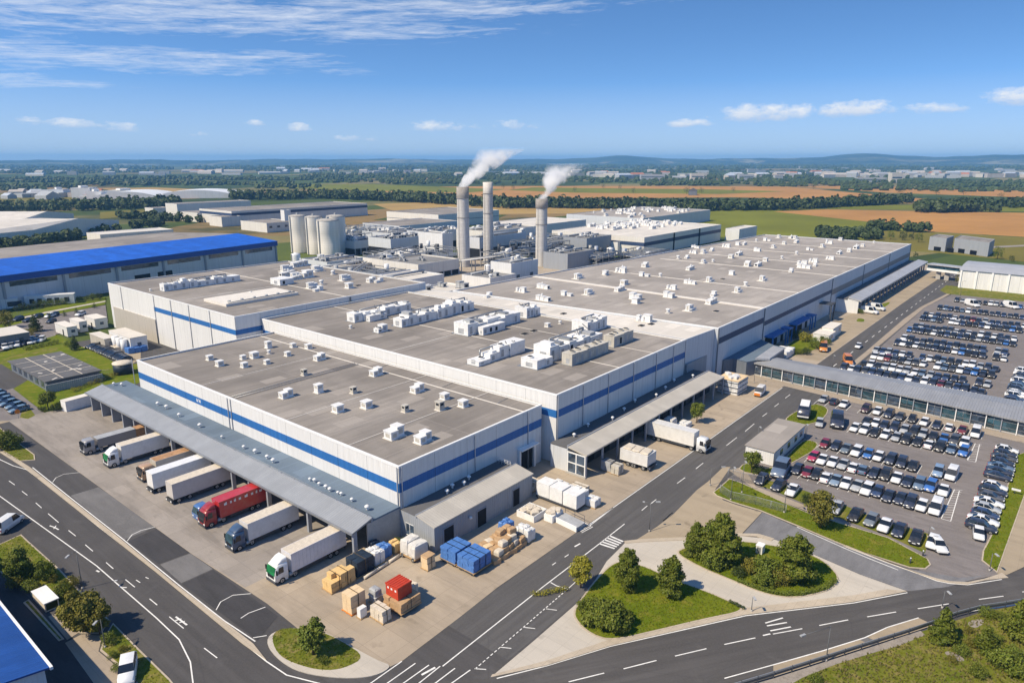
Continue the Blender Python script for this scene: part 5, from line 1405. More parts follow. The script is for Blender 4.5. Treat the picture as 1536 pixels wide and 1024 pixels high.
PAINTS = [('black', (.012, .013, .016), 7), ('dark navy', (.014, .024, .055), 11), ('navy blue', (.02, .045, .12), 5), ('steel blue', (.10, .16, .25), 3), ('dark grey', (.06, .065, .075), 6), ('silver grey', (.38, .40, .42), 5), ('white', (.74, .75, .76), 9), ('bright blue', (.03, .14, .42), 1), ('dark red', (.16, .015, .02), 1)]
CARRND = random.Random(42)
def pick_paint():
    tot = sum(p[2] for p in PAINTS); v = CARRND.uniform(0, tot)
    for p in PAINTS:
        v -= p[2]
        if v <= 0: return p[:2]
    return PAINTS[0][:2]
KINDWORD = {'hatch': 'hatchback', 'saloon': 'saloon', 'suv': 'estate car', 'van': 'van'}
N_CARS = 0
def car(x, y, rz, label_tail, kind=None, col=None, full=True, group=None, scale=1.0, word=None):
    global N_CARS
    N_CARS += 1
    kind = kind or CARRND.choice(['hatch', 'hatch', 'saloon', 'suv', 'suv'])
    cn, c_ = col or pick_paint()
    label = '%s %s %s' % (cn, word or KINDWORD[kind], label_tail)
    m = CARM[kind]
    if full:
        r = thing('parked_car' if kind != 'van' else 'parked_van', label, 'car' if kind != 'van' else 'van', (x, y, GZ), rz, group)
        inst('body', m['body'], r, color=c_)
        inst('windscreen', m['windscreen'], r); inst('rear_window', m['rear_window'], r)
        for q in m['side_window']: inst('side_window', q, r)
        for q in m['headlight']: inst('headlight', q, r)
        for q in m['tail_light']: inst('tail_light', q, r)
        inst('bumper', m['bumper'], r); inst('number_plate', m['number_plate'], r)
        for wx, wy in m['wheels']: inst('wheel', W_CAR, r, (wx, wy, .31))
    else:
        r = bpy.data.objects.new('parked_car' if kind != 'van' else 'parked_van', m['one']); COL.objects.link(r)
        r.location = (x, y, GZ); r.rotation_euler = (0, 0, rz); r.color = (*c_, 1)
        tag(r, label, 'car' if kind != 'van' else 'van', group)
    r.scale = (scale * 1.13, scale * 1.03, scale * 1.1)
    return r
GZ = .012
WHITE = ('white', (.76, .77, .78)); BLUE = ('bright blue', (.03, .14, .45)); RED = ('pinkish red', (.42, .02, .09)); NAVY = ('dark navy', (.014, .024, .055)); SILVER = ('silver grey', (.40, .42, .44))
stall = MB()
def car_row(x, ys, tail, group, x2=None, full=True, fixed={}, skip=(), face=0, mark=True, js=.12):
    n = len(ys)
    for i, y in enumerate(ys):
        if i in skip: continue
        xx = x + ((x2 - x) * i / max(1, n - 1) if x2 else 0) + CARRND.uniform(-.3, .3)
        k, c_ = fixed.get(i, (None, None))
        car(xx, y + CARRND.uniform(-js, js), face + CARRND.uniform(-.05, .05) + (PI if CARRND.random() < .12 else 0), tail, k, c_, full, group, scale=.97 if full else 1.0)
def lin(a, b, n): return [a + (b - a) * i / (n - 1) for i in range(n)]
G1 = 'cars in the lower car park'
# tails are finished with a place in the row at the end, where several would read alike
car_row(180.5, lin(45.5, 12.2, 14), 'in the car row under the glazed walkway', G1, x2=178.6, fixed={2: ('saloon', WHITE), 4: ('suv', ('dark plum', (.04, .012, .025))), 9: ('hatch', WHITE), 11: ('hatch', WHITE), 13: ('van', WHITE)}, skip=(3,))
car_row(170.6, lin(33, 13.2, 11), 'in the far half of the second double row', G1, fixed={1: ('hatch', WHITE), 4: ('hatch', SILVER)})
car_row(164.7, lin(34, 12.8, 11), 'in the near half of the second double row', G1, fixed={0: ('hatch', WHITE), 3: ('hatch', WHITE), 7: ('saloon', WHITE), 9: ('saloon', ('steel blue', (.10, .16, .25))), 10: ('suv', BLUE)})
car_row(150.8, lin(36.6, 13.0, 12), 'in the single row of the lower car park', G1, x2=150.2, fixed={0: ('hatch', ('dark red', (.20, .012, .03))), 1: ('hatch', NAVY), 2: ('saloon', ('steel blue', (.12, .16, .2))), 10: ('suv', ('steel blue', (.2, .3, .45))), 11: ('van', WHITE)}, skip=(9,))
car_row(142.0, lin(36.4, 13.1, 13), 'in the far half of the front double row', G1, fixed={0: ('hatch', RED), 1: ('saloon', WHITE), 2: ('saloon', WHITE), 3: ('saloon', SILVER), 4: ('saloon', WHITE), 8: ('saloon', WHITE), 11: ('suv', BLUE), 12: ('saloon', WHITE)})
car_row(134.0, lin(36.9, 13.0, 14), 'in the near half of the front double row', G1, x2=132.8, fixed={0: ('hatch', NAVY), 1: ('hatch', ('dark red', (.18, .012, .03))), 3: ('saloon', WHITE), 4: ('saloon', ('steel blue', (.2, .28, .38))), 5: ('saloon', WHITE), 6: ('saloon', SILVER), 12: ('hatch', WHITE), 13: ('van', WHITE)})
for i, (x, y, k, c_) in enumerate(((124.9, 40.8, 'hatch', NAVY), (124.5, 37.4, 'saloon', NAVY), (124.0, 34.7, 'saloon', WHITE), (122.5, 28.8, 'hatch', ('navy blue', (.03, .06, .12))), (122.3, 26.5, 'saloon', SILVER), (121.6, 23.2, 'saloon', ('black', (.012, .012, .015))), (121.3, 20.6, 'hatch', ('steel blue', (.16, .19, .22))), (120.9, 18.4, 'saloon', WHITE), (120.7, 16.2, 'saloon', NAVY), (120.0, 13.6, 'saloon', ('black', (.015, .017, .022))), (119.9, 11.2, 'hatch', WHITE))):
    car(x, y, CARRND.uniform(-.05, .05), 'on the grass edge by the footpath', k, c_, True, G1)
for i, (x, c_) in enumerate(zip(lin(172.0, 127.8, 17), (WHITE, NAVY, None, NAVY, None, NAVY, NAVY, None, WHITE, NAVY, ('dark grey', (.08, .085, .1)), WHITE, SILVER, None, WHITE, NAVY, WHITE))):
    if i in (7,): continue
    car(x, 5.9, PI / 2 + CARRND.uniform(-.06, .06) if i < 16 else .15, 'in the column by the right-hand grass strip', None, c_, True, G1, .95)
car(119.4, 10.4, .5, 'driving alone at the car park entrance', 'hatch', WHITE, True)
bigp = car(131.0, 39.3, .12, 'parked by the white cabin', 'suv', ('silver fronted navy', (.10, .15, .24)), True, None, 1.5, 'pickup')
big = car(165.8, 38.2, .25, 'standing apart between the grass island and the rows', 'suv', ('dark navy', (.012, .02, .05)), True, None, 1.6, 'oversized estate car')
car(162.8, 41.2, .2, 'beside the oversized estate car', 'hatch', SILVER, True, None, 1.0)
# coach-like minibus on the grass island
mbus = thing('minibus', 'dark minibus with a white roof on the small grass island', 'minibus', (163.2, 45.2, .16), .22)
b = MB(); loft(b, [rsec(0, 1.2, .5, 1.5, .2), rsec(.1, 1.35, .35, 1.8, .2), rsec(1.3, 1.42, .3, 3.1, .25, .2), rsec(6.2, 1.42, .3, 3.2, .25, .2), rsec(6.6, 1.3, .4, 2.4, .25, .1)])
inst('body', b.mesh('body', M['paint']), mbus, color=(.02, .028, .06))
inst('roof', MB().add([(1.3, -1.0, 3.12), (1.3, 1.0, 3.12), (6.1, 1.0, 3.23), (6.1, -1.0, 3.23)], [(0, 3, 2, 1)]).mesh('roof', M['white_unit']), mbus)
inst('windscreen', MB().add([(.12, -1.15, 1.8), (.12, 1.15, 1.8), (1.15, 1.02, 2.95), (1.15, -1.02, 2.95)], [(0, 3, 2, 1)]).mesh('windscreen', M['car_glass']), mbus)
inst('bumper', MB().box(-.12, .3, -1.25, 1.25, .75, 1.0).mesh('bumper', M['white_unit']), mbus)
for i in range(4): inst('side_stripe', MB().add([(1.6 + i * 1.1, -1.425, .8), (1.95 + i * 1.1, -1.425, .8), (2.7 + i * 1.1, -1.30, 2.6), (2.35 + i * 1.1, -1.30, 2.6)], [(0, 1, 2, 3)]).mesh('side_stripe', M['film_white']), mbus)
for xx in (1.3, 5.3):
    for s_ in (-1, 1): inst('wheel', W_TRUCK, mbus, (xx, s_ * 1.2, .4))

# upper car park: one mesh each, they are a dozen pixels long
G2 = 'cars in the upper car park'
UP_ROWS = ((213.6, 49.2, 14.8, 19, 'in the nearest row past the glazed walkway'), (222.0, 47.6, 14.6, 18, 'in the second row past the glazed walkway'),
           (232.8, 45.2, 14.8, 17, 'in the third row past the glazed walkway'), (241.0, 46.6, 14.6, 18, 'in the fourth row past the glazed walkway'),
           (255.6, 43.4, 13.9, 17, 'in the fifth row past the glazed walkway'), (263.4, 42.8, 14.3, 16, 'in the sixth row past the glazed walkway'),
           (279.0, 44.0, 13.2, 17, 'in the seventh row past the glazed walkway'), (286.8, 43.6, 13.8, 17, 'in the eighth row past the glazed walkway'),
           (303.0, 44.0, 13.4, 17, 'in the ninth row past the glazed walkway'), (312.0, 44.4, 12.7, 17, 'in the tenth row past the glazed walkway'),
           (330.0, 42.4, 12.5, 16, 'in the last-but-one row past the walkway'), (354.0, 39.5, 12.7, 14, 'in the farthest row past the glazed walkway'))
for x, ya, yb, n, tail in UP_ROWS:
    car_row(x, lin(ya, yb, n), tail, G2, full=False, skip=tuple(i for i in range(n) if CARRND.random() < .04))
    for y in lin(ya + .9, yb - .9, n + 1): stall.add([(x - 2.4, y - .06, .05), (x + 2.4, y - .06, .05), (x + 2.4, y + .06, .05), (x - 2.4, y + .06, .05)], [(0, 1, 2, 3)])
for i, x in enumerate(lin(206, 243, 13)):
    car(x, 7.7, PI / 2 + CARRND.uniform(-.06, .06), 'in the right-hand column of the upper car park', None, WHITE if i % 4 == 0 else None, False, G2)
# white lines of the lower car park
for x, ya, yb, n in ((179.6, 45.5, 12.2, 14), (170.6, 33, 13.2, 11), (164.7, 34, 12.8, 11), (150.5, 36.6, 13, 12), (142, 36.4, 13.1, 13), (133.4, 36.9, 13, 14)):
    st_ = (ya - yb) / (n - 1)
    for i in range(n + 1):
        y = ya + st_ / 2 - st_ * i; stall.add([(x - 2.6, y - .05, .045), (x + 2.4, y - .05, .045), (x + 2.4, y + .05, .045), (x - 2.6, y + .05, .045)], [(0, 1, 2, 3)])
for x0, x1 in ((130.6, 144.8), (161.8, 173.2)):
    line(stall, [(x0, 11.6), (x1, 11.6)], .14, .05); line(stall, [(x0, 10.2), (x1, 10.8)], .14, .05)
    line(stall, [(x0, 11.6), (x0, 10.2)], .14, .05)
    k = x0 + .8
    while k < x1: line(stall, [(k, 11.6), (k + .8, 10.4)], .1, .054); k += 1.1
structure('stall_marking', stall, M['marking'])

# left side: small groups of cars and vans
G3 = 'cars parked at the left edge'
for i in range(6): car(46.6 + R.uniform(-.2, .2), 214.5 - i * 3.7, .1, 'in the short row beside the left lawn', 'hatch', ('pale blue', (.13, .22, .32)), True, G3)
GZ = .04
for i in range(14):
    x, y = Q('T3', 20 + i * 26, 468 - i * 5.5 + (12 if i % 2 else -8)); car(x, y, R.uniform(-.3, .3) + 1.2, 'in the crowded rank at the left edge', None, WHITE if i % 4 == 1 else None, False, G3)
for i in range(15):
    x, y = Q('T3', 800 + i * 19, 462 + i * 8.2); car(x, y, .2 + R.uniform(-.2, .2), 'in the line of dark cars by the grey shed', None, ('black', (.014, .015, .018)), False, G3)
for i, (px, py) in enumerate(((158, 232), (245, 240), (430, 205), (440, 250), (330, 205), (465, 190), (690, 190))):
    x, y = Q('T3', px, py); car(x, y, .6, 'on the lane before the blue shed', None, WHITE if i in (2, 6) else NAVY, False, G3)
# vans and cars on their own
def van(label, x, y, rz, c_, scale=1.0, name='delivery_van'):
    r = car(x, y, rz, '', 'van', ('', c_), True, None, scale); r['label'] = label; r.name = name; r['category'] = 'van'; return r
GZ = .012
van('white van coming out of the left verge onto the street', 26.9, 132.4, -2.5, (.74, .74, .72), 1.0)
car(24.9, 80.6, 1.1, 'parked by the verge at the bottom edge of the picture', 'suv', WHITE, True, None, 1.05)
GZ = .035
v_ = van('small white and orange van parked at the end of the covered dock', 175.6, 60.1, .1, (.74, .72, .69), 1.05)
inst('nose_panel', MB().box(-2.42, -2.36, -.7, .7, .4, 1.0).mesh('nose_panel', M['orange']), v_)
GZ = .03
car(243, 52.4, .05, 'driving on the service road beside the upper car park', 'hatch', WHITE, False)
for px, py, c_, lab in ((1505, 511, NAVY, 'near the right-hand edge of the upper car park'), (1516, 632, WHITE, 'in front of the walkway windows at the right edge')):
    x, y = P(px, py); car(x, y, 1.3, lab, None, c_, False)
for px, py, lab in ((1143, 532, 'white'), (1186, 540, 'dark')):
    pass
# ------------------------------------------------------------------ goods in the yard
G = random.Random(77)
def stack(label, x0, x1, y0, y1, h, mat, nx=3, ny=2, nz=3, pallet='timber', straps=1, name='carton_stack', cat='stack', rz=0, z=0.0, jit=.05, top=None, wheels=False, slump=.0, strapmat='strap'):
    cx, cy = (x0 + x1) / 2, (y0 + y1) / 2
    r = thing(name, label, cat, (cx, cy, z + .03), rz)
    lx, ly = x1 - x0, y1 - y0
    zb = .16 if pallet else 0
    if wheels: zb = .62
    if pallet:
        b = MB()
        for i in range(4): b.box(-lx / 2 - .1 + i * (lx + .1) / 4, -lx / 2 - .1 + i * (lx + .1) / 4 + (lx + .1) / 4 - .06, -ly / 2 - .1, ly / 2 + .1, zb - .04, zb)
        for i in range(3): b.box(-lx / 2 - .1, lx / 2 + .1, -ly / 2 + i * ly / 2 - .08, -ly / 2 + i * ly / 2 + .08, zb - .16, zb - .041)
        inst('pallet', b.mesh('pallet', M[pallet]), r)
    if wheels:
        inst('chassis', MB().box(-lx / 2, lx / 2, -ly / 2 + .05, ly / 2 - .05, .3, .61).mesh('chassis', M['dark_steel']), r)
        for sx in (-1, 1):
            for sy in (-1, 1): inst('wheel', W_CART, r, (sx * (lx / 2 - .25), sy * (ly / 2 - .55), .34), PI / 2)
    b = MB()
    for i in range(nx):
        for j in range(ny):
            for k in range(nz):
                if k == nz - 1 and slump and G.random() < slump: continue
                sx, sy, sz = lx / nx, ly / ny, h / nz
                b.obox(-lx / 2 + (i + .5) * sx + G.uniform(-jit, jit), -ly / 2 + (j + .5) * sy + G.uniform(-jit, jit), zb + .005 + k * sz, sx * G.uniform(.93, .985), sy * G.uniform(.93, .985), sz * G.uniform(.93, .985), G.uniform(-.02, .02))
    inst('load', b.mesh('load', M[mat]), r)
    if top:
        b = MB(); b.bag(0, 0, zb + h - .12, lx + .12, ly + .12, .22, 0); inst('cover', b.mesh('cover', M[top]), r)
    for i in range(straps):
        x = -lx / 2 + (i + 1) * lx / (straps + 1)
        b = MB().box(x - .06, x + .06, -ly / 2 - .07, -ly / 2 - .055, zb, zb + h + .05).box(x - .06, x + .06, ly / 2 + .055, ly / 2 + .07, zb, zb + h + .05).box(x - .06, x + .06, -ly / 2 - .07, ly / 2 + .07, zb + h + .05, zb + h + .065)
        inst('strap', b.mesh('strap', M[strapmat]), r)
    return r

def wrapped(label, x0, x1, y0, y1, h, mat, rz=0, nx=2, ny=2, name='wrapped_load', cat='load', wheels=False, z=0.0, straps=0, pallet='timber'):
    """shrink-wrapped soft blocks pushed together on a pallet or a trolley"""
    r = thing(name, label, cat, ((x0 + x1) / 2, (y0 + y1) / 2, z + .03), rz)
    lx, ly = x1 - x0, y1 - y0; zb = .16 if pallet else 0
    if wheels:
        zb = .62
        inst('chassis', MB().box(-lx / 2, lx / 2, -ly / 2 + .1, ly / 2 - .1, .42, .6).mesh('chassis', M['timber']), r)
        for sx in (-1, 1):
            for sy in (-1, 1): inst('wheel', W_CART, r, (sx * (lx / 2 - .1), sy * (ly / 2 - .6), .34), PI / 2)
    elif pallet:
        inst('pallet', MB().box(-lx / 2 - .08, lx / 2 + .08, -ly / 2 - .08, ly / 2 + .08, 0, .15).mesh('pallet', M[pallet]), r)
    b = MB()
    for i in range(nx):
        for j in range(ny):
            b.bag(-lx / 2 + (i + .5) * lx / nx, -ly / 2 + (j + .5) * ly / ny, zb + .01, lx / nx * .99, ly / ny * .99, h * G.uniform(.88, 1.06), G.uniform(-.04, .04), 0, G)
    inst('load', b.mesh('load', M[mat]), r)
    for k in range(straps):
        zz_ = zb + h * (k + 1) / (straps + 1)
        inst('band', MB().box(-lx / 2 - .05, lx / 2 + .05, -ly / 2 - .05, ly / 2 + .05, zz_, zz_ + .07).mesh('band', M['film_white']), r)
    return r

stack('long golden tan carton stack on a pallet, beside the nearest white lorry', 50.2, 54.5, 74.9, 77.1, 2.2, 'carton_orange', 5, 2, 3, straps=2, slump=.12)
stack('dark navy tarpaulin load behind the golden tan cartons', 55.0, 58.1, 75.1, 77.8, 2.4, 'tarp_dark', 3, 2, 3, straps=1)
wrapped('white film-wrapped load between the navy tarpaulin and the canopy end wall', 58.6, 60.6, 75.4, 77.8, 2.1, 'film_white', nx=2, ny=2)
wrapped('small blue wrapped load in front of the canopy end wall', 60.8, 62.4, 75.9, 78.0, 1.9, 'tarp_blue', nx=2, ny=2)
wrapped('dark green tarpaulin pile at the foot of the canopy end wall', 60.2, 62.0, 78.2, 79.2, 2.0, 'tarp_dark', nx=2, ny=1)
for i, (x, y, lx) in enumerate(((56.8, 74.3, 2.6), (59.2, 74.5, 2.3), (61.8, 74.7, 2.2))):
    o = MB().cyl((-lx / 2, 0, .25), (lx / 2, .15, .25), .24, n=12).build('fabric_roll', M['film_cream'], None, loc=None); o.location = (x, y, .03)
    tag(o, ('cream roll on the concrete beside the navy tarpaulin load', 'cream roll lying in the middle of three before the wrapped loads', 'cream roll nearest the bush, lying on the concrete')[i], 'roll', 'cream rolls lying in the yard')
stack('tall pale tan carton block on an orange pallet, left of the white bundles', 49.0, 51.5, 68.8, 70.8, 2.7, 'carton_tan', 2, 2, 3, pallet='orange', straps=1, jit=.015)
stack('small white appliance-sized box in front of the tall tan cartons', 49.3, 50.4, 67.2, 68.0, 1.4, 'white_unit', 1, 1, 1, straps=0, jit=0)
stack('cream bundles strapped together, nearest to the street corner', 50.5, 52.0, 64.1, 66.7, 1.7, 'film_cream', 2, 3, 3, straps=1, slump=.2)
wrapped('grey wrapped crate behind the cream bundles', 52.5, 53.8, 68.0, 69.5, 2.0, 'grey_unit', nx=1, ny=1, straps=1)
rb = stack('wheeled trolley of brown bundles carrying the red crate', 53.0, 56.6, 63.2, 66.9, 1.4, 'cardboard', 3, 3, 3, wheels=True, straps=1, name='trolley', cat='trolley')
rc = thing('steel_crate', 'bright red steel crate standing on the trolley of brown bundles', 'crate', (54.6, 65.4, 2.1))
b = MB().box(-1.25, 1.25, -1.25, 1.25, .02, 1.85)
for i in range(6): b.box(-1.3, 1.3, -1.2 + i * .44, -1.1 + i * .44, 1.852, 1.9)
inst('box', b.mesh('box', M['red_crate']), rc)
inst('lid_rim', MB().box(-1.3, 1.3, -1.3, -1.251, 1.6, 1.9).box(-1.3, -1.251, -1.25, 1.3, 1.6, 1.9).mesh('lid_rim', M['red_crate']), rc)
for y in (-.7, .1, .8): inst('vent_hole', MB().box(-1.262, -1.252, y - .22, y + .1, 1.15, 1.45).mesh('vent_hole', M['coping']), rc)
wrapped('low pile of cream scraps behind the red crate', 57.0, 58.2, 65.4, 67.2, 1.6, 'film_cream', nx=2, ny=2)
wrapped('white tarpaulin-covered trailer beside the annex wall', 63.1, 65.9, 71.4, 75.0, 2.2, 'tarp_white', nx=1, ny=2, wheels=True, name='covered_trailer', cat='trailer')
stack('single brown carton tower with a torn side, right of the white covered trailer', 62.9, 64.6, 68.5, 69.9, 2.0, 'carton_tan', 1, 1, 2, straps=1, top='cardboard')
wrapped('golden wrapped pile under the bush by the canopy end wall', 62.9, 64.3, 75.8, 77.4, 1.6, 'carton_orange', nx=2, ny=2)
stack('blue-wrapped trolley load nearer to the annex doors', 66.2, 69.9, 65.9, 69.1, 2.0, 'tarp_blue', 3, 2, 5, wheels=True, straps=2, strapmat='tarp_dark', name='trolley', cat='trolley')
stack('blue-wrapped trolley load nearer to the service road', 66.2, 70.2, 62.1, 65.5, 2.0, 'tarp_blue', 3, 3, 5, wheels=True, straps=2, strapmat='tarp_dark', name='trolley', cat='trolley')
stack('rusty brown box container behind the dark grey flatbed', 56.9, 60.6, 154.6, 157.0, 2.7, 'rust', 1, 1, 1, pallet=None, straps=0, jit=0, name='box_container', cat='container')
stack('low pallet of pale boxes between the red lorry and the navy-cabbed one', 56.5, 59.8, 101.0, 102.6, 1.3, 'carton_tan', 4, 2, 2, slump=.3)
for i in range(13):
    x, y, z = ((76 + i * 2.1, 77.2 + (i % 2) * .8, 4.9) if i < 4 else (110 + (i - 4) * 6.6, 73.4 + (i % 3), 5.15)); o = bpy.data.objects.new('roof_cowl', cowl_mesh); COL.objects.link(o); o.location = (x, y, z); o.scale = (1.3, 1.3, 1.3)
    tag(o, 'small white cowl on the flat roof of the annex' if i < 4 else 'small white cowl on the flat roof strip of the covered dock', 'roof cowl', 'cowls on the annex' if i < 4 else 'cowls on the covered dock')
# heap of bales, each a thing of its own
bale = [MB().bag(0, 0, 0, 1.25, 1.0, .75, 0, 0, G).mesh('bale', M[m]) for m in ('cardboard', 'carton_tan', 'film_cream')]
lev = 0
for k, (xa, xb, ya, yb, n1_, n2_) in enumerate(((70.6, 78.4, 61.6, 66.6, 6, 5), (71.6, 78.2, 61.9, 66.2, 5, 4), (73.2, 77.8, 62.3, 65.6, 4, 3), (74.4, 77.2, 62.8, 65.0, 2, 2))):
    for i in range(n1_):
        for j in range(n2_):
            if k and G.random() < .12: continue
            o = bpy.data.objects.new('bale', bale[G.choice((0, 0, 0, 1, 2))]); COL.objects.link(o)
            o.location = (xa + (i + .5) * (xb - xa) / n1_ + G.uniform(-.1, .1), ya + (j + .5) * (yb - ya) / n2_ + G.uniform(-.1, .1), .03 + k * .8)
            o.rotation_euler = (G.uniform(-.06, .06), G.uniform(-.06, .06), G.uniform(-.3, .3)); o.scale = (1.12, 1.1, 1.08)
            tag(o, 'brown or tan wrapped bale in the big heap behind the blue trolley loads', 'bale', 'bales heaped behind the blue trolleys')
wrapped('white wrapped sacks at the right end of the bale heap', 78.6, 80.6, 61.6, 64.6, 2.0, 'film_white', nx=2, ny=3)
wrapped('pale blue wrapped sacks behind the bale heap', 77.6, 79.8, 65.4, 67.2, 2.4, 'tarp_blue', nx=2, ny=2)
# bins and ramp beside the white lorry
stack('long white boxed trailer load on wheels, between annex and covered dock', 92.0, 94.9, 61.4, 70.4, 2.7, 'white_unit', 1, 3, 1, pallet=None, wheels=True, straps=0, jit=.1, name='trailer_load', cat='trailer')
wrapped('white wrapped goods standing behind the long white trailer load', 95.4, 97.6, 62.4, 69.6, 1.9, 'film_white', nx=2, ny=5)
wrapped('low white wrapped pile at the front of the long white trailer load', 95.2, 97.2, 59.6, 61.8, 1.4, 'film_white', nx=2, ny=2)
stack('white and cream pallets against the annex end wall', 92.8, 95.6, 72.0, 75.0, 1.6, 'film_cream', 3, 3, 2, slump=.2)
stack('low pale pallet stack between the long trailer load and the dock glazing', 98.2, 100.2, 64.0, 67.0, 1.2, 'film_cream', 2, 2, 2)
sk = thing('skip', 'open white skip filled with cream scraps, beside the annex', 'skip', (84.5, 65, .03))
MB().box(84.5, 88.2, 65, 65.15, .03, 1.2).box(84.5, 88.2, 68.65, 68.8, .03, 1.2).box(84.5, 84.65, 65.15, 68.65, .03, 1.2).box(88.05, 88.2, 65.15, 68.65, .03, 1.2).box(84.65, 88.05, 65.15, 68.65, .04, .1).build('tub', M['white_unit'], sk)
b = MB()
for i in range(16): b.bag(84.7 + G.uniform(.5, 2.9), 65.2 + G.uniform(.5, 2.9), .7, G.uniform(.7, 1.5), G.uniform(.6, 1.1), G.uniform(.4, .75), G.uniform(0, 3), 0, G)
b.build('scrap', M['film_cream'], sk)
sk = thing('skip', 'smaller white skip with a cream heap, at the top of the loading ramp', 'skip', (86.4, 62.5, .03))
MB().prism([(86.4, 62.5), (89.6, 62.5), (89.6, 64.3), (86.4, 64.3)], .03, 1.25).build('tub', M['white_unit'], sk)
b = MB()
for i in range(6): b.bag(86.6 + G.uniform(.4, 2.4), 62.7 + G.uniform(.3, 1.2), 1.2, 1.2, .9, .5, G.uniform(0, 3), 0, G)
b.build('scrap', M['film_cream'], sk)
rm = thing('loading_ramp', 'low white-edged loading ramp with hatched end, reaching the service road', 'ramp', (86.8, 57.5, .03))
MB().prism([(86.8, 57.7), (89.2, 57.7), (89.8, 62.3), (87.3, 62.3)], .03, .75, 0).build('deck', M['grey_unit'], rm)
MB().prism([(86.6, 57.7), (86.79, 57.7), (87.29, 62.3), (87.1, 62.3)], .03, .95).build('edge_wall', M['coping'], rm)
b = MB()
for p in ((89.2, 57.8), (89.5, 60), (89.8, 62.2)): b.cyl((*p, .75), (*p, 1.9), .04, n=5)
b.cyl((89.2, 57.8, 1.9), (89.8, 62.2, 1.9), .04, n=5); b.cyl((89.2, 57.8, 1.3), (89.8, 62.2, 1.3), .03, n=5); b.build('hand_rail', M['dark_steel'], rm)
# by the covered dock
stack('dark grey cage crate at the mouth of the covered dock', 109.6, 111.5, 65.4, 67.6, 1.9, 'grey_unit', 2, 2, 2, straps=2)
stack('pale beige crate beside the dark cage crate at the dock', 109.4, 111.4, 63.4, 65.1, 1.8, 'cream_unit', 2, 2, 2, straps=1)
w_ = lorry('white wrapped lorry load with grey straps, parked beside the covered dock', 116.4, 59.6, PI / 2, cab=(.55, .55, .54), body=(.70, .69, .67), L=6.6, H=3.4, cabless=True, group=None, wd=3.6)
b = MB()
for i in range(3): b.bag(1.5 + i * 1.9, .2, 3.42, 1.8, 2.8, .35, .1, 0, G)
inst('cover', b.mesh('cover', M['film_cream']), w_)
wrapped('white covered box under the dock roof, behind the semi lorry', 137.5, 140.2, 66.2, 68.6, 2.4, 'tarp_white', nx=1, ny=1)
wrapped('heap of white sheeting on the ground between semi lorry and bush', 140.2, 143.4, 64.0, 66.4, 1.1, 'film_white', nx=3, ny=2, pallet=None)
st_ = thing('bale_stack', 'tall dark-strapped stack of white bales at the far end of the covered dock', 'bale stack', (170.5, 64, .03))
b = MB()
for i in range(4):
    for j in range(3):
        for k in range(3): b.bag(171.4 + i * 1.75, 65.1 + j * 1.9, .05 + k * 1.25, 1.7, 1.85, 1.25, 0, 0, G)
b.build('load', M['film_white'], st_)
b = MB()
for k in range(3): b.box(170.45, 177.45, 64.1, 69.95, .7 + k * 1.25, .85 + k * 1.25)
b.build('band', M['tarp_dark'], st_)
MB().box(170.4, 177.5, 64.05, 70.0, 3.85, 4.0).build('top_sheet', M['carton_tan'], st_)
b = MB()
for i in range(9): b.bag(171.2 + G.uniform(0, 5), 65 + G.uniform(0, 4), 4.0, 1.7, 1.2, .7, G.uniform(0, 3), 0, G)
b.build('loose_sheeting', M['film_white'], st_)
# far yard beside the long hall
def cabin(label, k, near, left, right, h, mat='wall_warm', roof='strip', z=None, cat='cabin', name='cabin'):
    a, l, r_ = Q(k, *near, h), Q(k, *left, h), Q(k, *right, h)
    x1, y1 = max(r_[0], a[0] + 2), max(l[1], a[1] + 2)
    r = thing(name, label, cat, (a[0], a[1], 0))
    MB().box(a[0], x1, a[1], y1, .03, h).build('wall', M[mat], r)
    MB().box(a[0] - .12, x1 + .12, a[1] - .12, y1 + .12, h, h + .15).build('roof', M[roof], r)
    MB().box(a[0] - .05, a[0] - .003, a[1] + (y1 - a[1]) * .3, a[1] + (y1 - a[1]) * .3 + 1.1, .05, 2.1).build('door', M['shadow'], r)
    n = max(1, int((x1 - a[0]) / 4))
    for i in range(n):
        xx = a[0] + (i + .4) * (x1 - a[0]) / n
        MB().box(xx, xx + 1.2, a[1] - .05, a[1] - .003, h * .4, h * .4 + 1).build('window', M['glass'], r)
    return r
cabin('larger white cabin between the long hall and the service road', 'U1', (960, 85), (870, 60), (1052, 35), 3.4)
cabin('smaller cream cabin just in front of the larger white one', 'U1', (920, 150), (770, 125), (985, 110), 2.6, 'wall')
wrapped('white sacks heaped against the foot of the long hall', 214, 222, 66, 71, 2.2, 'film_white', nx=3, ny=2, pallet=None)
wrapped('small white bags beside the bushes in front of the long hall', 199.5, 203, 62.5, 65.5, 1.6, 'film_white', nx=2, ny=2, pallet=None)
GZ = .03
van('orange works truck beyond the cream cabin by the service road', 232.5, 60.5, .3, (.60, .22, .03), 1.3, 'works_truck')
van('orange truck at the near left corner of the upper car park', 221.5, 50.2, .4, (.62, .20, .03), 1.2, 'works_truck')
van('white van parked at the far dock, left of its neighbour', 303, 63, 1.4, (.72, .72, .72), 1.3)
van('white van parked at the far dock, right of its neighbour', 312, 62.5, 1.4, (.66, .67, .68), 1.3)
van('white lorry-like van at the far end of the upper car park, left', 346, 33, .8, (.72, .72, .72), 1.3)
van('white van near the far right end of the upper car park', 352, 20, .8, (.70, .70, .70), 1.3)

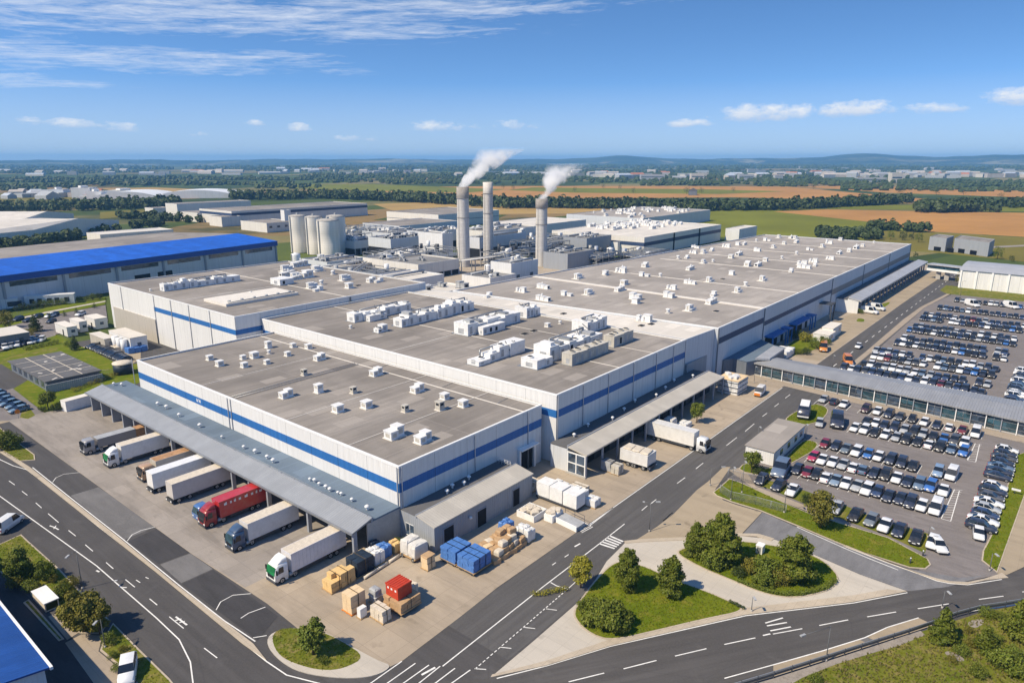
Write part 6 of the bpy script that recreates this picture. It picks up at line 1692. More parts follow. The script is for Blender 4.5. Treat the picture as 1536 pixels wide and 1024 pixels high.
# left yard: tanks, sheds, trailers
cabin('long cream shed with a pitched end by the dark cars, left of the process hall', 'T3', (890, 392), (748, 345), (985, 378), 3.6, 'wall_tan', 'roof_light', cat='shed', name='shed')
cabin('white container cabin, left one of three on the lane', 'T3', (568, 292), (470, 250), (655, 278), 3.4, 'wall', 'strip')
cabin('white container cabin, middle one of three on the lane', 'T3', (672, 246), (598, 215), (742, 236), 3.8, 'wall', 'strip')
cabin('white container cabin, right one of three on the lane', 'T3', (805, 222), (728, 190), (925, 210), 3.8, 'wall', 'strip')
tk = cabin('block of white process tanks beside the process hall', 'T3', (1108, 385), (962, 312), (1260, 362), 4.6, 'wall', 'roof_light', cat='tank block', name='tank_block')
a = origin_of(tk)
for i in range(3): MB().cyl((a.x - 1.2, a.y + 2.2 + i * 3.4, 0), (a.x - 1.2, a.y + 2.2 + i * 3.4, 4.2), 1.0, n=14).build('tank', M['white_unit'], tk)
wrapped('blue and white wrapped goods at the foot of the tank block', *Q('T3', 1100, 520)[:1], Q('T3', 1100, 520)[0] + 6, Q('T3', 1100, 520)[1], Q('T3', 1100, 520)[1] + 5, 1.8, 'tarp_blue', nx=3, ny=3, pallet=None)
wrapped('cream scrap heap between the dark cars and the process hall', *Q('T3', 980, 500)[:1], Q('T3', 980, 500)[0] + 7, Q('T3', 980, 500)[1], Q('T3', 980, 500)[1] + 4, 1.4, 'film_cream', nx=3, ny=3, pallet=None)
x, y = Q('T3', 1082, 690)
dr = thing('round_tank', 'dark round tank with a pale lid beside the canopy end at the left', 'tank', (x, y + 2, 0))
MB().cyl((x, y + 2, 0), (x, y + 2, 3.0), 2.6, n=20).build('shell', M['tarp_dark'], dr); MB().lathe((x, y + 2, 3.0), [(2.7, 0), (2.7, .35), (1.4, .6), (0, .65)], 20).build('lid', M['film_cream'], dr)
cabin('long low brown block at the left edge, behind the crowded car rank', 'T3', (-60, 380), (-200, 330), (178, 300), 4.0, 'wall_dark', 'roof_light', cat='building', name='building')
for i, (a, b_, c_, lab) in enumerate((((215, 112), (200, 45), (640, 20), 'long white trailer with dark windows parked against the blue-roofed shed'), ((5, 140), (-10, 75), (165, 60), 'white open-fronted kiosk at the left corner of the blue-roofed shed'))):
    p, q = Vector((*Q('T3', *a), 0)), Vector((*Q('T3', c_[0], c_[1] + 65), 0)); d = q - p; e = d.normalized(); nq = Vector((-e.y, e.x, 0))
    nq = nq if nq.y > 0 else -nq
    r = thing('trailer' if i == 0 else 'kiosk', lab, 'trailer' if i == 0 else 'kiosk', p)
    o = [p, q, q + nq * 4, p + nq * 4]
    MB().prism([v[:2] for v in o], .2, 4.2).build('body', M['wall'], r)
    for u in ((.1, .25, .45, .6, .8) if i == 0 else (.4,)):
        s_ = p.lerp(q, u) - nq * .05; s2 = s_ + e * (1.8 if i == 0 else 5)
        MB().add([(s_.x, s_.y, 1.0), (s2.x, s2.y, 1.0), (s2.x, s2.y, 3), (s_.x, s_.y, 3)], [(0, 1, 2, 3), (3, 2, 1, 0)]).build('window', M['glass'], r)
x, y = Q('T3', 575, 1005)
lw = thing('container', 'low white container at the far end of the dock canopy', 'container', (x, y, .03)); MB().obox(x + 4.5, y + 1.2, .03, 10, 2.4, 2.6, .12).build('box', M['white_unit'], lw); MB().obox(x + 4.5, y + 1.2, 2.631, 10.1, 2.5, .1, .12).build('lid', M['strip'], lw)
ub = thing('utility_box', 'pale utility kiosk with a green end on the street verge', 'kiosk', (*Q('S1', 215, 710), .1))
a = Vector((*Q('S1', 150, 655), 0)); b_ = Vector((*Q('S1', 205, 712), 0)); e = (b_ - a).normalized(); nq = Vector((-e.y, e.x, 0)); nq = nq if nq.x > 0 else -nq
pl = [a[:2], b_[:2], (b_ + nq * 1.7)[:2], (a + nq * 1.7)[:2]]
MB().prism(pl, .1, 1.4).build('housing', M['film_cream'], ub); MB().prism(inset(pl, -.1), 1.4, 1.5).build('roof', M['coping'], ub)
p_ = b_ + nq * .15 + e * .03; q_ = b_ + nq * 1.55 + e * .03
MB().add([(p_.x, p_.y, .3), (q_.x, q_.y, .3), (q_.x, q_.y, 1.3), (p_.x, p_.y, 1.3)], [(0, 1, 2, 3), (3, 2, 1, 0)]).build('door', M['leaf_dark'], ub)
x, y = Q('S5', 1068, 298)
hb_ = thing('cabinet', 'small white cabinet among the trees on the right-hand island', 'cabinet', (x, y, .17)); MB().box(x - .6, x + .6, y - .5, y + .5, .17, 1.5).build('housing', M['white_unit'], hb_); MB().box(x - .66, x + .66, y - .56, y + .56, 1.5, 1.58).build('lid', M['coping'], hb_); MB().box(x - .605, x - .6005, y - .3, y + .3, .3, 1.3).build('door', M['steel'], hb_)

# ------------------------------------------------------------------ roof equipment
def vent_mesh(kind, rnd):
    b = MB()
    if kind == 'box':
        b.box(-.95, .95, -.95, .95, 0, .12, 1).box(-.75, .75, -.75, .75, .12, 1.25).box(-.86, .86, -.86, .86, 1.25, 1.42)
        b.box(-.755, -.751, -.5, .5, .4, 1.0, 2).box(-.5, .5, -.755, -.751, .4, 1.0, 2)
    elif kind == 'tall':
        b.box(-.9, .9, -.9, .9, 0, .12, 1).box(-.7, .7, -.7, .7, .12, 1.8).box(-.8, .8, -.8, .8, 1.8, 1.95)
        b.box(-.705, -.701, -.45, .45, 1.1, 1.6, 2).box(-.45, .45, -.705, -.701, 1.1, 1.6, 2)
    elif kind == 'pair':
        b.box(-1.4, 1.5, -1.0, 1.0, 0, .1, 1).box(-1.3, .0, -.85, .75, .1, 1.15).box(-1.38, .04, -.93, .83, 1.15, 1.3).box(.06, 1.35, -.6, .9, .1, 1.5).box(.02, 1.43, -.68, .98, 1.5, 1.64)
        b.box(-1.305, -1.301, -.5, .4, .35, .95, 2).box(-1.0, -.3, -.855, -.851, .35, .95, 2).box(.3, 1.1, -.605, -.601, .5, 1.3, 2)
    elif kind == 'small':
        b.box(-.6, .6, -.6, .6, 0, .1, 1).cyl((0, 0, .1), (0, 0, .85), .42, n=10).lathe((0, 0, .8), [(.42, 0), (.62, .1), (.62, .3), (.3, .42), (0, .44)], 10)
    elif kind == 'cluster':
        b.box(-1.9, 1.9, -1.3, 1.3, 0, .1, 1)
        for i in range(4):
            x, y = (-1.1 + .75 * i) + rnd.uniform(-.1, .1), rnd.uniform(-.5, .5); h = rnd.uniform(.7, 1.7); w_ = rnd.uniform(.35, .55)
            b.box(x - w_, x + w_, y - w_, y + w_, .1, h).box(x - w_ - .08, x + w_ + .08, y - w_ - .08, y + w_ + .08, h, h + .12); b.box(x - w_ - .004, x - w_ - .001, y - .25, y + .25, .3, h - .15, 2)
        b.cyl((-1.4, -.8, .6), (1.4, -.9, .6), .16, n=8); b.cyl((.9, .8, .1), (.9, .8, 1.2), .28, n=10); b.lathe((.9, .8, 1.15), [(.28, 0), (.45, .1), (.4, .3), (0, .4)], 10)
    elif kind == 'long':
        b.box(-2.2, 2.2, -.9, .9, 0, .1, 1)
        for i in range(3):
            x = -1.4 + 1.4 * i; h = rnd.uniform(.9, 1.3); b.box(x - .6, x + .62, -.65, .65, .1, h).box(x - .66, x + .66, -.72, .72, h, h + .12); b.box(x - .4, x + .4, -.655, -.651, .3, h - .2, 2)
        b.box(-2.0, -1.7, -.4, .4, .3, .8, 2); b.cyl((.4, 0, 1.0), (.4, 0, 1.9), .16, n=8)
    elif kind == 'twin':
        for s_ in (-1, 1):
            b.box(s_ * .9 - .65, s_ * .9 + .65, -.6 + s_ * .2, .6 + s_ * .2, 0, .9 + .3 * s_).box(s_ * .9 - .72, s_ * .9 + .72, -.68 + s_ * .2, .68 + s_ * .2, .9 + .3 * s_, 1.02 + .3 * s_)
        b.cyl((-.9, -.2, .5), (.9, .2, .8), .2, n=8); b.box(-1.555, -1.551, -.6, .1, .15, .5, 2)
    elif kind == 'flat':
        b.box(-1.2, 1.2, -.8, .8, 0, .25, 2); b.box(-1.3, 1.3, -.9, .9, .0, .08, 1)
    return b
VM = {k: vent_mesh(k, G).mesh('roof_vent', [M['white_unit'], M['strip'], M['shadow' if k == 'flat' else 'cream_unit']]) for k in ('box', 'tall', 'pair', 'small', 'cluster', 'long', 'twin', 'flat')}
VM['tan'] = vent_mesh('tall', G).mesh('roof_vent', [M['cream_unit'], M['strip'], M['shadow']])
VG = {k: vent_mesh(k, G).mesh('roof_vent', [M['grey_unit'], M['felt'], M['shadow']]) for k in ('box', 'cluster', 'small', 'long', 'twin', 'pair')}
VWORD = {'box': 'square white roof vent', 'tall': 'tall white roof vent', 'pair': 'joined white roof vents', 'small': 'small round white vent', 'cluster': 'white vent cluster', 'long': 'long white roof unit', 'twin': 'twin white roof vent', 'flat': 'flat dark roof hatch', 'tan': 'narrow beige roof vent'}
def vent(kind, x, y, z, where, group, s=1.0, rz=0.0, grey=False):
    o = bpy.data.objects.new('roof_vent', (VG if grey else VM)[kind]); COL.objects.link(o); o.location = (x, y, z); o.scale = (s, s, s); o.rotation_euler = (0, 0, rz)
    return tag(o, (VWORD[kind].replace('white', 'grey') if grey else VWORD[kind]) + ' ' + where, 'roof vent', group)
zf = FH_ - .35
for px, py, k, s in ((316, 540, 'box', .85), (331, 549, 'box', .95), (366, 539, 'box', .75), (383, 537, 'box', 1.1), (368, 551, 'box', .85), (402, 546, 'box', .75), (404, 522, 'tall', .95), (405, 531, 'small', .9),
                     (433, 534, 'box', .8), (441, 521, 'box', .8), (464, 523, 'box', .9), (481, 540, 'pair', 1.0), (458, 563, 'tan', .75), (431, 596, 'pair', 1.0), (480, 589, 'tall', 1.0), (532, 590, 'tan', .75),
                     (566, 563, 'pair', 1.05), (509, 618, 'box', 1.1), (552, 612, 'box', 1.1), (628, 588, 'pair', 1.05), (610, 618, 'tan', .75), (662, 615, 'tan', .95), (669, 599, 'box', .95), (697, 610, 'box', 1.0), (594, 656, 'pair', 1.25), (637, 663, 'pair', 1.1)):
    x, y = P(px, py, zf); vent(k, x, y + .4, zf, 'on the warehouse roof', 'vents on the warehouse roof', s)
VR = [(205, 462), (313, 425), (415, 412), (165, 380), (90, 322), (318, 352), (512, 380), (115, 292), (278, 258), (205, 255), (330, 315), (415, 290), (505, 280), (522, 345), (635, 328), (670, 300), (750, 275), (607, 248), (415, 225), (208, 212), (100, 230), (25, 248), (360, 175), (400, 172), (430, 150), (440, 125), (478, 150), (515, 138), (582, 122), (520, 190), (478, 195), (603, 172), (640, 158), (680, 208), (728, 208), (762, 187), (838, 175), (880, 235), (932, 203), (940, 218), (983, 190), (990, 208), (1060, 178), (905, 155), (800, 125), (848, 108), (905, 100), (725, 140), (665, 110), (635, 112), (720, 95), (770, 92), (825, 78), (880, 80), (900, 84), (967, 135), (1025, 122), (1045, 95), (1055, 105), (1108, 90), (1103, 152), (1148, 142), (1180, 128), (1210, 118), (1262, 103)]
VR2 = [(285, 955), (560, 915), (740, 885), (1030, 805), (935, 945), (1115, 935), (1250, 780), (1380, 755), (1400, 855), (740, 985), (1500, 975)]
pts = [Q('U4', a, b + 4, zrl) for a, b in VR] + [Q('T2', a, b + 6, zrl) for a, b in VR2]
seq = ['cluster', 'box', 'long', 'twin', 'cluster', 'small', 'long', 'box', 'cluster', 'twin', 'cluster', 'pair', 'small', 'long']
for i, (x, y) in enumerate(pts):
    if not (176 < x < 440 and 76 < y < 172): continue
    near = 'on the near part of the long roof' if x < 219 else 'in the first third of the long roof' if x < 262 else 'halfway along the long roof' if x < 330 else 'at the far end of the long roof'
    vent(seq[(i * 5) % len(seq)], x, y, zrl, near, 'vents on the long roof', 1.05 + .35 * G.random(), G.choice((0, 0, PI / 2)))
for px, py in ((235, 480), (190, 487), (535, 421), (565, 272)):
    x, y = Q('U4', px, py, zrl); vent('flat', x, y, zrl, 'lying on the long roof', 'vents on the long roof', .8)
# crowded roofs behind
for n_, (x0, x1, y0, y1, z, where, grp) in ((46, (400, 514, 222, 288, 11.65, 'on the dark-banded hall behind the long roof', 'vents on the dark-banded hall')), (34, (545, 675, 305, 375, 10.65, 'on the most distant vent-covered roof', 'vents on the most distant roof'))):
    for i in range(n_):
        x = x0 + (x1 - x0) * (.25 + .7 * G.random()) if n_ == 46 else G.uniform(x0, x1); y = G.uniform(y0 + (22 if n_ == 46 else 0), y1)
        vent(G.choice(seq), x, y, z, where, grp, 1.6, G.choice((0, PI / 2)))

def ahu(label, x0, x1, y0, wd, h, z, mat='white_unit', n=4, fans=3, step=.0, duct=True, seed=0, cells=False, cat='air handling unit'):
    g = random.Random(seed); h *= 1.2; wd *= 1.2
    r = thing('air_handling_unit', label, cat, (x0, y0, z))
    L = x1 - x0
    MB().box(x0 - .25, x1 + .25, y0 - .25, y0 + wd + .25, z, z + .12).build('base_frame', M['steel'], r)
    u = x0; hs = []
    for i in range(n):
        l = L / n * (g.uniform(.8, 1.2) if not cells else 1); l = min(l, x1 - u) if i < n - 1 else x1 - u
        hh = h * (g.uniform(.72, 1.05) if not cells else g.uniform(.94, 1.03)) + step * (i / max(1, n - 1) - .5) * h
        dy = 0 if cells else g.uniform(-.25, .25); w2 = wd * (g.uniform(.8, 1.05) if not cells else 1)
        if l < .3: continue
        b = MB().box(u + .03, u + l - .03, y0 + dy, y0 + dy + w2, z + .12, z + .12 + hh).box(u, u + l, y0 + dy - .06, y0 + dy + w2 + .06, z + .12 + hh, z + .22 + hh)
        for k in range(int(l / .9)): b.box(u + .4 + k * .9, u + .44 + k * .9, y0 + dy - .03, y0 + dy, z + .2, z + .1 + hh)
        hb2 = b.build('housing', M[mat], r)
        if g.random() < .75:
            MB().box(u + l * .2, u + l * .2 + min(.9, l * .5), y0 + dy - .045, y0 + dy - .031, z + .5, z + .12 + hh * .75).build('louvre', M['shadow' if g.random() < .15 else 'grey_unit'], hb2)
        if g.random() < .6 and not cells: ux = u + l * g.uniform(.05, .4); MB().box(ux, ux + l * .45, y0 + dy + w2 * .1, y0 + dy + w2 * g.uniform(.4, .9), z + .225 + hh, z + .22 + hh + g.uniform(.35, .9)).build('top_unit', M[g.choice((mat, 'grey_unit', 'steel'))], hb2)
        hs.append((u, l, hh, dy, w2)); u += l
    MB().box(x0 + .02, x0 + .028, y0 + wd * .25, y0 + wd * .6, z + .4, z + h * .6).build('access_door', M['grey_unit'], r)
    for i in range(fans):
        uu, l, hh, dy, w2 = hs[int(i * len(hs) / fans)]
        c = (uu + l * g.uniform(.35, .65), y0 + dy + w2 * g.uniform(.35, .65), z + .22 + hh)
        rr = min(.75, w2 * .3, l * .4)
        f = MB().cyl(c, (c[0], c[1], c[2] + .35), rr, n=14).build('fan_cowl', M[mat], r)
        MB().cyl((c[0], c[1], c[2] + .36), (c[0], c[1], c[2] + .37), rr * .82, n=14).build('fan_grille', M['shadow'], f)
    if duct:
        b = MB(); uu, l, hh, dy, w2 = hs[-1]
        a = (x0 + L * .2, y0 + wd * .7, z + h + .5); b_ = (x0 + L * .85, y0 + wd * .7, z + h + .5)
        b.cyl(a, b_, .22, n=8).cyl(a, (a[0], a[1], z + h * .5), .22, n=8).cyl(b_, (b_[0], b_[1], z + h * .5), .22, n=8)
        b.build('duct', M['steel'], r)
        b = MB()
        for i in range(3): xx = x0 + L * g.uniform(.1, .9); b.cyl((xx, y0 + wd * g.random(), z + h * .6), (xx, y0 + wd * g.random(), z + h + g.uniform(.6, 1.3)), .1, n=6)
        b.build('stub_pipe', M['dark_steel'], r)
    return r
def row(k, near, right, **kw):
    a, b_ = Q(k, *near, zr2), Q(k, *right, zr2)
    return dict(x0=a[0], x1=b_[0], y0=a[1], **kw)
z2 = zr2
ahu('row of white roof units farthest left on the second hall', z=z2, wd=3.4, h=2.0, n=6, fans=4, seed=1, **row('T4', (335, 348), (840, 222)))
ahu('small white roof unit in front of the farthest left row', z=z2, wd=1.7, h=1.3, n=2, fans=1, duct=False, seed=2, **row('T4', (475, 340), (635, 300)))
ahu('lone small white unit near the parapet of the second hall', z=z2, wd=1.8, h=1.2, n=2, fans=1, duct=False, seed=3, step=.5, **row('T4', (560, 448), (625, 420)))
ahu('second row of white roof units, behind the lone small unit', z=z2, wd=3.6, h=2.4, n=7, fans=5, seed=4, **row('T4', (785, 395), (1260, 275)))
ahu('white roof units at the far end of the second row', z=z2, wd=3.2, h=2.8, n=3, fans=2, seed=5, **row('T4', (1270, 275), (1465, 222)))
ahu('third row of roof units with a grey louvred front', z=z2, wd=5.0, h=2.6, n=6, fans=5, seed=6, **row('T5', (120, 245), (525, 120)))
ahu('short row of low units beside the grey-louvred row', z=z2, wd=1.5, h=1.7, n=4, fans=0, duct=False, seed=7, cells=True, **row('T5', (245, 238), (415, 185)))
ahu('white roof unit behind the far end of the louvred row', z=z2, wd=4.0, h=2.4, n=3, fans=2, seed=8, **row('T5', (600, 98), (710, 68)))
ahu('stepped white roof unit rising to the rear, in the middle of the roof', z=z2, wd=3.0, h=2.0, n=4, fans=2, seed=9, step=.9, **row('T5', (205, 495), (590, 370)))
ahu('big white-fronted roof unit with a low nose, nearest to the parapet', z=z2, wd=4.6, h=1.9, n=2, fans=1, seed=10, duct=False, **row('T5', (690, 522), (800, 470)))
ahu('long white roof plant behind the low-nosed unit', z=z2, wd=4.4, h=3.2, n=6, fans=5, seed=11, **row('T5', (800, 462), (1185, 300)))
ahu('row of five weathered cream cells in front of the long white plant', z=z2, wd=2.4, h=2.2, n=5, fans=5, seed=12, cells=True, mat='cream_unit', duct=False, **row('T5', (975, 490), (1258, 370)))
ahu('row of four weathered cream cells, behind the row of five', z=z2, wd=2.6, h=2.3, n=4, fans=4, seed=13, cells=True, mat='cream_unit', duct=False, **row('T5', (1320, 338), (1468, 275)))
ahu('white roof housing at the rear of the cream cells', z=z2, wd=4.2, h=2.6, n=4, fans=3, seed=14, **row('T5', (1105, 225), (1365, 190)))
for px, py, k in ((775, 165, 'box'), (878, 140, 'small'), (905, 58, 'flat'), (660, 200, 'flat'), (585, 225, 'flat'), (295, 400, 'small')):
    x, y = Q('T5' if k != 'small' or px > 500 else 'T4', px, py, zr2); vent(k, x, y, zr2, 'between the plant rows of the second hall', 'small vents on the second hall', .8)
# western hall roof
zw = HW - .35
def roww(near, right, **kw):
    a, b_ = Q('T6', *near, zw), Q('T6', *right, zw); return dict(x0=a[0], x1=b_[0], y0=a[1], z=zw, **kw)
ahu('string of white round-ended units on the process hall roof', wd=3.0, h=2.0, n=9, fans=6, seed=21, **roww((225, 372), (820, 305)))
ahu('white flat-topped roof house on the process hall', wd=5, h=2.2, n=1, fans=0, duct=False, seed=22, **roww((1055, 330), (1140, 312)))
pf = thing('roof_platform', 'low white roof platform with pipes, near the front of the process hall roof', 'platform', (*Q('T6', 670, 482, zw), zw))
a = origin_of(pf); b_ = Q('T6', 1190, 395, zw); c_ = Q('T6', 515, 440, zw)
MB().box(a.x, b_[0], a.y, c_[1], zw + .02, zw + .9).build('deck', M['strip'], pf)
for i in range(6):
    xx = a.x + (i + .5) * (b_[0] - a.x) / 6; MB().cyl((xx, a.y + 2, zw + .9), (xx, a.y + 2, zw + 1.5), .5, n=10).build('fan_cowl', M['grey_unit'], pf)
b = MB(); pipe(b, [(a.x + 1, a.y + .6, zw + 1.2), (b_[0] - 1, a.y + .6, zw + 1.2)], .2); b.build('duct', M['steel'], pf)
for px, py, k, s in ((1290, 345, 'cluster', 1.3), (1330, 365, 'twin', 1.2), (1355, 320, 'small', 1.4), (1440, 245, 'small', 1.3), (1330, 225, 'cluster', 1.4), (1250, 270, 'pair', 1.6), (1170, 285, 'long', 1.2), (125, 368, 'small', .7), (845, 392, 'small', .9)):
    x, y = Q('T6', px, py, zw); vent(k, x, y, zw, 'on the process hall roof', 'vents on the process hall', s)
for px, py, k, s in ((540, 715, 'cluster', 1.4), (570, 780, 'box', 1.4), (750, 730, 'pair', 1.2), (812, 730, 'twin', 1.2), (435, 668, 'small', 1.3), (640, 760, 'flat', .9), (60, 680, 'long', 1.5), (140, 700, 'cluster', 1.5), (230, 690, 'box', 2.0), (290, 640, 'box', 1.5), (160, 600, 'long', 1.8), (60, 640, 'cluster', 1.6)):
    x, y = Q('T1', px, py, zw); vent(k, x, min(y, 268), zw, 'on the rear part of the process hall roof', 'vents on the process hall', s)

# ------------------------------------------------------------------ process plant
t = NT('weathered_chimney_concrete')
tc_ = t.n('ShaderNodeTexCoord').outputs['Object']; p_ = t.n('ShaderNodeSeparateXYZ', {0: tc_})
a = t.noise(t.vscale(tc_, (1, 1, .12)), .9, 6, .65); b = t.noise(t.vscale(tc_, (.2, .2, 1.4)), 1.0, 4); ring_ = t.math('LESS_THAN', t.math('FRACT', t.math('DIVIDE', p_.outputs[2], 1.9)), .05)
c = t.mix(t.rng(a, .3, .7), (.58, .56, .53), (.42, .40, .375)); c = t.mix(t.rng(b, .45, .75, 0, .4), c, (.70, .67, .62)); c = t.mix(t.math('MULTIPLY', ring_, .35), c, (.2, .18, .16))
M['chimney'] = t.done(c, .9, 0, t.bump(a, .3, .1), .2)
M['chimney_top'] = plain('sooty_chimney_rim', (.30, .275, .25), .9, .25, .6)
def chimney(label, x, y, h, r, collar):
    o = thing('chimney', label, 'chimney', (x, y, 0))
    MB().lathe((x, y, 0), [(r * 1.03, 0), (r, h * .3), (r * .96, h * .86)], 36).build('shaft', M['chimney'], o)
    MB().lathe((x, y, 0), [(r * .96, h * .86 + .01), (r * .97 + collar, h * .87), (r * .97 + collar, h), (r * .8, h), (r * .78, h - 3)], 36).build('collar', M['chimney_top' if collar else 'chimney'], o)
    MB().cyl((x, y, h - 3.2), (x, y, h - 3), r * .8, n=24).build('flue', M['shadow'], o)
    b = MB()
    for zz_ in (h * .62, h * .86): b.lathe((x, y, zz_), [(r * 1.0, 0), (r * 1.04, 0), (r * 1.04, .35), (r, .35)], 36)
    b.build('band', M['chimney_top'], o)
    b = MB(); pr = r * 1.05
    for s_ in (-.25, .25): b.box(x - pr - .12, x - pr, y + s_ - .03, y + s_ + .03, 1, h * .86)
    b.build('ladder', M['steel'], o)
    return o
chimney('left of the three concrete chimneys, steaming from a dark rim', 291.2, 277.0, 45.2, 3.5, .12)
chimney('middle concrete chimney, the tallest and slimmest, with no steam', 312.3, 276.6, 47.4, 3.0, 0)
chimney('right-hand concrete chimney with a thick dark collar and thin steam', 322.0, 244.0, 38.6, 3.35, .38)

def steam(label, x, y, h, r0, lean, top, seed):
    t = NT('steam_' + 'ab'[seed])
    pos = t.n('ShaderNodeTexCoord').outputs['Object']
    z = t.n('ShaderNodeSeparateXYZ', {0: pos}).outputs[2]
    axis = t.n('ShaderNodeVectorMath', {0: t.n('ShaderNodeCombineXYZ', {0: t.math('MULTIPLY', z, RT.x * lean), 1: t.math('MULTIPLY', z, RT.y * lean), 2: z}).outputs[0], 1: (0, 0, 0)}, operation='ADD').outputs[0]
    q = t.n('ShaderNodeVectorMath', {0: pos, 1: axis}, operation='SUBTRACT').outputs[0]
    d = t.n('ShaderNodeVectorMath', {0: q}, operation='LENGTH').outputs['Value']
    rr = t.math('ADD', r0, t.math('MULTIPLY', z, .48))
    fall = t.math('SUBTRACT', 1.0, t.math('DIVIDE', d, rr))
    n1_ = t.n('ShaderNodeTexNoise', {'Vector': t.n('ShaderNodeVectorMath', {0: pos, 1: (seed * 31.0, 7, 0)}, operation='ADD').outputs[0], 'Scale': .14, 'Detail': 6, 'Roughness': .6, 'Distortion': .6}).outputs[0]
    v = t.math('ADD', t.math('MULTIPLY', fall, 1.35), t.math('MULTIPLY', t.math('SUBTRACT', n1_, .5), 5.0))
    den = t.rng(v, .05, 1.15, 0, 1)
    fade = t.rng(z, 0, top, 1.0, .0)
    den = t.math('MULTIPLY', t.math('MULTIPLY', den, t.math('POWER', fade, 1.0)), 1.0)
    pv = t.n('ShaderNodeVolumePrincipled', {'Color': (.99, .99, .99, 1), 'Density': den, 'Anisotropy': 0.0})
    t.t.links.new(pv.outputs[0], t.out.inputs[1])
    mb = MB(); secs = []
    for i in range(9):
        zz_ = top * i / 8; r = (r0 + zz_ * .48) * 1.05
        secs.append([(RT.x * lean * zz_ + r * math.cos(a), RT.y * lean * zz_ + r * math.sin(a), zz_) for a in [2 * PI * k / 14 for k in range(14)]])
    loft(mb, secs)
    o = bpy.data.objects.new('steam_plume', mb.mesh('steam_plume', t.m)); COL.objects.link(o); o.location = (x, y, h + .05)
    tag(o, label, 'steam')
    return o
steam('thick white steam plume leaning right from the left chimney', 291.2, 277.0, 45.2, 2.9, 1.1, 21, 0)
steam('fainter white steam plume leaning right from the right-hand chimney', 322.0, 244.0, 38.6, 2.6, .75, 19, 1)

def silo(label, px, py, wpx, h):
    x, y = P(px, py); d = (Vector((x, y, 0)) - EYE).dot(FW); r = wpx / 2 * d / F_PX
    u = Vector((x, y)).normalized(); x += u.x * r; y += u.y * r
    o = thing('silo', label, 'silo', (x, y, 0))
    MB().lathe((x, y, 0), [(r, 0), (r, h * .33), (r * .995, h * .335), (r * .995, h * .66), (r, h * .665), (r, h)], 40).build('shell', M['film_white'] if False else M['silo'], o)
    MB().lathe((x, y, h), [(r * 1.01, -.3), (r * 1.02, .2), (r * .5, .9), (0, 1.2)], 40).build('roof', M['concrete'], o)
    b = MB()
    for i in range(14):
        a = 2 * PI * i / 14; b.cyl((x + r * .97 * math.cos(a), y + r * .97 * math.sin(a), h), (x + r * .97 * math.cos(a), y + r * .97 * math.sin(a), h + 1.2), .05, n=4)
    b.lathe((x, y, h + 1.15), [(r * .965, 0), (r * .975, 0), (r * .975, .08), (r * .965, .08)], 30); b.build('guard_rail', M['steel'], o)
    MB().box(x - .8, x + .8, y - .6, y + .6, h + 1.0, h + 2.1).build('hatch_house', M['grey_unit'], o)
    MB().box(x - r - .5, x - r - .06, y - .4, y + .4, 0, h).build('ladder_cage', M['steel'], o)
    return o
t = NT('silo_concrete'); tc_ = t.n('ShaderNodeTexCoord').outputs['Object']; p_ = t.n('ShaderNodeSeparateXYZ', {0: tc_})
a = t.noise(t.vscale(tc_, (1, 1, .08)), .8, 5, .65); ring_ = t.math('LESS_THAN', t.math('FRACT', t.math('DIVIDE', p_.outputs[2], 1.5)), .07)
c = t.mix(t.rng(a, .3, .75), (.80, .76, .69), (.64, .60, .54)); c = t.mix(t.math('MULTIPLY', ring_, .3), c, (.35, .32, .28)); M['silo'] = t.done(c, .85, 0, t.bump(ring_, .3, .05), .2)
silo('concrete silo at the left of the silo group', 450.5, 379.5, 26, 24)
silo('concrete silo second from the left, half hidden by its neighbour', 474, 382, 25, 24)
silo('foremost concrete silo of the group', 495, 386.5, 33, 23)
silo('concrete silo behind the foremost one, on the right', 507, 382, 27, 24.5)

def block(label, x0, x1, y0, y1, h, wall='wall_cool', roof='roof_plant', wins=0, n=8, seed=0, undercroft=0, kinds=('box', 'cluster', 'small', 'long', 'twin', 'pair'), where=None, ducts=2):
    """a plant building with its roof clutter"""
    g = random.Random(seed)
    r = hall('plant_building', label, rect(x0, x1, y0, y1), h, wall, roof, cat='plant building', par=.6, coping=False)
    for i in range(wins):
        x = x0 + (i + .5) * (x1 - x0) / wins
        MB().box(x - 1.2, x + 1.2, y0 - .05, y0 - .003, h * .35, h * .35 + 1.8).build('window', M['glass'], r)
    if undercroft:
        b = MB(); ring(b, x0, x1, y0, y1, 0, undercroft, .06, sides='ws'); b.build('bay_shade_sheet', M['shadow'], r)  # dark sheet on the closed wall, painted shade of an open ground floor
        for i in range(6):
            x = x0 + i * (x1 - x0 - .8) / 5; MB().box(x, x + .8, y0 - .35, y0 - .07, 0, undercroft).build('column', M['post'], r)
    for i in range(n):
        vent(g.choice(kinds), g.uniform(x0 + 2, x1 - 2), g.uniform(y0 + 2, y1 - 2), h - .6, where, 'units ' + where, g.uniform(1.1, 1.8), g.choice((0, PI / 2)), g.random() < .65)
    for i in range(ducts):
        y = g.uniform(y0 + 2, y1 - 2); b = MB(); rr = g.uniform(.3, .6); zz_ = h + g.uniform(.2, .8)
        b.cyl((x0 + 1.5, y, zz_), (x1 - 1.5, y, zz_), rr, n=10)
        for k in range(3): xx = x0 + 2 + k * (x1 - x0 - 4) / 2; b.box(xx - .15, xx + .15, y - rr, y + rr, h - .6, zz_)
        b.build('roof_duct', M['grey_unit'], r)
    return r
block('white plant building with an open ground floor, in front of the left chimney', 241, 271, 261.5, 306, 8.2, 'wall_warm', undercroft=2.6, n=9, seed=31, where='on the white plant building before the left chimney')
block('plant building with a crowded flat roof, right of the silos', 288, 316, 337, 359, 12, n=10, seed=32, undercroft=6, where='on the crowded roof right of the silos')
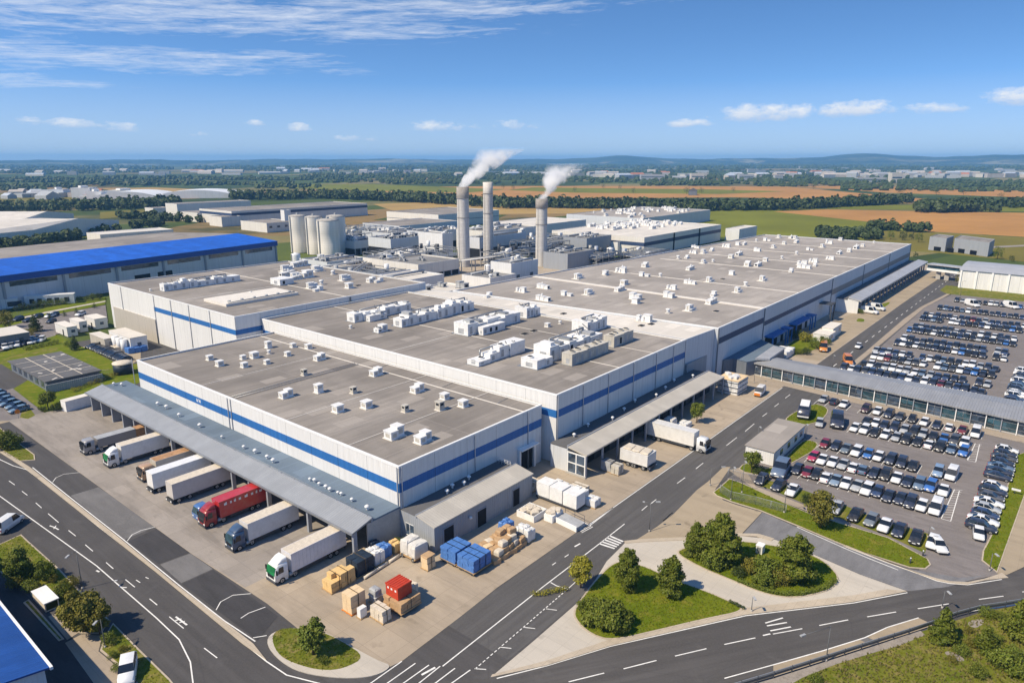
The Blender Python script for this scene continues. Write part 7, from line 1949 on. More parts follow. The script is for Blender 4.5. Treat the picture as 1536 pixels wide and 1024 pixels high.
block('plant building with rooftop machines, behind and left of the left chimney', 326, 362, 344, 364, 13, n=10, seed=33, undercroft=5, where='on the plant building behind the left chimney')
block('tall plain pale tower block touching the left chimney', 297, 306, 300, 321, 17, 'wall', n=2, seed=34, where='on the pale tower block by the left chimney', ducts=0)
block('small pale gatehouse-like block at the foot of the middle chimney', 254.5, 275.5, 210.8, 224, 12, 'wall', n=3, seed=35, where='on the block at the foot of the middle chimney', wins=2, ducts=1)
MB().box(254.44, 254.497, 213.5, 218.5, 8.2, 10.6)
block('low pale shed in front of the gatehouse-like block', 236, 254.4, 208, 226, 7.5, 'wall', n=3, seed=36, where='on the low shed under the middle chimney', ducts=1)
block('long low service range along the rear of the long hall', 218, 300, 176, 188, 6.0, 'wall_cool', n=10, seed=37, where='on the low service range behind the long hall', ducts=2)
block('grey block with parapet right of the right-hand chimney', 316, 342, 221, 238, 9.5, 'wall_grey', n=6, seed=38, where='on the grey block right of the right-hand chimney')
block('dark-sided block with roof fans, farther right of the right-hand chimney', 365, 394, 241, 259, 12.5, 'wall_grey', n=8, seed=39, where='on the dark-sided block beyond the right-hand chimney', wins=3)
block('small pale block at the end of the dark-sided one', 394.2, 412, 236, 250, 8, 'wall', n=3, seed=40, where='on the small pale block beyond the chimneys', ducts=0)
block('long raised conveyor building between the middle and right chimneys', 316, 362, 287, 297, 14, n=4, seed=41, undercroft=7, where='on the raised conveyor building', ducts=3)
block('pale plant block behind the conveyor building', 340, 392, 300, 330, 15, 'wall_warm', n=10, seed=42, where='on the pale block behind the conveyor', ducts=3)
block('low grey workshop between the silos and the blue-roofed shed', 226, 252, 318, 342, 6, n=6, seed=43, where='on the grey workshop in front of the silos', ducts=1)
block('long low roofed range in front of the silos', 205, 262, 300, 312, 5.5, 'wall_warm', 'roof_light', n=8, seed=44, where='on the low range in front of the silos')
block('low plant shed directly behind the process hall', 186, 236, 238, 262, 6.5, 'wall_cool', 'roof_light', n=9, seed=45, where='on the low plant shed behind the process hall')
block('narrow white shed right behind the process hall corner', 180, 212, 196, 212, 8.5, 'wall', 'roof_light', n=4, seed=46, where='on the narrow white shed behind the process hall', ducts=0)
block('flat-roofed building behind the process hall, with a dark roof box', 150, 196, 276, 300, 9, 'wall_warm', 'roof2', n=4, seed=47, where='on the flat-roofed building behind the process hall', ducts=0)
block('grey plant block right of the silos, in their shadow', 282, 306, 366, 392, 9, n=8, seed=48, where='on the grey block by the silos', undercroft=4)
block('pipe-covered block between the silos and the cream hall', 330, 366, 386, 418, 9, n=10, seed=49, where='on the pipe-covered block behind the silos', ducts=3)
# pipe bridges and tanks
def pipebridge(label, a, b_, h, seed):
    g = random.Random(seed); a, b_ = Vector((*a, 0)), Vector((*b_, 0)); e = (b_ - a); L = e.length; e.normalize(); q = Vector((-e.y, e.x, 0))
    r = thing('pipe_bridge', label, 'pipe bridge', a)
    n = max(2, int(L / 9))
    for i in range(n + 1):
        p = a + e * (L * i / n)
        mb = MB()
        for s_ in (-1.6, 1.6): c = p + q * s_; mb.obox(c.x, c.y, 0, .4, .4, h + 1)
        c = p; mb.obox(c.x, c.y, h, .4, 3.4, .35, math.atan2(e.y, e.x)); mb.build('trestle', M['steel'], r)
    for k in range(5):
        s_ = -1.3 + .65 * k; z = h + .35 + g.choice((.3, .3, .9)); rr = g.uniform(.14, .3)
        c, d = a + q * s_, b_ + q * s_
        MB().cyl((c.x, c.y, z + rr), (d.x, d.y, z + rr), rr, n=8).build('pipe', M[g.choice(('grey_unit', 'white_unit', 'steel', 'cream_unit'))], r)
    return r
pipebridge('pipe bridge running from the silos to the white plant building', (262, 318), (300, 330), 6, 1)
pipebridge('pipe bridge behind the process hall, left of the low plant shed', (200, 268), (240, 300), 5, 2)
pipebridge('pipe bridge under the left and middle chimneys', (272, 262), (330, 254), 6, 3)
pipebridge('pipe bridge along the rear of the long hall beyond the right chimney', (306, 196), (395, 196), 5, 4)
pipebridge('pipe bridge from the right-hand chimney to the dark-sided block', (333, 250), (366, 262), 8, 5)
pipebridge('pipe bridge right of the silos with thick pale pipes', (300, 362), (345, 372), 8, 6)
tkm = MB().lathe((0, 0, 0), [(2.2, 0), (2.2, 6.5), (2.1, 6.9), (0, 7.6)], 20).mesh('shell', M['white_unit'])
for i, (x, y, s, lab) in enumerate(((278, 316, 1.0, 'small white tank between the silos and the pale tower block, left one'), (283, 314, 1.1, 'small white tank between the silos and the pale tower block, right one'), (277, 246, .8, 'small white tank at the foot of the left chimney'), (283, 244, .8, 'small pale tank at the foot of the middle chimney'), (306, 258, 1.2, 'white tank standing between the middle and right chimneys'), (338, 236, 1.0, 'white tank beside the grey block right of the chimneys'), (344, 226, .9, 'white tank at the rear corner of the grey block'), (372, 228, 1.0, 'small tank by the small pale block beyond the chimneys'), (225, 346, 1.2, 'squat tank by the grey workshop before the silos'), (322, 372, 1.3, 'tall white tank among the pipes behind the silos'))):
    r = thing('storage_tank', lab, 'tank', (x, y, 0)); r.scale = (s, s, s); inst('shell', tkm, r)
    b = MB().cyl((2.3, 0, 0), (2.3, 0, 7), .15, n=6).box(-2.4, -2.15, -.3, .3, 0, 6.9); inst('pipework', b.mesh('pipework', M['steel']), r)

# open steel process racks: decks, vessels and pipes
def rack(label, x0, x1, y0, y1, h, seed):
    g = random.Random(seed); r = thing('process_rack', label, 'process rack', (x0, y0, 0)); b = MB(); nx = max(2, int((x1 - x0) / 6)); ny = max(1, int((y1 - y0) / 7))
    for i in range(nx + 1):
        for j in range(ny + 1): x, y = x0 + i * (x1 - x0) / nx, y0 + j * (y1 - y0) / ny; b.box(x - .2, x + .2, y - .2, y + .2, 0, h)
    for k in (1, 2, 3):
        z = h * k / 3
        for i in range(nx + 1): x = x0 + i * (x1 - x0) / nx; b.box(x - .15, x + .15, y0, y1, z - .4, z)
        for y in (y0, y1): b.box(x0, x1, y - .15, y + .15, z - .4, z)
    b.build('frame', M['steel'], r)
    for k in (1, 2): MB().box(x0 + .3, x1 - .3, y0 + .3, y1 - .3, h * k / 3 + .01, h * k / 3 + .12).build('deck', M['wall_dark'], r)
    for i in range(12):
        x, y, z = g.uniform(x0 + 1.5, x1 - 1.5), g.uniform(y0 + 1, y1 - 1), h * g.choice((0, 1, 2, 3)) / 3 + .13; m = M[g.choice(('white_unit', 'grey_unit', 'cream_unit', 'white_unit', 'dark_steel'))]; q = g.random()
        if q < .4: MB().cyl((x, y, z), (x, y, z + g.uniform(2, 4.5)), g.uniform(.6, 1.3), n=14).build('vessel', m, r)
        elif q < .65: MB().cyl((x - 2, y, z + 1.2), (x + 2, y, z + 1.2), g.uniform(.6, 1.0), n=12).build('vessel', m, r)
        else: MB().box(x - 1.5, x + 1.5, y - 1, y + 1, z, z + g.uniform(1.2, 2.6)).build('machine', m, r)
    for i in range(8):
        y, z = g.uniform(y0, y1), g.uniform(1.5, h + 1); MB().cyl((x0 - 1, y, z), (x1 + 1, y, z), g.uniform(.12, .35), n=7).build('pipe', M[g.choice(('grey_unit', 'white_unit', 'steel', 'dark_steel'))], r)
for q in (('process rack between the left and middle chimneys', 296, 318, 250, 268, 9, 1), ('process rack right behind the white plant building', 274, 296, 280, 306, 10, 2), ('process rack behind the right-hand chimney', 332, 362, 252, 276, 11, 3),
          ('process rack among the pipes right of the silos', 288, 318, 392, 418, 10, 4), ('process rack in front of the pale tower block', 262, 292, 312, 332, 7, 5), ('process rack at the foot of the dark-sided block', 338, 364, 216, 238, 7, 6),
          ('process rack beside the long grey hall behind the silos', 330, 366, 424, 460, 9, 7), ('process rack behind the conveyor building', 366, 396, 268, 296, 10, 8), ('process rack behind the process hall', 206, 236, 266, 290, 6, 9), ('low process rack before the gatehouse-like block', 258, 300, 190, 206, 5, 10), ('process rack left of the small pale block beyond the chimneys', 366, 396, 200, 222, 6, 11)): rack(*q)
# ------------------------------------------------------------------ trees and plants
TR = random.Random(2024)
def leaves(mb, blobs, n, size, rnd, up=.25, shell=.72):
    wts = [b[3] * b[4] + b[4] * b[5] for b in blobs]; tot = sum(wts)
    for _ in range(n):
        v = rnd.uniform(0, tot)
        for b, w_ in zip(blobs, wts):
            v -= w_
            if v <= 0: break
        d = Vector((rnd.gauss(0, 1), rnd.gauss(0, 1), rnd.gauss(up, 1))).normalized()
        k = shell + (1 - shell) * rnd.random() if rnd.random() < .8 else rnd.uniform(.3, .8)
        if rnd.random() < .3: k *= rnd.uniform(1.0, 1.35)
        c = Vector((b[0] + d.x * b[3] * k, b[1] + d.y * b[4] * k, b[2] + d.z * b[5] * k))
        nn = (d + Vector((rnd.gauss(0, .65), rnd.gauss(0, .65), rnd.gauss(.2, .65)))).normalized()
        t = nn.orthogonal().normalized(); q = nn.cross(t); a = rnd.uniform(0, 6.28)
        t, q = t * math.cos(a) + q * math.sin(a), q * math.cos(a) - t * math.sin(a)
        s_ = size * rnd.uniform(.6, 1.35)
        mb.add([c - t * s_, c - q * s_ * .62, c + t * s_, c + q * s_ * .62], [(0, 1, 2, 3)])

def trunk_mesh(kind, rnd):
    b = MB()
    if kind in ('round', 'wide', 'column', 'oval'):
        top = Vector((rnd.uniform(-.02, .02), rnd.uniform(-.02, .02), .42))
        b.cyl((0, 0, -.02), top, .028, .019, 8)
        for i in range(6):
            a = i * 1.05 + rnd.uniform(-.3, .3); r_ = rnd.uniform(.12, .24); b.cyl(top * rnd.uniform(.7, 1), (top.x + r_ * math.cos(a), top.y + r_ * math.sin(a), rnd.uniform(.55, .8)), .012, .004, 5)
    elif kind == 'cone': b.cyl((0, 0, -.02), (0, 0, .9), .03, .005, 7)
    else:
        for i in range(6):
            a = i * 1.05; b.cyl((0, 0, -.02), (.3 * math.cos(a), .3 * math.sin(a), .5), .02, .006, 5)
    return b.mesh('trunk', M['bark'])

def crown_mesh(kind, mat, seed, n):
    rnd = random.Random(seed); bl = []
    if kind == 'round':
        bl.append((0, 0, .60, .25, .25, .30))
        for i in range(15):
            a = i * 2.4 + rnd.uniform(-.3, .3); z = rnd.uniform(.34, .92); k = math.sqrt(max(.05, 1 - ((z - .58) / .42) ** 2)); r_ = .24 * k
            bl.append((r_ * math.cos(a), r_ * math.sin(a), z, rnd.uniform(.11, .17), rnd.uniform(.11, .17), rnd.uniform(.10, .15)))
    elif kind == 'wide':
        bl.append((0, 0, .52, .38, .38, .32))
        for i in range(20):
            a = i * 2.4 + rnd.uniform(-.3, .3); z = rnd.uniform(.22, .9); k = math.sqrt(max(.05, 1 - ((z - .5) / .46) ** 2)); r_ = .38 * k
            bl.append((r_ * math.cos(a), r_ * math.sin(a), z, rnd.uniform(.09, .2), rnd.uniform(.09, .2), rnd.uniform(.08, .16)))
    elif kind == 'oval':
        bl.append((0, 0, .42, .26, .26, .36))
        for i in range(34):
            z = .08 + .86 * (i + rnd.random()) / 34; a = i * 2.4 + rnd.uniform(-.6, .6); k = rnd.uniform(.2, .44) * (1 - ((z - .36) / .64) ** 2 if z > .36 else 1 - ((.36 - z) / .5) ** 2) ** .8
            bl.append((k * .7 * math.cos(a), k * .7 * math.sin(a), z, k * .4 + .04, k * .4 + .04, rnd.uniform(.05, .12)))
    elif kind == 'column':
        for i in range(14):
            z = .2 + .75 * i / 13; a = i * 2.4; k = .16 * math.sin(PI * min(1, (z - .1) / .95)) + .04
            bl.append((k * .6 * math.cos(a), k * .6 * math.sin(a), z, k + .05, k + .05, .1))
    elif kind == 'cone':
        for i in range(22):
            z = .08 + .88 * i / 21; a = i * 2.4; k = .27 * (1 - z) ** .85 + .02
            bl.append((k * .75 * math.cos(a), k * .75 * math.sin(a), z, k * .75 + .025, k * .75 + .025, .075))
        bl.append((0, 0, .3, .14, .14, .25))
    elif kind == 'bush':
        bl.append((0, 0, .42, .55, .55, .42))
        for i in range(18):
            a = i * 2.4 + rnd.uniform(-.4, .4); r_ = rnd.uniform(.3, .72); z = rnd.uniform(.25, .8) * (1.05 - r_ * .6)
            bl.append((r_ * math.cos(a), r_ * math.sin(a), z, rnd.uniform(.18, .3), rnd.uniform(.18, .3), rnd.uniform(.16, .26)))
    mb = MB(); leaves(mb, bl, n, {'round': .034, 'wide': .034, 'column': .030, 'oval': .027, 'cone': .034, 'bush': .052}[kind], rnd, shell=.72)
    return mb.mesh('crown', mat)
CACHE = {}
def tree(label, x, y, h, kind='round', mat='leaf_mid', n=2600, z=0.0, wide=1.0, name=None, cat=None, group=None, var=0, lean=0.0):
    kk = (kind, mat, var, n)
    if kk not in CACHE:
        CACHE[kk] = (trunk_mesh(kind, random.Random(var)), crown_mesh(kind, M[mat], hash((kind, var)) % 1000 if False else {'round': 1, 'wide': 2, 'column': 3, 'cone': 4, 'bush': 5, 'oval': 6}[kind] * 100 + var, n))
    t_, c_ = CACHE[kk]
    nm = name or ('shrub' if kind == 'bush' else 'conifer_tree' if kind == 'cone' else 'broadleaf_tree')
    r = thing(nm, label, cat or ('shrub' if kind == 'bush' else 'tree'), (x, y, z), TR.uniform(0, 6.28), group)
    r.scale = (h * wide, h * wide, h); r.rotation_euler[0] = lean
    inst('stems' if kind == 'bush' else 'trunk', t_, r); inst('foliage' if kind == 'bush' else 'crown', c_, r)
    return r
def tp(label, px, py, hpx, kind='round', mat='leaf_mid', n=2600, z=0.0, wide=1.0, **k):
    x, y = P(px, py, z)
    d = (Vector((x, y, z)) - EYE).dot(FW)
    return tree(label, x, y, hpx * d / F_PX * 1.06, kind, mat, n, z, wide, **k)
BIG = 11000
tp('small yellow-green ball tree on a thin trunk beside the zebra crossing', 871, 881, 45, 'round', 'leaf_yellow', 2600, 0, 1.05)
tp('pointed dark green tree on the left-hand island, by the paving', 941, 884, 66, 'oval', 'leaf_deep', BIG, .16, .66, var=1)
tp('broad dark green tree at the right end of the left-hand island', 1006, 890, 58, 'oval', 'leaf_deep', BIG, .16, .9, var=2)
tp('big low dark shrub at the near end of the left-hand island', 910, 937, 42, 'bush', 'leaf_deep', BIG, .16, .92, var=1)
tp('smaller dark shrub pressed against the big low one', 884, 924, 32, 'bush', 'leaf_deep', 3500, .16, .75, var=2)
tp('largest dark green tree, at the top of the right-hand island', 1081, 842, 76, 'oval', 'leaf_deep', 14000, .16, .88, var=3)
tp('mid-size dark tree left of the largest one on the right-hand island', 1041, 834, 53, 'oval', 'leaf_deep', 9000, .16, .8, var=4)
tp('lighter green small tree under the largest one on the right-hand island', 1070, 850, 34, 'bush', 'leaf_mid', 3000, .16, .6, var=3)
tp('rounded dark green tree at the right end of the right-hand island', 1191, 866, 66, 'oval', 'leaf_deep', BIG, .16, 1.0, var=5)
tp('small dark shrub at the left of the shrub bed on the right-hand island', 1107, 863, 17, 'bush', 'leaf_dark', 1500, .16, .85, var=4)
for i, (px, py, h, lab) in enumerate(((1128, 857, 26, 'olive shrub behind the small dark shrub on the right-hand island'), (1150, 866, 36, 'tallest olive shrub in the bed on the right-hand island'), (1170, 873, 26, 'dry-looking olive shrub at the right of the shrub bed'), (1143, 876, 24, 'low green shrub at the front of the shrub bed'))):
    tp(lab, px, py, h, 'bush', ('leaf_olive', 'leaf_mid', 'leaf_olive', 'leaf_mid')[i], 2400, .16, .8, var=5 + i)
tp('slender leaning olive tree on the verge before the car park', 1231, 791, 58, 'column', 'leaf_olive', 3000, .1, 1.0, lean=.1, var=1)
tp('dark shrub at the foot of the leaning olive tree', 1238, 784, 14, 'bush', 'leaf_dark', 900, .1, .8, var=2)
tp('dark green shrub between parked cars and the leaning tree', 1212, 757, 22, 'bush', 'leaf_dark', 1200, .06, .55, var=3)
tp('small round tree in front of the white cabin', 1127, 708, 34, 'round', 'leaf_mid', 2400, .1, 1.0, var=2)
tp('low dark shrub under the tree in front of the white cabin', 1138, 710, 15, 'bush', 'leaf_dark', 1000, .1, .9, var=1)
tp('young bright green tree on the corner island of the loading yard', 470, 981, 54, 'round', 'leaf_mid', 3600, .12, 1.0, var=3)
tp('small dark shrub at the foot of the corner island tree', 484, 994, 13, 'bush', 'leaf_deep', 900, .12, .8, var=2)
tp('dark green bush farthest up the street verge', 33, 870, 52, 'oval', 'leaf_mid', 8000, .11, .85, var=6)
tp('olive bush right of the dark one on the street verge', 68, 868, 32, 'bush', 'leaf_mid', 3200, .11, .6, var=1)
tp('small dark round shrub alone on the street verge', 96, 894, 27, 'bush', 'leaf_deep', 1800, .11, .55, var=4)
tp('large olive-yellow tree beside the street', 125, 947, 66, 'wide', 'leaf_olive', BIG, .11, .8, var=7)
tp('small yellow-green tree in front of the large olive-yellow one', 150, 951, 52, 'round', 'leaf_olive', 3200, .11, .95, var=4)
tp('dark bush on the left edge island by the street, left one', 6, 672, 30, 'bush', 'leaf_deep', 2000, .11, .8, var=1)
tp('dark bush on the left edge island by the street, right one', 20, 671, 24, 'bush', 'leaf_mid', 1600, .11, .7, var=2)
tp('leftmost conifer on the rough ground behind the crash barrier', 1413, 960, 53, 'cone', 'leaf_deep', 3600, .03, .95, var=1)
tp('small conifer in the middle of the rough ground', 1478, 975, 38, 'cone', 'leaf_deep', 3000, .03, 1.25, var=2)
tp('conifer cut by the right edge on the rough ground', 1528, 955, 62, 'cone', 'leaf_deep', 3600, .03, 1.05, var=3)
for i, (px, py, h, m) in enumerate(((1507, 1004, 40, 'leaf_mid'), (1480, 924, 18, 'leaf_mid'), (1498, 930, 16, 'leaf_deep'), (1441, 980, 18, 'leaf_mid'), (1455, 968, 14, 'leaf_olive'), (1520, 985, 22, 'leaf_mid'), (1428, 992, 12, 'leaf_olive'), (1495, 962, 15, 'leaf_mid'), (1222, 1022, 16, 'leaf_mid'), (1466, 1012, 22, 'leaf_deep'), (1530, 1016, 26, 'leaf_mid'), (1452, 948, 11, 'leaf_olive'), (1512, 940, 12, 'leaf_olive'))):
    tp('scrubby green shrub on the rough ground behind the crash barrier', px, py, h, 'bush', m, 1500, .03, .75, var=i % 5, group='scrub on the rough ground')
for i in range(16):
    px, py = ((14, 852), (22, 880), (48, 862), (46, 884), (58, 893), (80, 872), (84, 898), (104, 905), (112, 925), (106, 880), (136, 920), (164, 962), (170, 985), (185, 975), (200, 996), (180, 1005))[i]
    tp('scrubby light green shrub on the street verge', px, py, TR.uniform(9, 20), 'bush', ('leaf_mid', 'leaf_olive', 'leaf_yellow', 'leaf_mid')[i % 4], 1200, .11, .8, var=i % 5, group='scrub on the street verge')
# left
tp('round green tree on the lawn before the dark flat-roofed block', 73, 614, 28, 'round', 'leaf_deep', 2200, .03, 1.1, var=1)
for i, (px, py, h) in enumerate(((84, 616, 14), (93, 612, 13), (64, 617, 10))): tp('low dark shrub beside the round tree on the left lawn', px, py, h, 'bush', 'leaf_dark', 900, .03, .8, var=i)
tp('dark conifer at the lane corner behind the flat-roofed block', 113, 525, 22, 'cone', 'leaf_dark', 1500, .03, .9, var=1)
tp('green bush beside the lane corner conifer', 104, 519, 11, 'bush', 'leaf_mid', 800, .03, .8, var=1)
tp('tall dark conifer on the lane before the blue-roofed shed', 54, 497, 24, 'cone', 'leaf_dark', 1800, .03, 1.1, var=2)
tp('yellowish bush at the foot of the tall dark conifer', 47, 502, 13, 'bush', 'leaf_olive', 800, .03, .8, var=2)
tp('olive tree at the far left edge, by the lane', 10, 492, 26, 'wide', 'leaf_olive', 2000, .03, .8, var=1)
for i, (px, py) in enumerate(((115, 470), (60, 478), (75, 478), (97, 474), (142, 462))): tp('small dark conifer dotting the lawn by the blue-roofed shed', px, py, 9, 'cone', 'leaf_dark', 500, .03, 1.1, var=1, group='small conifers by the blue shed')
for i in range(13):
    tp('dark hedge bush in the row against the blue-roofed shed', 24 + i * 10.5, 466 - i * 1.45, TR.uniform(8, 13), 'bush', TR.choice(('leaf_dark', 'leaf_dark', 'leaf_mid')), 600, .03, .7, var=i % 3, group='bushes against the blue shed')
for i in range(7): tp('clipped green shrub in the strip behind the dark flat-roofed block', 40 + i * 7.5, 525 - i * 1.6, 8, 'bush', 'leaf_mid', 500, .05, .8, var=i % 3, group='shrubs behind the dark block')
for i in range(8): tp('yellow-green shrub in the bed beside the canopy end', 112 + i * 8.5, 587 - i * 3.3, TR.uniform(6, 10), 'bush', ('leaf_yellow', 'leaf_olive', 'leaf_mid')[i % 3], 500, .04, .9, var=i % 4, group='shrubs beside the canopy end')
# service road side
tp('small bright tree standing in front of the covered dock', 1045, 634, 30, 'round', 'leaf_mid', 2200, .03, .95, var=5)
tp('spiky green bush in the corner by the canopy end wall', 598, 822, 20, 'bush', 'leaf_mid', 1200, .03, .6, var=6)
for i, (px, py, h, m, lab) in enumerate(((1208, 512, 17, 'leaf_yellow', 'yellow-green bush in the bed at the foot of the long hall'), (1225, 523, 20, 'leaf_mid', 'roundest green bush in the bed at the foot of the long hall'), (1237, 516, 14, 'leaf_deep', 'dark green bush beside the cream cabin'), (1197, 531, 11, 'leaf_deep', 'low dark bush at the near left of the bed by the long hall'), (1209, 531, 12, 'leaf_dark', 'low dark bush at the near right of the bed by the long hall'), (1194, 508, 16, 'leaf_dark', 'dark hedge bush in the shade of the long hall'), (1290, 470, 8, 'leaf_mid', 'tiny bush near the white end wall of the far dock'))):
    tp(lab, px, py, h, 'bush', m, 1100, .1, .75, var=i % 5)
for i, (px, h) in enumerate(((1441, 19), (1452, 15), (1466, 20), (1484, 20), (1505, 18), (1522, 19), (1538, 18))):
    tp('olive tree in the row before the curved-roof hall', px, 427 + (px - 1441) * .09, h, 'wide', 'leaf_olive', 900, .03, .85, var=i % 3, group='trees before the curved-roof hall')
for i, (px, py, h, m) in enumerate(((1336, 359, 13, 'leaf_mid'), (1354, 360, 13, 'leaf_dark'), (1367, 359, 10, 'leaf_dark'), (1378, 363, 13, 'leaf_deep'), (1496, 388, 17, 'leaf_deep'), (1517, 392, 9, 'leaf_dark'), (1373, 386, 8, 'leaf_dark'))):
    tp(('round green tree behind the end of the long hall', 'dark round tree behind the end of the long hall', 'smaller dark tree behind the end of the long hall', 'rightmost round tree behind the end of the long hall', 'dark tree right of the grey storage cubes', 'little dark bush right of the grey storage cubes', 'little dark bush at the far corner of the long hall')[i], px, py, h, 'wide', m, 900, .0, .9, var=i % 4)

# hedges
def hedge(label, pts, w_, h, mat, z=0.16, n=160, seed=0):
    rnd = random.Random(seed); mb = MB(); core = MB()
    for a, b in zip(pts, pts[1:]):
        a, b = Vector(a), Vector(b); L = (b - a).length; k = int(L * 3) + 1
        for i in range(k):
            p = a.lerp(b, (i + .5) / k); leaves(mb, [(p.x + rnd.uniform(-.1, .1), p.y + rnd.uniform(-.1, .1), z + h * .5, w_ * .55, w_ * .55, h * .55)], n // 3, .09, rnd)
    r = thing('hedge', label, 'hedge', (*pts[0], z))
    mb.build('foliage', M[mat], r)
    for a, b in zip(pts, pts[1:]):
        for u in (.2, .8):
            p = Vector(a).lerp(Vector(b), u); core.cyl((p.x, p.y, z - .05), (p.x, p.y, z + h * .7), .04, n=5)
    core.build('stems', M['bark'], r)
hedge('low clipped hedge curving round the near edge of the right-hand island', QS('S5', (960, 445), (1050, 480), (1160, 510), (1270, 512), (1400, 482), (1448, 440)), .8, .65, 'leaf_mid', seed=1)
hedge('low flowering hedge strip in the bay beside the service road', QS('S5', (-70, 512), (10, 502), (100, 482)), .9, .7, 'leaf_yellow', .02, seed=2)
hedge('bit of dark hedge at the tip of the left-hand island', QS('S5', (915, 545), (985, 585)), .5, .4, 'leaf_dark', seed=3)

# turf
def tufts(name, poly, z, dens, hmin, hmax, mat, seed):
    rnd = random.Random(seed); xs = [p[0] for p in poly]; ys = [p[1] for p in poly]
    mb = MB(); n = int(abs(area(poly)) * dens)
    for _ in range(n * 3):
        if n <= 0: break
        x, y = rnd.uniform(min(xs), max(xs)), rnd.uniform(min(ys), max(ys))
        if not inside((x, y), poly): continue
        n -= 1
        for k in range(3):
            a = rnd.uniform(0, 6.28); h = rnd.uniform(hmin, hmax); w_ = h * .35; l = rnd.uniform(.1, .6) * h
            c, s_ = math.cos(a), math.sin(a); ox, oy = x + rnd.uniform(-.1, .1), y + rnd.uniform(-.1, .1)
            mb.add([(ox - s_ * w_, oy + c * w_, z - .01), (ox + s_ * w_, oy - c * w_, z - .01), (ox + c * l, oy + s_ * l, z + h)], [(0, 1, 2)])
    o = mb.build(name, mat); tag(o, kind='stuff'); return o
for i, (poly, z, d) in enumerate(LAWNS):
    xs = [p[0] for p in poly]
    if min(xs) > 200: continue
    tufts('grass', poly, z, d * 1.1, .07, .17, M['blade'], i)
M['blade_dry'] = leafmat('dry_grass_blades', (.13, .125, .03), (.24, .20, .075), (.32, .26, .12), .3)
rg = QS('S6', (0, 890), (380, 720), (640, 640), (800, 590), (1000, 510), (1290, 405), (1600, 345), (1900, 500), (1700, 1000), (0, 1000))
tufts('grass', rg, .03, 6, .10, .34, M['blade_dry'], 91); tufts('grass', rg, .03, 4, .10, .28, M['blade'], 92)

# ------------------------------------------------------------------ woods
def wood(name, polyline, depth, n, hmin, hmax, rmin, rmax, quads, seed, cone=.25):
    rnd = random.Random(seed); mb = MB(); pts = [Vector(P(*p)) for p in polyline]
    seg = [(b - a).length for a, b in zip(pts, pts[1:])]; tot = sum(seg)
    for _ in range(n):
        v = rnd.uniform(0, tot)
        for (a, b), l in zip(zip(pts, pts[1:]), seg):
            if v <= l: break
            v -= l
        p = a.lerp(b, v / l); out = p.normalized(); p = p + out * rnd.uniform(0, depth)
        h = rnd.uniform(hmin, hmax) * (1.15 if rnd.random() < .15 else 1); r = rnd.uniform(rmin, rmax); con = rnd.random() < cone
        for _k in range(quads):
            d = Vector((rnd.gauss(0, 1), rnd.gauss(0, 1), rnd.gauss(.2, 1))).normalized()
            zz_ = h * .55 + d.z * h * .46; sc = (1.05 - zz_ / h) * 1.5 if con else 1
            c = Vector((p.x + d.x * r * sc, p.y + d.y * r * sc, zz_))
            nn = (d + Vector((rnd.gauss(0, .35), rnd.gauss(0, .35), rnd.gauss(.2, .35)))).normalized(); t = nn.orthogonal().normalized(); q = nn.cross(t); s_ = r * rnd.uniform(.28, .5)
            mb.add([c - t * s_, c - q * s_, c + t * s_, c + q * s_], [(0, 1, 2, 3)])
    o = mb.build(name, M['leaf_far']); tag(o, kind='stuff'); return o
wood('wood', [(-160, 330), (0, 320), (140, 316), (270, 311)], 90, 330, 7, 13, 3.5, 5.5, 34, 1, .15)
wood('wood', [(345, 300), (420, 300), (480, 298), (600, 303), (700, 309), (760, 313)], 60, 420, 8, 15, 3.5, 6, 34, 2, .4)
wood('wood', [(760, 313), (815, 312), (940, 314), (1040, 317), (1183, 315)], 45, 430, 8, 14, 3.2, 5.5, 40, 3, .45)
wood('wood', [(1183, 315), (1260, 311), (1366, 305)], 50, 190, 8, 14, 3.5, 5.5, 36, 4, .3)
wood('wood', [(1374, 319), (1400, 319.5), (1462, 318)], 70, 120, 10, 15, 4, 6, 44, 5, .1)
wood('wood', [(1462, 314), (1540, 311), (1700, 308)], 60, 130, 9, 13, 4, 6, 36, 6, .2)
wood('wood', [(1224, 357), (1260, 359), (1318, 361)], 45, 75, 4, 7.5, 2.2, 3.8, 60, 7, .05)
wood('wood', [(1298, 346), (1330, 346), (1366, 348), (1391, 350)], 14, 30, 6, 9, 2.4, 3.8, 60, 8, .05)
wood('wood', [(-60, 378), (20, 374), (90, 364), (120, 358)], 12, 60, 4, 8, 2.4, 4, 50, 9, .1)
wood('wood', [(140, 352), (200, 345), (250, 338)], 20, 24, 4, 8, 2.5, 4, 50, 10, .1)
wood('wood', [(180, 328), (240, 332), (300, 335)], 20, 30, 5, 10, 3, 5, 50, 11, .1)
wood('wood', [(1465, 318), (1476, 318), (1486, 318.5), (1499, 318.6)], 8, 7, 7, 9, 3, 4, 60, 12, 0)
for px, py, h in ((278, 322, 12), (236, 352, 9), (284, 318, 11), (265, 326, 8)):
    tp('dark tree standing between the cream halls and the fields', px, py + 2, h, 'wide', 'leaf_dark', 700, 0, .9, var=1, group='trees among the cream halls')
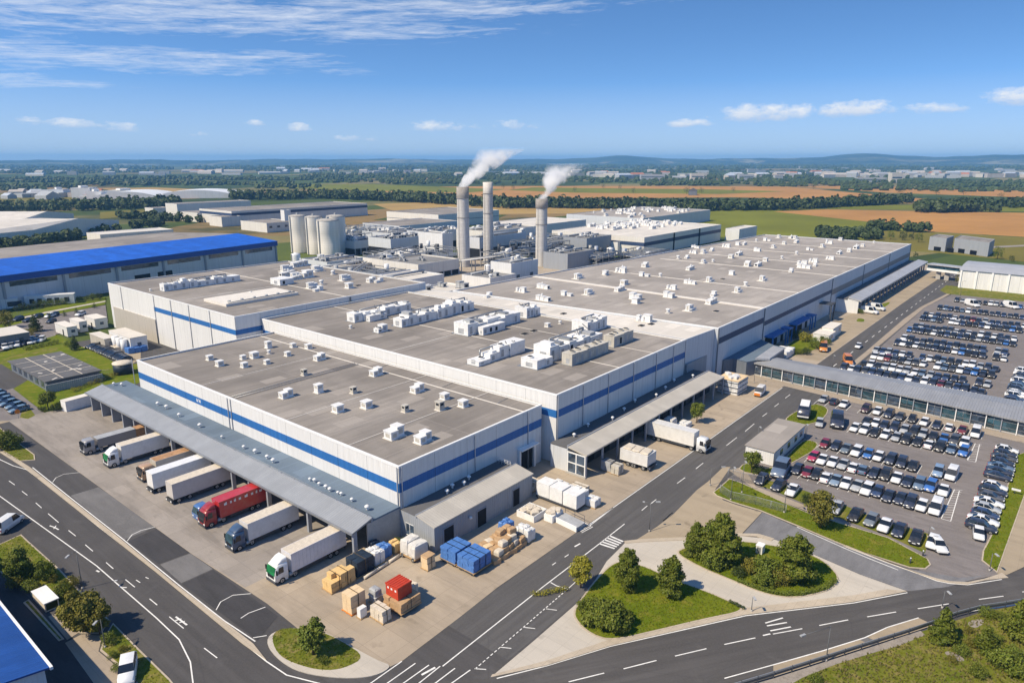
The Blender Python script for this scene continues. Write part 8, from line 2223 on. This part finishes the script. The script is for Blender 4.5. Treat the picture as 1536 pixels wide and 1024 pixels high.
# far woods, strips of crowns seen as dark lines
rnd = random.Random(31); mb = MB()
def strip(px0, px1, py, dep, rmin, rmax, gap):
    a, b = Vector(P(px0, py)), Vector(P(px1, py)); L = (b - a).length; n = int(L / gap)
    for i in range(n):
        if rnd.random() < .12: continue
        p = a.lerp(b, (i + rnd.random()) / n); p = p + p.normalized() * rnd.uniform(0, dep); r = rnd.uniform(rmin, rmax)
        mb.ball((p.x, p.y, r * .5), r, r, r * rnd.uniform(.7, 1.1), 6, 4, 0, .25, rnd, False)
for px0, px1, py in ((-100, 130, 283), (60, 240, 279), (190, 440, 279), (470, 700, 274.5), (560, 830, 276.5), (880, 1050, 275), (1020, 1240, 277), (1130, 1310, 280), (1260, 1420, 286), (1250, 1560, 281), (1370, 1700, 288), (960, 1100, 279), (-100, 300, 274), (300, 620, 271), (600, 900, 270.5), (850, 1250, 273), (1200, 1700, 275.5), (-100, 180, 270), (380, 480, 283), (0, 70, 287)):
    strip(px0, px1, py, 110 + 40 * rnd.random(), 4.5, 8.5, 7 if py > 278 else 9)
for i in range(46):
    py = rnd.uniform(255, 271); x = rnd.uniform(-200, 1700); l = rnd.uniform(50, 260); strip(x, x + l, py, 200, 5.5, 10, 12)
for i in range(95):
    py = rnd.uniform(248, 256); x = rnd.uniform(-300, 1800); l = rnd.uniform(60, 300); strip(x, x + l, py, 420, 9, 18, 26)
o = mb.build('far_woods', M['leaf_far']); tag(o, kind='stuff')
for px, py in ((1030, 291), (1052, 290), (1220, 283), (1300, 287), (1445, 292), (1405, 292), (930, 284), (905, 283), (755, 283), (770, 285), (862, 288), (950, 290), (1100, 288), (1350, 296), (1500, 300)):
    x, y = P(px, py); tree('lone dark tree standing among the far ochre and green fields', x, y, rnd.uniform(9, 14), 'wide', 'leaf_dark', 300, 0, .9, group='lone trees in the far fields', var=3)

# ------------------------------------------------------------------ town
TM = [M['grey_unit'], plain('town_render', (.50, .47, .42), .9, .15, .2), plain('town_roof', (.42, .38, .34), .9, .2, .2), plain('terracotta_roof', (.38, .16, .09), .9, .2, .2), plain('pale_blue_grey_roof', (.42, .46, .52), .8, .2, .2)]
def town(n, px0, px1, py0, py1, label, group, wmin=18, wmax=60, hmin=5, hmax=12, seed=1):
    rnd = random.Random(seed)
    for i in range(n):
        px, py = rnd.uniform(px0, px1), rnd.uniform(py0, py1); x, y = P(px, py); w_, d_, h = rnd.uniform(wmin, wmax), rnd.uniform(12, 26), rnd.uniform(hmin, hmax)
        b = MB(); wi = rnd.choice((0, 0, 0, 1, 2)); ri = rnd.choice((0, 2, 2, 3, 4)); b.box(-w_ / 2, w_ / 2, -d_ / 2, d_ / 2, 0, h, wi, ri)
        if rnd.random() < .5: b.add([(-w_ / 2, -d_ / 2, h), (w_ / 2, -d_ / 2, h), (w_ / 2, d_ / 2, h), (-w_ / 2, d_ / 2, h), (-w_ / 2, 0, h + d_ * .25), (w_ / 2, 0, h + d_ * .25)], [(0, 1, 5, 4), (2, 3, 4, 5), (1, 2, 5), (3, 0, 4)], ri)
        o = bpy.data.objects.new('town_building', b.mesh('town_building', TM)); COL.objects.link(o); o.location = (x, y, 0); o.rotation_euler = (0, 0, HEAD - PI / 2 + rnd.uniform(-.6, .6))
        tag(o, label, 'building', group)
town(95, 1180, 1640, 262, 267.5, 'tiny pale building in the distant town on the right, under the hills', 'buildings of the distant town on the right', 20, 60, 7, 15, 1)
town(36, 880, 1180, 263, 269.5, 'tiny pale building in the distant town right of the chimneys', 'buildings of the distant town behind the chimneys', 25, 60, 7, 14, 2)
town(26, 420, 640, 255.5, 261, 'tiny pale building in the distant town left of the chimneys', 'buildings of the distant town on the left', 25, 70, 7, 14, 3)
town(22, 0, 420, 256, 264, 'tiny pale building in the blue distance at the left', 'buildings in the left distance', 30, 100, 6, 14, 4)
town(24, 640, 1000, 257, 266, 'tiny pale building in the blue distance behind the chimneys', 'buildings in the middle distance', 25, 70, 6, 12, 5)
town(22, 1000, 1640, 252, 260, 'tiny pale building on the plain at the foot of the hills', 'buildings at the foot of the hills', 40, 120, 7, 14, 6)
town(24, 10, 150, 291, 299, 'small white outbuilding around the far windowless plant blocks', 'outbuildings round the far plant blocks', 8, 26, 4, 9, 7)
for px, py, w_, h, m, lab in ((1342, 274, 30, 26, 1, 'cream apartment block standing out in the distant town'), (978, 269.5, 75, 16, 0, 'long white and orange building in the distant town, right of the chimneys'), (1045, 270, 40, 20, 1, 'yellowish block in the distant town right of the chimneys'), (1118, 270, 46, 17, 0, 'pinkish white block in the distant town'), (1305, 273.5, 80, 13, 0, 'long white factory in the distant town')):
    x, y = P(px, py); b = MB().box(-w_ / 2, w_ / 2, -10, 10, 0, h, m, 2)
    r = thing('town_block', lab, 'building', (x, y, 0), HEAD - PI / 2); inst('wall', b.mesh('wall', TM), r)
    inst('window', MB().box(-w_ / 2 + 2, w_ / 2 - 2, -10.2, -10.02, h * .45, h * .6).mesh('window', M['glass']), r)
x, y = P(1039, 292.5); fm = thing('barn', 'dark barn alone in the ochre fields', 'barn', (x, y, 0), .4); inst('wall', MB().box(-9, 9, -7, 7, 0, 8).mesh('wall', M['wall_dark']), fm); inst('roof', MB().add([(-9.5, -7.5, 8), (9.5, -7.5, 8), (9.5, 7.5, 8), (-9.5, 7.5, 8), (-9.5, 0, 12), (9.5, 0, 12)], [(0, 1, 5, 4), (2, 3, 4, 5), (1, 2, 5), (3, 0, 4)]).mesh('roof', M['felt']), fm)

# ------------------------------------------------------------------ street furniture
def lamp(label, px, py, h=7.5, arm=1.6, heads=1, ang=None, z=0.0):
    x, y = P(px, py); a = ang if ang is not None else HEAD + PI
    r = thing('street_lamp', label, 'street lamp', (x, y, z), a)
    inst('pole', MB().cyl((0, 0, 0), (0, 0, h), .07, .04, 8).mesh('pole', M['lamp_post']), r)
    inst('base', MB().cyl((0, 0, 0), (0, 0, .35), .16, .14, 8).mesh('base', M['concrete']), r)
    for s_ in ((1,) if heads == 1 else (1, -1)):
        ar = inst('arm', MB().cyl((0, 0, h - .05), (s_ * arm, 0, h + .25), .03, n=6).mesh('arm', M['lamp_post']), r)
        inst('lamp_head', MB().box(s_ * arm - .1, s_ * arm + .55 * s_ + .1, -.14, .14, h + .2, h + .34).mesh('lamp_head', M['grey_unit']), ar)
    return r
lamp('street lamp on the verge between the dark bush and the olive tree', 124, 883, 6.2)
lamp('street lamp at the lower left verge, beside the olive-yellow tree', 158, 971, 4.2, .8)
lamp('double street lamp where the forecourt meets the service road', 974, 797, 5.2, .9, 2, HEAD - PI / 2)
lamp('tall street lamp with a long arm over the main road', 1239, 991, 5.0, 4.4, 1, PI * .86)
lamp('short lamp post on the pale paving between the two islands', 1127, 917, 2.3, .4)
lamp('street lamp at the left end of the car park verge', 1065, 728, 3.6, 2.0, 1, HEAD - PI / 2)
lamp('thin pole in the chain-link fence, nearest to the forecourt', 1096, 750, 6.5, .5)
lamp('thin pole in the chain-link fence, second from the forecourt', 1112.5, 739, 6.3, .5)
lamp('thin pole in the chain-link fence, nearest to the leaning tree', 1176, 769, 5.2, .5)
lamp('lamp post at the car park entrance by the verge tip', 1392, 806, 1.9, .5)
lamp('lamp post on the near end of the right-hand grass strip', 1484, 856, 3.0, .6)
lamp('lamp post beside the service road opposite the white semi lorry', 1136, 664, 3.8, .7)
lamp('lamp post by the corner of the glazed walkway', 1131, 574, 4.6, .4)
lamp('lamp post at the far left corner of the upper car park', 1439, 452, 9, 1.5)
lamp('small lamp post by the lower bend of the main road', 1413, 912, 2.8, .6)
lamp('lamp post on the corner of the white cabin lawn', 1207, 660, 3.6, .3)
lamp('lamp post beside the stop line of the service road', 1248, 553, 4, .4)
def fence(label, pts, h, post=2.6, wire=.13, mat='steel', z=.1):
    r = thing('chain_link_fence', label, 'fence', (*pts[0], z))
    for a, b in zip(pts, pts[1:]):
        a, b = Vector((*a, z)), Vector((*b, z)); L = (b - a).length; mb = MB()
        for i in range(int(L / wire)):
            p = a.lerp(b, i * wire / L); mb.box(p.x - .008, p.x + .008, p.y - .008, p.y + .008, z, z + h)
        for k in range(int(h / .16)): mb.cyl(a + Vector((0, 0, .1 + k * .16)), b + Vector((0, 0, .1 + k * .16)), .008, n=3, caps=False)
        mb.build('wire_mesh', M[mat], r)
        n = max(1, int(L / post))
        for i in range(n + 1):
            p = a.lerp(b, i / n); MB().cyl((p.x, p.y, z - .1), (p.x, p.y, z + h + .05), .04, n=6).build('post', M['post'], r)
        MB().cyl(a + Vector((0, 0, h)), b + Vector((0, 0, h)), .035, n=6).build('top_rail', M['post'], r)
fence('chain-link fence along the grass verge nearest to the forecourt', QS('U8', (240, 292), (330, 352), (560, 402), (830, 478)), 1.5)
fence('darker chain-link fence beside the footpath, behind the first one', QS('U8', (310, 160), (430, 198), (620, 232)), 1.9, mat='dark_steel')
fence('wire fence on the lawn between the canopy end and the dark block', QS('T3', (380, 800), (640, 760), (860, 705), (1000, 690)), 1.6, wire=.3)
fence('short screen fence at the corner of the white cabin', QS('U2', (320, 570), (405, 585)), 2.2)
cb = thing('crash_barrier', 'dark double-rail crash barrier curving along the main road', 'crash barrier', (*Q('S6', 0, 803), 0))
bp = [Vector((*p, 0)) for p in QS('S6', (-300, 893), (0, 803), (330, 698), (640, 598), (830, 537), (975, 488), (1120, 432), (1270, 392), (1420, 370), (1700, 322))]
mb = MB(); mb2 = MB()
for z0 in (.42, .74):
    for a, b in zip(bp, bp[1:]):
        d = (b - a).normalized(); q = Vector((-d.y, d.x, 0)) * .05
        mb.add([a - q + Vector((0, 0, z0)), b - q + Vector((0, 0, z0)), b + q + Vector((0, 0, z0)), a + q + Vector((0, 0, z0)), a - q + Vector((0, 0, z0 + .24)), b - q + Vector((0, 0, z0 + .24)), b + q + Vector((0, 0, z0 + .24)), a + q + Vector((0, 0, z0 + .24))],
               [(0, 1, 5, 4), (2, 3, 7, 6), (4, 5, 6, 7), (3, 2, 1, 0)])
    mb.build('rail', M['dark_steel'] if z0 < .5 else M['steel'], cb); mb = MB()
for a, b in zip(bp, bp[1:]):
    n = max(1, int((b - a).length / 2.2))
    for i in range(n):
        p = a.lerp(b, i / n); MB().box(p.x - .06, p.x + .06, p.y - .06, p.y + .06, 0, 1.0).build('post', M['dark_steel'], cb)
def bollard(label, px, py):
    x, y = P(px, py); r = thing('bollard', label, 'bollard', (x, y, 0)); MB().cyl((x, y, 0), (x, y, .95), .12, n=10).build('shaft', M['dark_steel'], r); MB().cyl((x, y, .951), (x, y, 1.05), .13, .08, 10).build('cap', M['coping'], r)
bollard('dark bollard with a white cap at the tip of the car park verge', 1365, 845)
bollard('dark bollard with a white cap on the verge by the footpath end', 1384, 834)
x, y = P(28, 627); sg = thing('road_sign', 'round orange sign at the left side road', 'sign', (x, y, .02), HEAD); MB().cyl((x, y, 0), (x, y, 1.5), .05, n=6).build('post', M['post'], sg); MB().cyl((x - .05, y - .04, 1.7), (x + .0, y + .0, 1.7), .55, n=18).build('disc', M['orange'], sg)
x, y = P(1521, 741); sg = thing('sign_board', 'small tilted sign board on the right-hand grass strip', 'sign', (x, y, .1)); MB().cyl((x, y, 0), (x, y, .8), .05, n=6).build('post', M['dark_steel'], sg); MB().box(x - .1, x + .1, y - .9, y + .5, .8, 1.15).build('board', M['white_unit'], sg)
# ------------------------------------------------------------------ labels: where several read alike, say which
ORD = ['', 'first', 'second', 'third', 'fourth', 'fifth', 'sixth', 'seventh', 'eighth', 'ninth', 'tenth', 'eleventh', 'twelfth', 'thirteenth', 'fourteenth', 'fifteenth', 'sixteenth', 'seventeenth', 'eighteenth', 'nineteenth', 'twentieth']
def nth(n):
    if n <= 20: return ORD[n]
    t_, u = divmod(n, 10)
    tens = {2: 'twenty', 3: 'thirty', 4: 'forty', 5: 'fifty', 6: 'sixty', 7: 'seventy'}[t_]
    return tens + '-' + ORD[u] if u else {'twenty': 'twentieth', 'thirty': 'thirtieth', 'forty': 'fortieth', 'fifty': 'fiftieth', 'sixty': 'sixtieth', 'seventy': 'seventieth'}[tens]
bpy.context.view_layer.update()
by = {}
for o in S.objects:
    if o.parent is None and 'label' in o: by.setdefault(o['label'], []).append(o)
SHARE = ('tiny pale building', 'brown or tan wrapped bale', 'small white outbuilding', 'lone dark tree')
for lab, objs in by.items():
    if len(objs) < 2 or lab.startswith(SHARE): continue
    objs.sort(key=lambda o: screen_x(o.matrix_world.translation))
    n = len(objs)
    for i, o in enumerate(objs):
        w_ = 'leftmost' if i == 0 else 'rightmost' if i == n - 1 else nth(i + 1) + ' from left'
        if n == 2: w_ = 'left' if i == 0 else 'right'
        o['label'] = '%s, %s' % (lab, w_) if n > 2 else '%s, the %s one' % (lab, w_)
